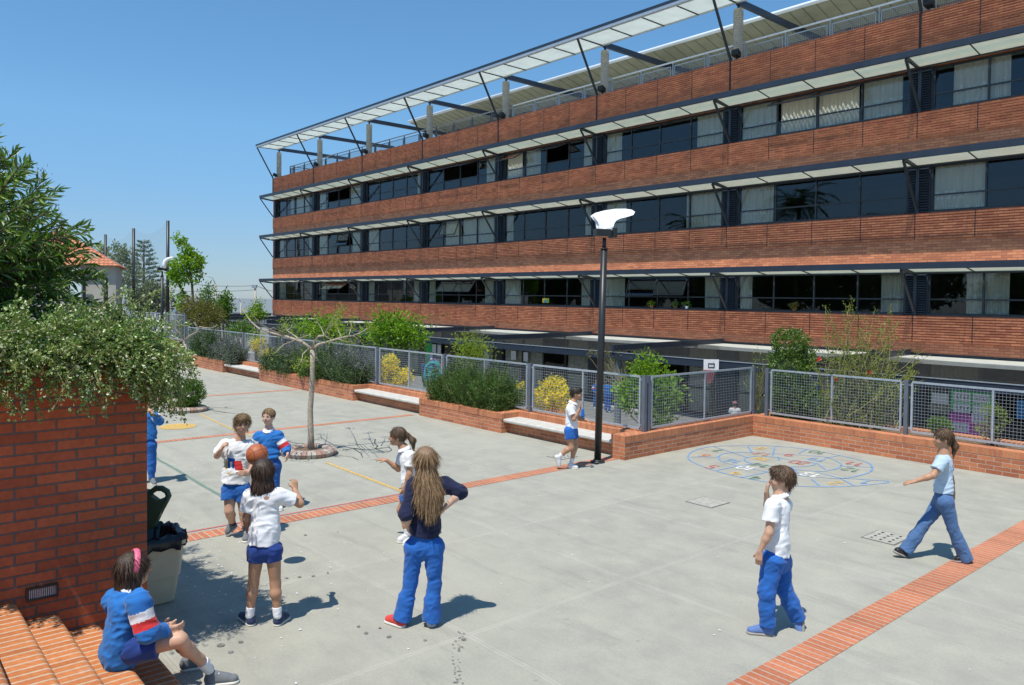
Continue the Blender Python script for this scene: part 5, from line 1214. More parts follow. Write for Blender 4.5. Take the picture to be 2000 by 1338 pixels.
# far left vegetation
q = 37; e = empty('leaning_tree', at_d(392, 645, q), 'leaning twin trunk tree with fresh green clumps left of the sea view', 'tree'); s = MB()
s.tube([at_d(x, y, q) for x, y in ((398, 680), (390, 640), (380, 610), (366, 585), (352, 560), (347, 545))], [.11, .10, .085, .07, .055, .04], 8); s.tube([at_d(x, y, q) for x, y in ((392, 650), (378, 600), (376, 570), (374, 545), (370, 525), (366, 490), (352, 470))], [.09, .07, .06, .05, .04, .03, .015], 8); s.build('trunk', M['bark'], e)
C_, D_ = cloud([pxblob(x, y, rx, ry, q) for x, y, rx, ry in ((352, 515, 18, 14), (378, 512, 16, 14), (345, 535, 14, 12), (385, 530, 10, 10), (350, 465, 8, 7), (358, 478, 10, 6), (372, 485, 7, 5), (346, 548, 10, 10), (355, 590, 10, 12), (345, 575, 8, 5), (383, 552, 7, 5), (366, 500, 12, 10), (358, 540, 12, 12), (390, 515, 8, 8))], 230, 9, .10, .3, .4)
leaves('crown', C_, D_, .17, .09, G['bright'], e)
def farshrub(label, px, py, rx, ry, dd, mat, n=160, L=.2, W=.1, kind='far_tree', cat='tree', z=None, shell=.4, extra=()):
    b = at_d(px, py+ry, dd); shrub(kind, label, cat, (b[0], b[1], ZL-.5 if z is None else z), [pxblob(px, py, rx, ry, dd)]+[pxblob(*x_, dd) for x_ in extra], n, 9, .16*dd/50, L, W, mat, r0=.05, nst=10, part='crown', stempart='trunk', shell=shell)
farshrub('slender young poplar beside the leaning tree', 406, 585, 13, 16, 44, G['mid'], 90, .14, .08, extra=((410, 565, 8, 10), (402, 605, 12, 14)))
farshrub('bushy green poplar in front of the sea', 437, 600, 17, 16, 46, G['mid'], 150, .16, .09, extra=((441, 582, 8, 10), (430, 612, 14, 12)))
farshrub('small green poplar by the utility pole', 500, 612, 15, 10, 48, G['bright'], 80, .14, .08, extra=((503, 597, 6, 9),))
farshrub('olive brown shrub at the left end of the fence', 400, 615, 34, 22, 36, G['olive'], 420, .14, .04, 'olive_shrub', 'shrub', extra=((375, 600, 20, 20), (415, 635, 22, 20), (360, 625, 14, 24)))
farshrub('low green shrub behind the tall far fence', 372, 660, 22, 20, 36, G['mid'], 120, .12, .06, 'low_shrub', 'shrub', extra=((345, 650, 14, 24),))
farshrub('green shrub at the foot of the pergola', 470, 645, 26, 12, 40, G['mid'], 100, .14, .07, 'low_shrub', 'shrub')
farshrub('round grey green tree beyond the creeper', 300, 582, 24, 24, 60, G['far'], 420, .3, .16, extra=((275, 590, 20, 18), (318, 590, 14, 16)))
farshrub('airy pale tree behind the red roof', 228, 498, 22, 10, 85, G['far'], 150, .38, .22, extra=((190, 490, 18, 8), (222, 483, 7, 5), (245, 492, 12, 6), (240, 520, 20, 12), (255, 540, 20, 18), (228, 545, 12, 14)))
# norfolk pine
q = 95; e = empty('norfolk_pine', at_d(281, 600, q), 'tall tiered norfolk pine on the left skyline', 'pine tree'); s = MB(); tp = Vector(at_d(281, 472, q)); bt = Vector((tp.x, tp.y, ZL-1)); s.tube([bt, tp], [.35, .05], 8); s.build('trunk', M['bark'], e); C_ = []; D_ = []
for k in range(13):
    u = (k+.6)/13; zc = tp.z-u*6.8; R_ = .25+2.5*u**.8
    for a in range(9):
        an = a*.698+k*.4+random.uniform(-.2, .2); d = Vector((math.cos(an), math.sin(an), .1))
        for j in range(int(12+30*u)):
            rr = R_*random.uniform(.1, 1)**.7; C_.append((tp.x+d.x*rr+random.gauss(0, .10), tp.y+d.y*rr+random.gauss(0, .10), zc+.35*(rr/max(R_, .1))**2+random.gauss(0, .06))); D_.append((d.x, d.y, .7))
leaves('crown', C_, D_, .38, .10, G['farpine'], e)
# trees behind the photographer, seen only as reflections in the windows
for k, (x, y, z, r) in enumerate([(-8-7.5*i, -30-2*(i % 3), (3.6, 4.6, 3.2, 5.6)[i % 4]+(.8 if i > 8 else 0), 4.8+.4*(i % 2)) for i in range(17)]):
    e = empty('garden_tree', (x, y, ZL), 'broad leafy tree reflected in the school windows', 'tree', 'trees reflected in the windows')
    bl = [(np.array([x+random.uniform(-1.5, 1.5), y+random.uniform(-1, 1), z+random.uniform(-.8, 1.2)]), np.array([r*.6, r*.6, r*.5])) for _ in range(5)]
    C_, D_ = cloud(bl, 420, 10, .3, .3, .3); leaves('crown', C_, D_, .50, .34, G['dark'], e); s = MB(); s.tube([(x, y, ZL), (x, y, z)], [.2, .12], 8); s.build('trunk', M['bark'], e)
for k, (x, y, h) in enumerate(((-51, -23, 11.0), (-38.5, -22, 12.4), (-30, -25, 9.6))):
    e = empty('palm_tree', (x, y, ZL), 'tall palm reflected in the school windows', 'palm', 'trees reflected in the windows'); s = MB(); s.tube([(x, y, ZL), (x+.1, y, h)], [.25, .2], 8); s.build('trunk', M['bark'], e); C_ = []; D_ = []
    for a in range(26):
        an = a*2.4; el = .9-.06*a; v = Vector((math.cos(an)*math.cos(el), math.sin(an)*math.cos(el), math.sin(el))); p = Vector((x+.1, y, h))
        for j in range(22):
            p = p+v*.16; v.z -= .055; v.normalize(); sd = v.cross(Vector((0, 0, 1))).normalized()
            for sg in (-1, 1): C_.append(tuple(p)); D_.append(tuple(v*.7+sd*sg))
    leaves('fronds', C_, D_, .75, .09, G['dark'], e, .1)
# pot plants on the first floor sills
for (x, y, m_) in ((1318, 592, 'mid'), (1340, 596, 'mid'), (1272, 598, 'spring'), (1550, 603, 'olive')):
    c = at_Y(x, y+6, YF-.0); e = empty('potted_plant', c, {1318: 'bushy potted plant on the first floor sill', 1340: 'potted plant in a white pot on the first floor sill', 1272: 'tiny pale potted plant on the first floor sill', 1550: 'small plant in an orange pot on the first floor sill at right'}[x], 'potted plant')
    s = MB(); s.lathe((c[0], YF+.04, 2.535), [(.05, 0), (.07, .12), (.06, .12)], 10); s.build('pot', M['white'] if x == 1340 else plain('terracotta', (.4, .14, .07), .8), e)
    C_, D_ = cloud([(np.array([c[0], YF+.02, 2.72]), np.array([.12, .1, .09]))], 14, 8, .03, .5); leaves('foliage', C_, D_, .06, .03, G[m_], e)
# ================================================================== PEOPLE: one signed-distance body per person, skinned with surface nets
class SDF:
    def __init__(s): s.p = []
    def cap(s, a, b, ra, rb, k=.02, flat=None, fs=1., cut=False, op='u'):
        s.p.append(('cap', np.asarray(a, float), np.asarray(b, float), ra, rb, k, flat, fs, cut, op)); return s
    def ell(s, c, r, R=None, k=.02, op='u'):
        s.p.append(('ell', np.asarray(c, float), np.asarray(r, float), np.eye(3) if R is None else np.asarray(R, float), k, op)); return s
    def plane(s, c, n): s.p.append(('pl', np.asarray(c, float), np.asarray(n, float))); return s   # keeps the side n points away from
    def bounds(s):
        lo = []; hi = []
        for q in s.p:
            if q[0] == 'cap' and q[9] == 'u':
                r = max(q[3], q[4])*max(1, q[7])+.02
                lo += [np.minimum(q[1], q[2])-r]; hi += [np.maximum(q[1], q[2])+r]
            elif q[0] == 'ell' and q[5] == 'u': r = q[2].max()+.02; lo += [q[1]-r]; hi += [q[1]+r]
        return np.min(lo, 0), np.max(hi, 0)
    def mesh(s, h, disp=None):
        lo, hi = s.bounds(); n = np.ceil((hi-lo)/h).astype(int)+2
        ax = [lo[i]+h*np.arange(n[i]) for i in range(3)]; D = np.full(n, .08, np.float32)
        for q in s.p:
            if q[0] == 'pl':
                g = (ax[0][:, None, None]-q[1][0])*q[2][0]+(ax[1][None, :, None]-q[1][1])*q[2][1]+(ax[2][None, None, :]-q[1][2])*q[2][2]
                D = np.maximum(D, g); continue
            if q[0] == 'cap': k = q[5]; op = q[9]; r = max(q[3], q[4])*max(1, q[7])+k*1.5+.03; a = np.minimum(q[1], q[2])-r; b = np.maximum(q[1], q[2])+r
            else: k = q[4]; op = q[5]; r = q[2].max()+k*1.5+.03; a = q[1]-r; b = q[1]+r
            i0 = np.clip(((a-lo)/h).astype(int), 0, n); i1 = np.clip(((b-lo)/h).astype(int)+2, 0, n)
            if (i1 <= i0).any(): continue
            sl_ = tuple(slice(i0[i], i1[i]) for i in range(3))
            X, Y, Z = np.meshgrid(ax[0][sl_[0]], ax[1][sl_[1]], ax[2][sl_[2]], indexing='ij'); P = np.stack([X, Y, Z], -1)
            if q[0] == 'cap':
                A, Bq, ra, rb, k, fl, fs, cut, op = q[1:]
                ab = Bq-A; L2 = max(ab @ ab, 1e-9); pa = P-A; t = np.clip((pa @ ab)/L2, 0, 1); v = pa-t[..., None]*ab
                if fl is not None: c_ = v @ fl; v = v+(c_*(1/fs-1))[..., None]*fl
                d = np.linalg.norm(v, axis=-1)-(ra+t*(rb-ra))
                if fl is not None: d = d*min(1., fs)
                if cut: u = ab/math.sqrt(L2); d = np.maximum(d, (P-Bq) @ u)
            else:
                c_, r_, R, k, op = q[1:]
                v = (P-c_) @ R.T; k0 = np.linalg.norm(v/r_, axis=-1); k1 = np.linalg.norm(v/(r_*r_), axis=-1)+1e-9; d = k0*(k0-1)/k1
            E = D[sl_]
            if op == 'u': hh = np.clip(.5+.5*(E-d)/k, 0, 1); D[sl_] = E+(d-E)*hh-k*hh*(1-hh)
            elif op == 's': hh = np.clip(.5-.5*(E+d)/k, 0, 1); D[sl_] = E+(-d-E)*hh+k*hh*(1-hh)
        if disp is not None:
            X, Y, Z = np.meshgrid(*ax, indexing='ij'); D = D+disp(X, Y, Z).astype(np.float32)
        # surface nets
        S_ = D < 0; c = np.stack([S_[i:n[0]-1+i, j:n[1]-1+j, k:n[2]-1+k] for i in (0, 1) for j in (0, 1) for k in (0, 1)]).sum(0)
        act = (c > 0) & (c < 8); I = np.argwhere(act); idx = -np.ones(act.shape, int); idx[act] = np.arange(len(I))
        acc = np.zeros((len(I), 3)); cnt = np.zeros(len(I))
        for i in (0, 1):
            for j in (0, 1):
                for axs in range(3):
                    o0 = [0, 0, 0]; oth = [a for a in range(3) if a != axs]; o0[oth[0]] = i; o0[oth[1]] = j; o1 = list(o0); o1[axs] = 1
                    a = D[I[:, 0]+o0[0], I[:, 1]+o0[1], I[:, 2]+o0[2]]; b = D[I[:, 0]+o1[0], I[:, 1]+o1[1], I[:, 2]+o1[2]]
                    mm = (a < 0) != (b < 0); t = np.where(mm, a/np.where(a == b, 1, a-b), 0); pt = np.tile(np.array(o0, float), (len(I), 1)); pt[:, axs] = t
                    acc += pt*mm[:, None]; cnt += mm
        V = lo+(I+acc/cnt[:, None])*h; F_ = []
        for axs in range(3):
            o1 = [0, 0, 0]; o1[axs] = 1; u, v = [a for a in range(3) if a != axs]
            A = D[:n[0]-o1[0], :n[1]-o1[1], :n[2]-o1[2]]; Bq = D[o1[0]:, o1[1]:, o1[2]:]
            for sg in (0, 1):
                mm = (A < 0) & (Bq >= 0) if sg == 0 else (A >= 0) & (Bq < 0); J = np.argwhere(mm); J = J[(J[:, u] > 0) & (J[:, v] > 0)]
                J = J[(J[:, u] < act.shape[u]) & (J[:, v] < act.shape[v])]
                def cc(du, dv): K = J.copy(); K[:, u] -= du; K[:, v] -= dv; return idx[K[:, 0], K[:, 1], K[:, 2]]
                q = np.stack([cc(1, 1), cc(0, 1), cc(0, 0), cc(1, 0)], 1)
                if (sg == 1) ^ (axs == 1): q = q[:, ::-1]
                F_.append(q[(q >= 0).all(1)])
        return V, np.concatenate(F_)
def unit(v): v = np.asarray(v, float); return v/(np.linalg.norm(v)+1e-9)
HR = np.array([RT.x, RT.y, 0.]); HR /= np.linalg.norm(HR); HF = np.array([FW.x, FW.y, 0.]); HF /= np.linalg.norm(HF); UZ = np.array([0, 0, 1.])
def cdir(r, f, u=0.): return unit(HR*r+HF*f+UZ*u)
def skinmat(name, col):
    mt, t, b = newmat(name); p, nn, g = pos(t); f = noise(t, 14, p, 3)
    t.links.new(mixc(t, ramp(t, f, .3, .7), tuple(c*.9 for c in col), tuple(min(1, c*1.08) for c in col)), b.inputs['Base Color'])
    b.inputs['Roughness'].default_value = .5; b.inputs['Subsurface Weight'].default_value = .12; b.inputs['Subsurface Radius'].default_value = (.01, .004, .002)
    b.inputs['Specular IOR Level'].default_value = .35; return mt
def clothmat(name, col, rough=.9):
    mt, t, b = newmat(name); p, nn, g = pos(t); f = noise(t, 5, p, 4); f2 = noise(t, 60, p, 3)
    t.links.new(mixc(t, ramp(t, f, .3, .7), tuple(c*.9 for c in col), tuple(min(1, c*1.07) for c in col)), b.inputs['Base Color'])
    b.inputs['Roughness'].default_value = rough; b.inputs['Sheen Weight'].default_value = .15; b.inputs['Specular IOR Level'].default_value = .2
    bump(t, b, math_n(t, 'ADD', math_n(t, 'MULTIPLY', noise(t, 16, p, 3), 1.), math_n(t, 'MULTIPLY', f2, .15)), .5, .008); return mt
def hairmat(name, c1, c2):
    mt, t, b = newmat(name); p, nn, g = pos(t); mp = N(t, 'ShaderNodeMapping'); mp.inputs['Scale'].default_value = (190, 190, 7); t.links.new(p, mp.inputs[0])
    f = noise(t, 1, mp.outputs[0], 3, .6); t.links.new(mixc(t, ramp(t, f, .32, .68), c1, c2), b.inputs['Base Color']); b.inputs['Roughness'].default_value = .38; b.inputs['Specular IOR Level'].default_value = .5
    bump(t, b, f, .8, .006); return mt
SK = {'a': skinmat('skin_light', (.56, .33, .22)), 'b': skinmat('skin_tan', (.46, .25, .15)), 'c': skinmat('skin_fair', (.62, .40, .30))}
CM = dict(white=clothmat('white_cotton', (.80, .80, .80)), royal=clothmat('royal_blue_cloth', (.022, .125, .43)), navyshort=clothmat('deep_blue_cloth', (.022, .055, .23)), navy=clothmat('navy_knit', (.016, .020, .052)),
          jeans=clothmat('denim', (.075, .15, .30)), pale=clothmat('pale_blue_cotton', (.46, .58, .68)), red=clothmat('red_cloth', (.62, .04, .04)), blue2=clothmat('bright_blue_fleece', (.025, .16, .47)),
          sock=clothmat('white_sock', (.75, .75, .76)), dsock=clothmat('dark_sock', (.03, .035, .06)), shoeb=clothmat('navy_canvas', (.03, .045, .10)), shoew=clothmat('white_leather', (.7, .7, .7), .5), shoeg=clothmat('grey_suede', (.16, .17, .18)), shoebl=clothmat('black_leather', (.02, .02, .022), .4),
          shoebb=clothmat('blue_canvas', (.12, .2, .42)), shoer=clothmat('red_shoe', (.6, .06, .05)), sole=plain('rubber_sole', (.62, .6, .54), .7), soleg=plain('grey_sole', (.30, .27, .24), .8), yel=clothmat('yellow_print', (.7, .45, .04)), pink=plain('pink_band', (.75, .14, .24), .5))
HM = dict(dark=hairmat('dark_brown_hair', (.020, .012, .008), (.075, .045, .028)), brown=hairmat('brown_hair', (.055, .032, .018), (.15, .09, .05)), blond=hairmat('dark_blond_hair', (.12, .07, .03), (.34, .22, .11)), long=hairmat('long_light_brown_hair', (.09, .05, .025), (.36, .23, .12)), black=hairmat('black_hair', (.008, .006, .005), (.04, .028, .02)))
EYEM = plain('eye_dark', (.015, .01, .008), .2); LIPM = plain('lip', (.42, .14, .12), .5)
def strandmat(name, c1, c2):
    mt, t, b = newmat(name); p, nn, g = pos(t); t.links.new(mixc(t, g.outputs['Random Per Island'], c1, c2), b.inputs['Base Color']); b.inputs['Roughness'].default_value = .5; b.inputs['Specular IOR Level'].default_value = .25; return mt
HSM = {k: strandmat('loose_'+k, a, c) for k, a, c in (('dark', (.018, .011, .008), (.09, .055, .036)), ('brown', (.05, .03, .016), (.17, .105, .06)), ('blond', (.13, .08, .035), (.36, .24, .13)), ('long', (.10, .058, .027), (.34, .22, .115)), ('black', (.006, .005, .004), (.06, .045, .035)))}
def strands(V, F_, hd, H, n, L, wd, mat, parent, crown, messy=.25):
    P0 = V[F_]; nrm = np.cross(P0[:, 2]-P0[:, 0], P0[:, 3]-P0[:, 1]); nrm /= np.linalg.norm(nrm, axis=1)[:, None]+1e-9
    c = P0.mean(1); ok = RNG.permutation(len(c)); ok = ok[np.linalg.norm(c[ok]-crown, axis=1) > .055*H][:n]; c = c[ok]; nrm = nrm[ok]; n = len(c)
    if ((c-c.mean(0))*nrm).sum() < 0: nrm = -nrm
    rad = c-crown; rad[:, 2] *= .3; d = np.tile([0, 0, -1.], (n, 1))+rad/(np.linalg.norm(rad, axis=1)[:, None]+1e-9)*np.clip((c[:, 2:3]-hd[2])/(.08*H), 0, 1)*1.6
    d -= nrm*(d*nrm).sum(1)[:, None]; d += RNG.normal(0, messy, (n, 3)); d /= np.linalg.norm(d, axis=1)[:, None]+1e-9
    sd = np.cross(nrm, d); sd /= np.linalg.norm(sd, axis=1)[:, None]+1e-9
    l = L*RNG.uniform(.5, 1.2, n)[:, None]; w_ = wd*RNG.uniform(.6, 1.3, n)[:, None]; lift = RNG.uniform(.0008, .0032, n)[:, None]*H*(1.6 if messy > .2 else .6)
    a = c+nrm*.001; m_ = c+d*l*.55+nrm*lift; t_ = c+d*l+nrm*lift*.6+np.array([0, 0, -1])*l*.12
    Vn = np.stack([a-sd*w_*.4, a+sd*w_*.4, m_-sd*w_*.5, m_+sd*w_*.5, t_], 1).reshape(-1, 3); i = np.arange(n)*5
    return np_mesh('strands', Vn, np.concatenate([np.stack([i, i+1, i+3], 1), np.stack([i, i+3, i+2], 1), np.stack([i+2, i+3, i+4], 1)]), mat, parent)
def sdf_obj(name, s, h, mats, parent, disp=None, mfun=None):
    V, F_ = s.mesh(h, disp); mi = None
    if mfun is not None: cen = V[F_].mean(1); mi = mfun(cen)
    return np_mesh(name, V, F_, mats, parent, smooth=True, midx=mi)
_LAT = np.random.default_rng(11).uniform(-1, 1, (32, 32, 32)).astype(np.float32)
def vnoise(X, Y, Z):
    i, j, k = np.floor(X).astype(int), np.floor(Y).astype(int), np.floor(Z).astype(int); u, v, w_ = X-i, Y-j, Z-k; u = u*u*(3-2*u); v = v*v*(3-2*v); w_ = w_*w_*(3-2*w_)
    L = lambda a, b, c: _LAT[(i+a) & 31, (j+b) & 31, (k+c) & 31]
    x00 = L(0,0,0)*(1-u)+L(1,0,0)*u; x10 = L(0,1,0)*(1-u)+L(1,1,0)*u; x01 = L(0,0,1)*(1-u)+L(1,0,1)*u; x11 = L(0,1,1)*(1-u)+L(1,1,1)*u
    return (x00*(1-v)+x10*v)*(1-w_)+(x01*(1-v)+x11*v)*w_
def wr(seed, amp=.0045, f=1.):
    def g(X, Y, Z):
        a = vnoise((X+Y*.5)*6*f+seed*3, (Y-Z*.5)*6*f+seed, (Z+X*.4)*7*f); b = vnoise((X-Z*.6)*14*f+seed, (Y+Z*.5)*14*f+a*1.5, (Z-X*.5)*20*f+seed*2)
        return amp*1.5*(.8*(np.abs(a)*2-.6)+.75*(np.abs(b)*1.6-.5))
    return g
def hand(s, W, d, palm, thumb, sc=1., curl=.35, k=.006):
    """W wrist, d direction of the hand, palm = normal of the palm side, thumb = direction the thumb side faces"""
    d = unit(d); palm = unit(palm-d*(np.dot(palm, d))); th = unit(np.cross(d, palm)); th = th if np.dot(th, thumb) > 0 else -th
    pl_ = .075*sc; c0 = W+d*.012*sc; c1 = W+d*pl_
    for o_ in (-.022, -.007, .008, .022): s.cap(c0+th*o_*.7*sc, c1+th*o_*sc, .014*sc, .0125*sc, .012)
    for o_, L in ((.024, .062), (.008, .070), (-.008, .065), (-.023, .052)):
        p = c1+th*o_*sc; v = unit(d+th*o_*3); 
        for j, fr in enumerate((.45, .32, .26)):
            a = curl*(j+.6); vv = unit(v*math.cos(a)+palm*math.sin(a)); q = p+vv*L*fr*sc; s.cap(p, q, (.0088-.0008*j)*sc, (.0080-.0008*j)*sc, .003); p = q
    p = W+d*.025*sc+th*.022*sc
    for j, L in enumerate((.034, .026)):
        vv = unit(d*(.75+.1*j)+th*(.75-.35*j)+palm*(.25+.3*curl)); q = p+vv*L*sc; s.cap(p, q, .0105*sc, .0088*sc, .006); p = q
def footgeo(s, so, heel, toe, sc, up=UZ, wide=.040):
    v = unit(toe-heel); up = unit(up-v*np.dot(up, v)); sd = np.cross(v, up); L = np.linalg.norm(toe-heel)
    a = heel+v*.035*sc; b = toe-v*.035*sc
    s.cap(a+up*.042*sc, b+up*.030*sc, .037*sc, .035*sc, .02, flat=up, fs=.85); s.cap(a+up*.04*sc, a+up*.085*sc+v*.005, .037*sc, .034*sc, .02, cut=True); s.cap(a+up*.075*sc+v*.02*sc, a+v*(L*.48)+up*.045*sc, .028*sc, .03*sc, .02)
    s.plane(heel+up*.012*sc, -up)
    so.cap(a+up*.010*sc, b+up*.010*sc, .040*sc, .043*sc, .01, flat=up, fs=.42)
def person(name_label, cat, J, o):
    """J joints in world space, o options"""
    sc = o.get('sc', 1.); h = o.get('h', .0072); e = empty('person', tuple((J['an'][0]+J['an'][1])/2*np.array([1, 1, 0])+np.array([0, 0, min(J['toe'][0][2], J['toe'][1][2])])), name_label, cat, o.get('group'))
    bd = unit(o['bdir']); fd = unit(o['fdir']); sk = SK[o.get('skin', 'a')]; hd = J['head']; nk = J['neck']; pv = J['pelvis']
    hu = unit(o.get('hup', UZ)); fd = unit(fd-hu*np.dot(fd, hu)); hs = np.cross(fd, hu); R = np.array([hs, fd, hu]); H = sc*o.get('hs', 1.)
    P = lambda x, y, z: hd+(hs*x+fd*y+hu*z)*H
    b = SDF()
    b.ell(P(0, -.008, .018), np.array([.072, .090, .088])*H, R); b.ell(P(0, .018, -.030), np.array([.055, .064, .072])*H, R, .04); b.ell(P(0, .052, -.078), np.array([.026, .024, .022])*H, R, .03)
    b.cap(P(0, .083, .008), P(0, .098, -.022), .008*H, .012*H, .014); b.ell(P(0, .080, -.052), np.array([.022, .010, .010])*H, R, .008)
    for sg in (-1, 1):
        b.ell(P(.030*sg, .086, .006), np.array([.016, .012, .011])*H, R, .012, 's'); b.ell(P(.073*sg, -.006, -.008), np.array([.012, .020, .031])*H, R, .008); b.ell(P(.038*sg, .058, -.030), np.array([.022, .02, .022])*H, R, .02)
    b.cap(nk-UZ*.02*sc, P(0, -.018, -.045), .050*sc, .043*sc, .025)
    sL, sR = J['sh']; mid_s = (sL+sR)/2; axb = unit(pv-mid_s); chest = mid_s+(pv-mid_s)*.28; waist = mid_s+(pv-mid_s)*.68
    tw = o.get('tw', 1.)
    b.cap(mid_s+axb*.045*sc, waist, .118*sc*tw, .098*sc*tw, .04, flat=bd, fs=.66); b.cap(waist, pv, .10*sc*tw, .118*sc*tw, .04, flat=bd, fs=.78)
    b.cap(sL+axb*.015, sR+axb*.015, .047*sc, .047*sc, .04); b.cap(nk, mid_s+axb*.03, .055*sc, .075*sc, .04)
    skf = o.get('arm', 1.)
    for i in (0, 1):
        b.cap(J['sh'][i], J['el'][i], .042*sc*skf, .034*sc*skf, .025); b.cap(J['el'][i], J['el'][i]+(J['wr'][i]-J['el'][i])*.35, .034*sc*skf, .033*sc*skf, .02); b.cap(J['el'][i]+(J['wr'][i]-J['el'][i])*.3, J['wr'][i], .033*sc*skf, .0215*sc, .02)
        if not o.get('nohand'): hp = J['hand'][i]; hand(b, J['wr'][i], hp[0], hp[1], hp[2], o.get('hand', .92)*sc, hp[3] if len(hp) > 3 else .35)
        lf = o.get('leg', 1.)*(1. if o['legwear'] == 'shorts' else .80); kn, an, hip = J['kn'][i], J['an'][i], J['hip'][i]
        b.cap(hip, kn, .078*sc*lf, .050*sc*lf, .03); back = unit(np.cross(np.cross(an-kn, bd), an-kn)); 
        cv = kn+(an-kn)*.30-bd*.012*sc; b.cap(kn, cv, .048*sc*lf, .050*sc*lf, .025); b.cap(cv, kn+(an-kn)*.7, .050*sc*lf, .034*sc*lf, .025); b.cap(kn+(an-kn)*.65, an, .036*sc*lf, .029*sc*lf, .02)
        fv_ = unit(J['toe'][i]-J['heel'][i]); fu_ = J.get('fup', (UZ, UZ))[i]; b.cap(an, J['heel'][i]+fv_*.045*sc+fu_*.045*sc, .027*sc, .022*sc, .02); b.cap(J['heel'][i]+fv_*.045*sc+fu_*.04*sc, J['toe'][i]-fv_*.05*sc+fu_*.032*sc, .022*sc, .018*sc, .02)
    body = sdf_obj('body', b, h, sk, e)
    # face
    if o.get('face', True):
        s = SDF(); 
        for sg in (-1, 1): s.ell(P(.030*sg, .079, .008), np.array([.010, .007, .0065])*H, R, .001); 
        sdf_obj('eyes', s, .004, EYEM, e); s = SDF()
        for sg in (-1, 1): s.cap(P(.018*sg, .090, .026), P(.044*sg, .080, .026), .0035*H, .003*H, .002)
        sdf_obj('eyebrows', s, .004, HM[o['hair'][0]], e); s = SDF(); s.ell(P(0, .088, -.052), np.array([.021, .006, .006])*H, R, .002); sdf_obj('mouth', s, .004, LIPM, e)
    # hair
    s = SDF(); st = o['hair'][1]
    s.ell(P(0, -.018, .030), np.array([.086, .098, .092])*H, R, .02)
    if st == 'short': s.ell(P(0, .05, .075), np.array([.055, .045, .032])*H, R, .03); s.cap(P(0, -.06, -.02), P(0, -.055, -.06), .055*H, .03*H, .03)
    if st == 'mop': s.ell(P(.0, .045, .075), np.array([.070, .055, .038])*H, R, .03); s.ell(P(0, -.05, -.01), np.array([.078, .06, .07])*H, R, .03)
    if st == 'bob': 
        s.cap(P(0, -.045, .0), P(0, -.05, -.13), .085*H, .092*H, .03, flat=fd, fs=.75); s.cap(P(-.06, 0, .0), P(-.07, -.01, -.11), .035*H, .032*H, .03); s.cap(P(.06, 0, .0), P(.07, -.01, -.11), .035*H, .032*H, .03)
    if st == 'shoulder': s.cap(P(0, -.045, .0), P(0, -.062, -.13), .080*H, .085*H, .03, flat=fd, fs=.6); s.cap(P(0, -.062, -.12), P(.01, -.075, -.22), .080*H, .030*H, .03, flat=fd, fs=.5)
    if st == 'long': 
        dn = J.get('hairtip', P(0, -.1, -.5)); m1 = P(0, -.085, -.15); s.cap(P(0, -.035, .0), m1, .080*H, .086*H, .03, flat=fd, fs=.62); s.cap(m1, m1+(dn-m1)*.55, .090*H, .100*H, .03, flat=fd, fs=.40); s.cap(m1+(dn-m1)*.5, dn, .096*H, .052*H, .03, flat=fd, fs=.34)
        for a_, b_ in ((-.07, -.075), (.055, .065), (.02, .03)): s.cap(m1+hs*a_*H, dn+hs*b_*H+(m1-dn)*.12, .026*H, .012*H, .02)
    if st == 'pony':
        t0, t1, t2 = J['pony']; s.cap(P(0, -.07, .02), t0, .045*H, .022*H, .02); s.cap(t0, t1, .020*H, .034*H, .015); s.cap(t1, t2, .034*H, .010*H, .02); s.cap(P(0, -.05, -.01), P(0, -.055, -.045), .05*H, .03*H, .02)
    # leave the face free
    fr = o.get('fringe', .062)
    s.ell(P(0, .088, -.032 if st not in ('mop',) else -.030), np.array([.070, .072, .030+fr*.9])*H, R, .006, 's')
    if st in ('short', 'pony', 'tied'): 
        s.ell(P(.085, .025, -.045), np.array([.04, .06, .055])*H, R, .006, 's'); s.ell(P(-.085, .025, -.045), np.array([.04, .06, .055])*H, R, .006, 's')
    sd_ = random.random()*9
    def hd_(X, Y, Z):
        an = np.arctan2((X-hd[0])*hs[0]+(Y-hd[1])*hs[1], (X-hd[0])*fd[0]+(Y-hd[1])*fd[1]); return .0020*H*np.sin(an*34+sd_+2*np.sin(Z*9))+.0014*np.sin(an*71+Z*20)+(.004*np.sin(Z*60+an*7) if st == 'mop' else 0)
    hob = sdf_obj('hair', s, .0062 if h < .009 else h*.8, HM[o['hair'][0]], e, hd_)
    if o.get('face', True) or h < .009:
        HV, HF_ = s.mesh(.0075 if h < .009 else .012, hd_); ns = {'long': 4200, 'shoulder': 3600, 'bob': 3200}.get(st, 2600)
        strands(HV, HF_, hd, H, ns, {'long': .11, 'shoulder': .08, 'bob': .08, 'mop': .045, 'short': .040, 'tied': .035, 'pony': .05}[st]*H, .0036, HSM[o['hair'][0]], hob, P(0, -.05, .09), {'mop': .40, 'short': .25}.get(st, .045))
    if st == 'pony': s = SDF(); t0 = J['pony'][0]; s.ell(t0, np.array([.026, .026, .018])*H, None, .002); sdf_obj('hair_tie', s, .005, CM[o.get('tie', 'white')], hob)
    if o.get('band'): 
        s = SDF(); pts = [P(.092*math.cos(a), -.004+.02*math.sin(a), .018+.108*math.sin(a)) for a in np.linspace(-.25, math.pi+.25, 16)]
        for a, c in zip(pts[:-1], pts[1:]): s.cap(a, c, .017*H, .017*H, .006, flat=unit(hd-a), fs=.45)
        sdf_obj('headband', s, .0055, CM['pink'], e)
    # shirt
    g = o.get('loose', .014)*sc; top = o['top']; s = SDF(); hem = J['hem']; hd2 = unit(hem-mid_s)
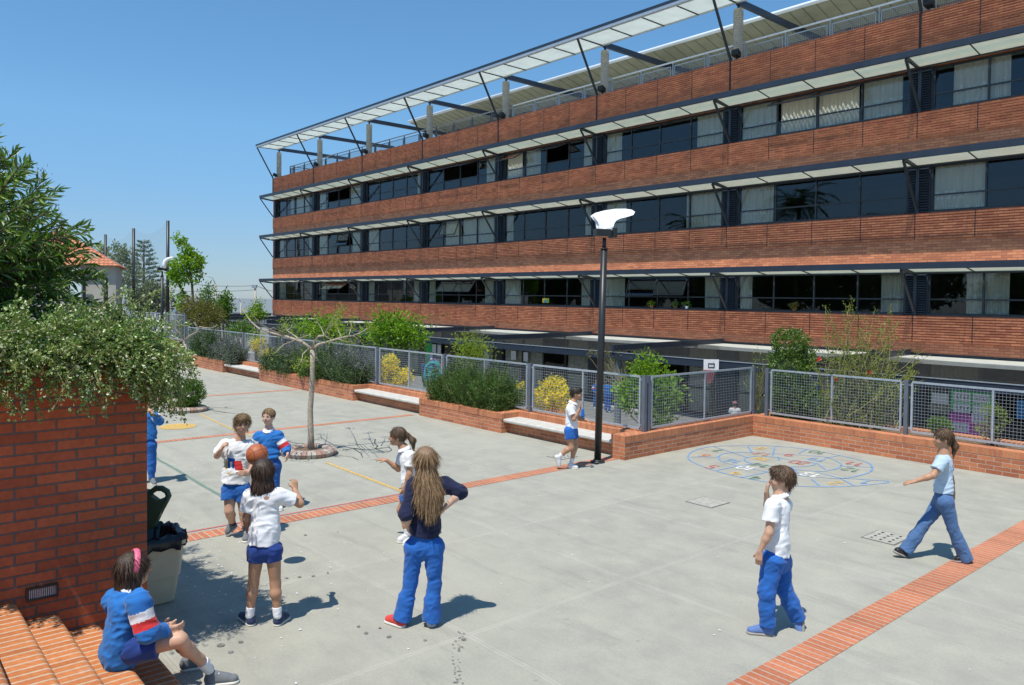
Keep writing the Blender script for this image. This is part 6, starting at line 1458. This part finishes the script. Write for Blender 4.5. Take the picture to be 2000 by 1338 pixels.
    s.cap(mid_s+axb*.045*sc, waist, (.118*tw)*sc+g, (.106*tw)*sc+g*1.4, .04, flat=bd, fs=.70); s.cap(waist, hem, (.106*tw)*sc+g*1.4, (.122*tw)*sc+g*1.3, .04, flat=bd, fs=.80, cut=not o.get('rib')); s.cap(sL+axb*.018, sR+axb*.018, .050*sc+g*.5, .050*sc+g*.5, .04); s.cap(nk+axb*.005, mid_s+axb*.03, .050*sc, .08*sc, .04)
    sl = o.get('sleeve', .62)
    for i in (0, 1):
        a, c, w_ = J['sh'][i], J['el'][i], J['wr'][i]
        if sl <= 1.: s.cap(a, a+(c-a)*sl, .048*sc+g, .052*sc+g, .03, cut=True)
        else: s.cap(a, c, .048*sc+g*1.1, .044*sc+g, .03); s.cap(c, c+(w_-c)*(sl-1), .043*sc+g, .032*sc+g*.8, .025, cut=True)
    nr_ = o.get('neckr', .058)
    s.ell(nk+bd*.018*sc+UZ*.026*sc, np.array([nr_, nr_, .040])*sc, None, .006, 's')
    if not o.get('rib'): s.plane(hem, hd2)
    st_col = o.get('stripes'); prt = o.get('print'); mats = [CM[top]]
    mf = None
    if st_col:
        mats = [CM[top], CM['white'], CM['red']]
        def mf(c):
            mi = np.zeros(len(c), int)
            for i in (0, 1):
                a, q = J['sh'][i], J['el'][i]; u = (c-a) @ (q-a)/((q-a) @ (q-a)); dd = np.linalg.norm(c-a-np.clip(u, 0, 1)[:, None]*(q-a), axis=1); nr = dd < .085*sc
                out = (c-mid_s) @ unit(a-mid_s) > np.linalg.norm(a-mid_s)*.8
                mi[(u > .30) & (u <= .58) & nr & out] = 1; mi[(u > .58) & (u < .86) & nr & out] = 2
            return mi
    if prt:
        mats = [CM[top], CM['royal'], CM['red'], CM['yel'], CM['navy']]; side = -np.cross(bd, UZ)
        def mf(c):
            r = c-(mid_s+axb*.20*sc); u = r @ side; v = -(r @ axb); f_ = (r @ bd) > .02; mi = np.zeros(len(c), int)
            mi[f_ & (u > -.085) & (u < .005) & (v > -.035) & (v < .085)] = 1; mi[f_ & (u > -.055) & (u < -.03) & (v > -.035) & (v < .045)] = 0
            mi[f_ & (u+.25*v > -.005) & (u+.25*v < .085) & (v > -.055) & (v < .055)] = 2; mi[f_ & (u > -.115) & (u < -.088) & (v > -.05) & (v < .05)] = 3; mi[f_ & (u > -.09) & (u < -.0) & (v > -.10) & (v < -.088)] = 3; mi[f_ & (u > .02) & (u < .095) & (v > -.088) & (v < -.072)] = 4
            return mi
    sh_ = sdf_obj('sweatshirt' if st_col else ('shirt' if top != 'navy' else 'sweater'), s, h, mats, e, wr(random.random()*9, o.get('wrk', .0042)), mf)
    if o.get('collar'):
        s = SDF()
        for a in np.linspace(0, 6.28, 13)[:-1]:
            for rr_, zz_, tt_ in ((.050, .012, .009), (.060, .000, .010), (.072, -.016, .009)):
                q = lambda t_: nk+bd*(.004*sc)+UZ*((zz_-.020*math.cos(t_)*(rr_/.06))*sc)+(bd*math.cos(t_)+np.cross(bd, UZ)*math.sin(t_))*rr_*sc
                s.cap(q(a), q(a+6.28/12), tt_*sc, tt_*sc, .012)
        sdf_obj('collar', s, .0065, CM[o['collar']], sh_)
    # lower clothes
    s = SDF(); lg = o['legwear']; c_ = CM[o['bottom']]; gl = o.get('gl', .012)*sc; lf = o.get('leg', 1.)
    tp = J.get('waist', hem-hd2*.02); s.cap(tp-hd2*.01, pv, (.108*tw)*sc+gl*.6, (.122*tw)*sc+gl*.6, .03, flat=bd, fs=.80); s.cap(J['hip'][0], J['hip'][1], .080*sc+gl, .080*sc+gl, .03)
    for i in (0, 1):
        hip, kn, an = J['hip'][i], J['kn'][i], J['an'][i]
        if lg == 'shorts': L = o.get('sl', .42); s.cap(hip, hip+(kn-hip)*L, .082*sc*lf+gl, .078*sc*lf+gl*o.get('flare', 1.6), .02, cut=True)
        else:
            s.cap(hip, kn, .082*sc*lf+gl, .056*sc*lf+gl*o.get('kw', 1.1), .025); fl = o.get('hemw', .058); an2 = an+unit(an-kn)*o.get('over', .02)*sc
            s.cap(kn, kn+(an2-kn)*.5, .056*sc*lf+gl*o.get('kw', 1.1), (.052*sc*lf+fl)/2+gl*.6, .025); s.cap(kn+(an2-kn)*.45, an2, (.052*sc*lf+fl)/2+gl*.6, fl*sc, .025, cut=True)
    lo_ = sdf_obj('shorts' if lg == 'shorts' else ('jeans' if o['bottom'] == 'jeans' else 'trousers'), s, h, c_, e, wr(random.random()*9, o.get('wrkl', .0045), 1.1))
    # socks and shoes
    for i in (0, 1):
        if lg == 'shorts':
            kn, an = J['kn'][i], J['an'][i]; s = SDF(); s.cap(an+(kn-an)*.26, an-UZ*.01, .040*sc, .036*sc, .01); s.plane(an+(kn-an)*o.get('sockh', .24), unit(kn-an)); sdf_obj('sock', s, h*.85, CM[o.get('sock', 'sock')], e, wr(3., .0018, 2.4))
        s = SDF(); so = SDF(); up = J.get('fup', (UZ, UZ))[i]; footgeo(s, so, J['heel'][i], J['toe'][i], sc, up); shc = o['shoe'] if isinstance(o['shoe'], str) else o['shoe'][i]
        sh2 = sdf_obj('shoe', s, h*.85, CM[shc], e); sdf_obj('sole', so, h*.85, CM[o.get('sole', 'sole')], sh2)
        if o.get('laces'):
            s = MB(); v = unit(J['toe'][i]-J['heel'][i]); sd = np.cross(v, up); L = np.linalg.norm(J['toe'][i]-J['heel'][i])
            for q in range(4): pz = J['heel'][i]+v*L*(.42+.09*q)+up*(.082-.012*q)*sc; s.tube([pz-sd*.022*sc, pz+up*.006, pz+sd*.022*sc], .0045*sc, 5)
            s.build('laces', CM['white'], sh2)
    return e
def PJ(D, d):
    """pixel joints -> world; every entry (px, py, depth offset)"""
    o = {}
    for k, v in d.items():
        if isinstance(v[0], (tuple, list)): o[k] = tuple(at_d(q[0], q[1], D+(q[2] if len(q) > 2 else 0)) for q in v)
        else: o[k] = at_d(v[0], v[1], D+(v[2] if len(v) > 2 else 0))
    return o
def gfix(J, ids=(0, 1), z=0.):
    for i in ids:
        for k in ('heel', 'toe'):
            L = list(J[k]); L[i] = np.array([L[i][0], L[i][1], z]); J[k] = tuple(L)
# ---- A girl in white shirt seen from behind
D = 6.78
J = PJ(D, dict(head=(514, 922, .03), neck=(515, 952), pelvis=(516, 1066), hem=(514, 1062), sh=((490, 968), (545, 966)), el=((482, 1012, .02), (586, 984, .10)), wr=((486, 1040, .16), (576, 957, .26)), hip=((502, 1075), (533, 1075)), kn=((495, 1140, .02), (538, 1140, .02)), an=((488, 1200), (542, 1200)), heel=((494, 1221, -.02), (538, 1223, -.02)), toe=((470, 1208, .17), (562, 1205, .17))))
gfix(J); J['hand'] = ((cdir(0, .9, .2), UZ, cdir(1, 0), .5), (cdir(-.15, .45, .9), cdir(-.6, .7), cdir(-1, 0), .7))
person('girl in a white shirt and blue shorts seen from behind, arm raised for the ball', 'person', J, dict(bdir=cdir(-.1, 1), fdir=cdir(-.25, 1), hair=('dark', 'shoulder'), top='white', bottom='navyshort', legwear='shorts', sl=.30, gl=.006, flare=.8, shoe='shoeb', sock='sock', skin='b', sc=1.0, tw=.90, loose=.018, laces=True, face=False, leg=.9, wrk=.0055, sleeve=.66))
# ---- B boy with the printed shirt
D = 9.2
J = PJ(D, dict(head=(473, 829, -.03), neck=(468, 856), pelvis=(460, 950), hem=(459, 942), sh=((441, 870), (487, 872)), el=((424, 890, .0), (497, 905, -.05)), wr=((432, 878, -.17), (485, 925, -.16)), hip=((450, 955), (473, 955)), kn=((448, 998, -.06), (476, 1000, .0)), an=((455, 1026, .12), (481, 1036, .0)), heel=((463, 1026, .16), (484, 1040, .02)), toe=((443, 1048, .06), (478, 1060, -.18))))
J['heel'] = (J['heel'][0], np.array([*J['heel'][1][:2], .0])); J['toe'] = (np.array([*J['toe'][0][:2], .01]), np.array([*J['toe'][1][:2], .0])); J['fup'] = (cdir(-.1, -.3, 1), UZ)
J['hand'] = ((cdir(.4, -.2, .6), cdir(.7, .3), cdir(0, 0, 1), .95), (cdir(-.5, -.7, .2), cdir(-1, 0), UZ, .4))
person('boy in a white shirt with a blue, red and yellow print, running at the ball', 'person', J, dict(bdir=cdir(.15, -1), fdir=cdir(.45, -1, -.15), hair=('blond', 'mop'), top='white', print=True, bottom='royal', legwear='shorts', sl=.5, flare=1.3, gl=.014, shoe='shoeg', sock='dsock', sockh=.3, skin='a', sc=1.06, tw=1.04, loose=.024, laces=True, wrk=.006, sleeve=.8, fringe=.05))
# ---- C girl in blue sweatshirt
D = 10.5
J = PJ(D, dict(head=(524, 814, -.02), neck=(525, 838), pelvis=(527, 905), hem=(527, 893), sh=((506, 852), (544, 852)), el=((498, 877, 0), (559, 876, 0)), wr=((500, 900, -.06), (562, 886, -.10)), hip=((518, 910), (536, 910)), kn=((517, 948), (536, 948, 0)), an=((517, 978), (542, 983, 0)), heel=((517, 985, .03), (542, 989, .03)), toe=((514, 992, -.18), (549, 996, -.14))))
gfix(J); J['hand'] = ((cdir(0, -.2, -1), cdir(1, 0), cdir(0, -1), .4), (cdir(-.05, -.15, -1), cdir(-1, 0), cdir(0, -1), .5))
person('girl facing the camera in a blue tracksuit with white and red sleeve stripes', 'person', J, dict(bdir=cdir(-.05, -1), fdir=cdir(-.15, -1, -.12), hair=('blond', 'tied'), fringe=.085, top='blue2', stripes=True, bottom='royal', legwear='pants', shoe='shoew', skin='c', sc=.97, tw=.98, loose=.026, wrk=.007, sleeve=1.9, collar='white', hemw=.06, rib=False, hs=1.0))
# ---- D girl with pony tail
D = 9.05
J = PJ(D, dict(head=(776, 853, 0), neck=(790, 876), pelvis=(800, 960), hem=(802, 955), sh=((787, 890, .13), (803, 890, -.12)), el=((778, 916, .14), (800, 926, -.16)), wr=((755, 899, .08), (792, 948, -.16)), hip=((798, 965, .07), (802, 965, -.07)), kn=((783, 996, .10), (806, 1010, -.07)), an=((796, 1042, .10), (808, 1048, -.05)), heel=((798, 1056, .10), (810, 1056, -.05)), toe=((776, 1066, .05), (786, 1070, -.05))))
gfix(J); J['hand'] = ((cdir(-1, 0, .18), cdir(0, .2, -1), cdir(0, -1, 0), .35), (cdir(-.3, -.2, -.9), cdir(-.4, 1), cdir(-1, 0), .5)); J['pony'] = tuple(at_d(x, y, D) for x, y in ((796, 849), (806, 860), (808, 878)))
person('girl with a ponytail in a white shirt reaching left behind the girl in navy', 'person', J, dict(bdir=cdir(-1, -.05), fdir=cdir(-1, -.15, -.12), hair=('brown', 'pony'), fringe=.07, top='white', bottom='royal', legwear='shorts', sl=.4, shoe='shoew', sock='sock', skin='b', sc=.97, tw=.88, loose=.016, collar='white', sleeve=.6))
# ---- E girl in navy
D = 6.82
J = PJ(D, dict(head=(831, 900, .02), neck=(835, 930), pelvis=(829, 1062), hem=(827, 1046), sh=((808, 947, -.03), (869, 945, .05)), el=((793, 1006, -.12), (899, 962, .02)), wr=((799, 1034, .06), (871, 990, -.02)), hip=((810, 1070), (847, 1070)), kn=((801, 1138, 0), (848, 1138, 0)), an=((788, 1195), (843, 1198)), heel=((790, 1218, -.05), (842, 1220, -.04)), toe=((754, 1208, .08), (845, 1212, .19)), hairtip=(842, 992, -.14)))
gfix(J); J['hand'] = ((cdir(.35, .3, -.6), cdir(.9, .2), cdir(0, .9, .3), .3), (cdir(-.45, .25, -.6), cdir(-.8, .3), cdir(0, .9), .35))
person('girl in a navy sweater with long light brown hair, hands on hips, seen from behind', 'person', J, dict(bdir=cdir(-.12, 1), fdir=cdir(-.25, 1, -.1), hair=('long', 'long'), top='navy', bottom='royal', legwear='pants', hemw=.078, over=.06, kw=.5, gl=.007, shoe=('shoer', 'shoew'), skin='c', sc=1.08, tw=.90, loose=.013, face=False, sleeve=1.02, wrk=.006, wrkl=.005, leg=.95))
# ---- F running boy
D = 13.15
J = PJ(D, dict(head=(1126, 769, 0), neck=(1119, 786), pelvis=(1116, 838), hem=(1116, 835), sh=((1118, 797, .13), (1114, 797, -.13)), el=((1132, 818, .2), (1121, 819, -.18)), wr=((1144, 820, .1), (1133, 797, -.16)), hip=((1118, 842, .07), (1112, 842, -.07)), kn=((1124, 872, .07), (1116, 874, -.08)), an=((1116, 902, .05), (1092, 891, -.06)), heel=((1109, 912, .05), (1083, 890, -.06)), toe=((1129, 919, 0), (1090, 913, -.05))))
gfix(J, (0,)); J['fup'] = (UZ, cdir(.95, 0, .3)); J['hand'] = ((cdir(.9, 0, -.35), cdir(0, 0, -1), cdir(0, -1), .3), (cdir(-.1, 0, 1), cdir(.8, 0), cdir(0, -1), .95))
person('running boy in a white polo shirt and blue shorts beside the lamp post', 'person', J, dict(bdir=cdir(1, -.08), fdir=cdir(1, -.25), hair=('black', 'short'), fringe=.045, top='white', bottom='royal', legwear='shorts', sl=.48, flare=1.4, shoe='shoew', sock='sock', skin='b', sc=.98, tw=.95, loose=.02, collar='white', h=.009))
c = at_d(1138, 806, D-.2); s = SDF(); s.cap(c+UZ*.05, c-UZ*.05, .022, .036, .01); tag(sdf_obj('drink_pouch', s, .007, CM['royal'], None), 'small blue pouch held by the running boy', 'pouch')
# ---- G boy in white polo, right foreground
D = 6.77
J = PJ(D, dict(head=(1527, 936, .0), neck=(1525, 966), pelvis=(1517, 1090), hem=(1515, 1083), sh=((1509, 988, -.13), (1533, 984, .13)), el=((1502, 1040, -.18), (1500, 996, .17)), wr=((1484, 1077, -.16), (1497, 962, .06)), hip=((1509, 1096, -.07), (1524, 1096, .07)), kn=((1497, 1155, -.08), (1531, 1150, .07)), an=((1499, 1214, -.06), (1556, 1203, .09)), heel=((1510, 1232, -.06), (1569, 1199, .09)), toe=((1459, 1226, -.02), (1571, 1243, .04))))
gfix(J, (0,)); J['fup'] = (UZ, cdir(-1, .2, -.1)); J['hand'] = ((cdir(-.1, 0, -1), cdir(.6, .8), cdir(-.9, 0), .35), (cdir(.12, -.1, .9), cdir(.9, -.2), cdir(0, 0, 1), .7))
person('boy in a white polo shirt and blue tracksuit trousers walking left, hand at his mouth', 'person', J, dict(bdir=cdir(-.95, .35), fdir=cdir(-1, .22), hair=('brown', 'short'), fringe=.05, top='white', bottom='royal', legwear='pants', hemw=.070, kw=1.0, gl=.014, over=.03, shoe='shoebb', skin='a', sc=1.0, tw=.98, loose=.018, collar='white', laces=True, sole='soleg', wrk=.0045, wrkl=.0055))
# ---- H walking girl in jeans
D = 8.72
J = PJ(D, dict(head=(1841, 857, 0), neck=(1843, 884), pelvis=(1842, 975), hem=(1842, 962), sh=((1840, 900, -.13), (1846, 898, .13)), el=((1822, 929, -.17), (1856, 932, .2)), wr=((1787, 940, -.12), (1862, 962, .24)), hip=((1846, 980, -.07), (1838, 980, .07)), kn=((1862, 1033, -.07), (1804, 1026, .07)), an=((1884, 1086, -.07), (1772, 1070, .08)), heel=((1896, 1098, -.07), (1769, 1083, .08)), toe=((1863, 1107, -.05), (1745, 1069, .08))))
J['heel'] = (J['heel'][0]*[1, 1, 0]+[0, 0, .02], J['heel'][1]*[1, 1, 0]); J['toe'] = (J['toe'][0]*[1, 1, 0], J['toe'][1]*[1, 1, 0]+[0, 0, .06])
J['hand'] = ((cdir(-1, 0, -.18), cdir(0, .3, -1), cdir(0, 1, .2), .35), (cdir(0, 0, -1), cdir(-1, 0), cdir(0, 1), .3)); J['pony'] = tuple(at_d(x, y, D) for x, y in ((1859, 856), (1865, 870), (1862, 889)))
person('girl in a pale blue T-shirt and jeans striding left across the right side', 'person', J, dict(bdir=cdir(-1, 0), fdir=cdir(-1, .1, -.1), hair=('brown', 'pony'), fringe=.06, tie='pale', top='pale', bottom='jeans', legwear='pants', hemw=.075, kw=.6, gl=.006, over=.05, shoe='shoebl', sole='soleg', skin='b', sc=1.0, tw=.9, loose=.012, leg=.98, sleeve=.6))
# ---- I seated girl
D = 5.43
J = PJ(D, dict(head=(262, 1112, .04), neck=(254, 1146, 0), pelvis=(238, 1262, 0), hem=(236, 1266, 0), sh=((224, 1172, .13), (270, 1174, -.13)), el=((262, 1240, .26), (287, 1236, -.14)), wr=((312, 1226, .14), (324, 1231, .0)), hip=((246, 1262, .08), (258, 1266, -.06)), kn=((350, 1252, .30), (352, 1250, .02)), an=((385, 1282, .60), (408, 1305, .30)), heel=((352, 1300, .52), (400, 1328, .30)), toe=((412, 1298, .60), (466, 1334, .36))))
gfix(J); 
J['hand'] = ((cdir(.9, .1, .1), cdir(0, -.6, .3), UZ, .6), (cdir(.9, .3, .05), cdir(-.2, .9, .2), UZ, .6))
person('girl with a pink headband and blue sweatshirt sitting on the brick steps', 'person', J, dict(bdir=cdir(.95, .35), fdir=cdir(.85, .62), hair=('dark', 'bob'), top='blue2', stripes=True, bottom='navyshort', legwear='shorts', sl=.52, gl=.016, flare=1.2, shoe='shoeg', sock='sock', skin='a', sc=1.06, tw=1.05, loose=.026, wrk=.007, sleeve=1.9, collar='white', laces=True, band=True, face=True, leg=.95, rib=True))
# ---- J half hidden behind the wall
D = 11.8
J = PJ(D, dict(head=(290, 782, 0), neck=(289, 800), pelvis=(287, 866), hem=(287, 858), sh=((270, 812), (304, 812)), el=((262, 838), (311, 822, -.14)), wr=((264, 862), (298, 808, -.26)), hip=((279, 870), (294, 870)), kn=((279, 905), (296, 905)), an=((279, 932), (296, 932)), heel=((279, 938, .03), (297, 938, .03)), toe=((275, 948, -.16), (302, 947, -.16))))
gfix(J); J['hand'] = ((-UZ, cdir(1, 0), cdir(0, -1), .3), (cdir(-.5, -.1, .8), cdir(-.5, .6), cdir(0, -1, 0), .5))
person('child in a blue tracksuit half hidden behind the brick wall and creeper', 'person', J, dict(bdir=cdir(.2, -1), fdir=cdir(-.3, -1), hair=('brown', 'short'), top='blue2', stripes=True, bottom='royal', legwear='pants', shoe='shoeg', skin='a', sc=.93, loose=.026, sleeve=1.85, h=.009, hemw=.05))
# ---- small children in the sunken yard
def yardkid(px, pyfeet, D, hgt, label, face=(0, 1), top='royal', bottom='royal', arms=0., hair=('dark', 'short'), z=ZL, hat=False):
    c = at_d(px, 700, D); sc = hgt/1.45; f = cdir(*face); sd = np.cross(f, UZ); O = np.array([c[0], c[1], z]); Q = lambda x, y, zz: O+(sd*x+f*y+UZ*zz)*sc
    J = dict(head=Q(0, .02, 1.335), neck=Q(0, 0, 1.19), pelvis=Q(0, 0, .76), hem=Q(0, 0, .78), sh=(Q(-.15, 0, 1.13), Q(.15, 0, 1.13)), el=(Q(-.2, .04+arms*.1, .90), Q(.2, .06+arms*.14, .93)), wr=(Q(-.2, .12+arms*.2, .72+arms*.25), Q(.18, .2+arms*.14, .84+arms*.2)), hip=(Q(-.07, 0, .74), Q(.07, 0, .74)), kn=(Q(-.08, .03, .42), Q(.08, .02, .42)), an=(Q(-.08, 0, .08), Q(.09, -.02, .08)), heel=(Q(-.08, -.05, 0), Q(.09, -.07, 0)), toe=(Q(-.09, .16, 0), Q(.11, .14, 0)))
    J['hand'] = ((unit(-UZ+f*.4), f, f, .4), (unit(-UZ*.2+f), -sd, UZ, .4))
    e = person(label, 'person', J, dict(bdir=f, fdir=f, hair=hair, top=top, stripes=(top in ('royal', 'blue2')), bottom=bottom, legwear='pants', shoe='shoew', skin='a', sc=sc, loose=.025, sleeve=1.85 if top != 'white' else .6, h=.017, face=False, hemw=.055, group='small children in the sunken yard'))
    if hat: s = SDF(); s.ell(J['head']+UZ*.06*sc, np.array([.105, .105, .075])*sc, None, .01); s.ell(J['head']+UZ*.02*sc+f*.08*sc, np.array([.09, .09, .012])*sc, None, .01); tag(sdf_obj('sun_hat', s, .012, plain('pink_hat', (.42, .17, .2), .8), None), 'pink cotton hat worn by the child near the corner', 'hat')
yardkid(1166, 790, 29.5, 1.12, 'small child in blue left of the lamp post pole', (.3, -1), hair=('brown', 'short'))
yardkid(1188, 795, 28.5, 1.22, 'small child in blue tracksuit seen just right of the lamp post pole', (.4, 1), 'blue2', 'royal', .5)
yardkid(1207, 795, 29.2, 1.2, 'small child in blue standing nearest the grey pergola post', (-.5, 1), 'royal', 'royal', .8, ('blond', 'short'))
yardkid(828, 755, 37.2, 1.15, 'dark dressed small child left of the turquoise climbing frame', (.6, .6), 'navyshort', 'navyshort', .3)
yardkid(843, 735, 36.6, 1.15, 'small child in bright blue leaning over the turquoise frame', (.9, -.4), 'blue2', 'royal', 1., ('brown', 'short'), z=ZL+.42)
yardkid(1437, 815, 23.6, 1.10, 'small child in a white shirt and pink hat near the corner', (.2, 1), 'white', 'royal', .3, hat=True)
print('scene objects', len(bpy.data.objects))
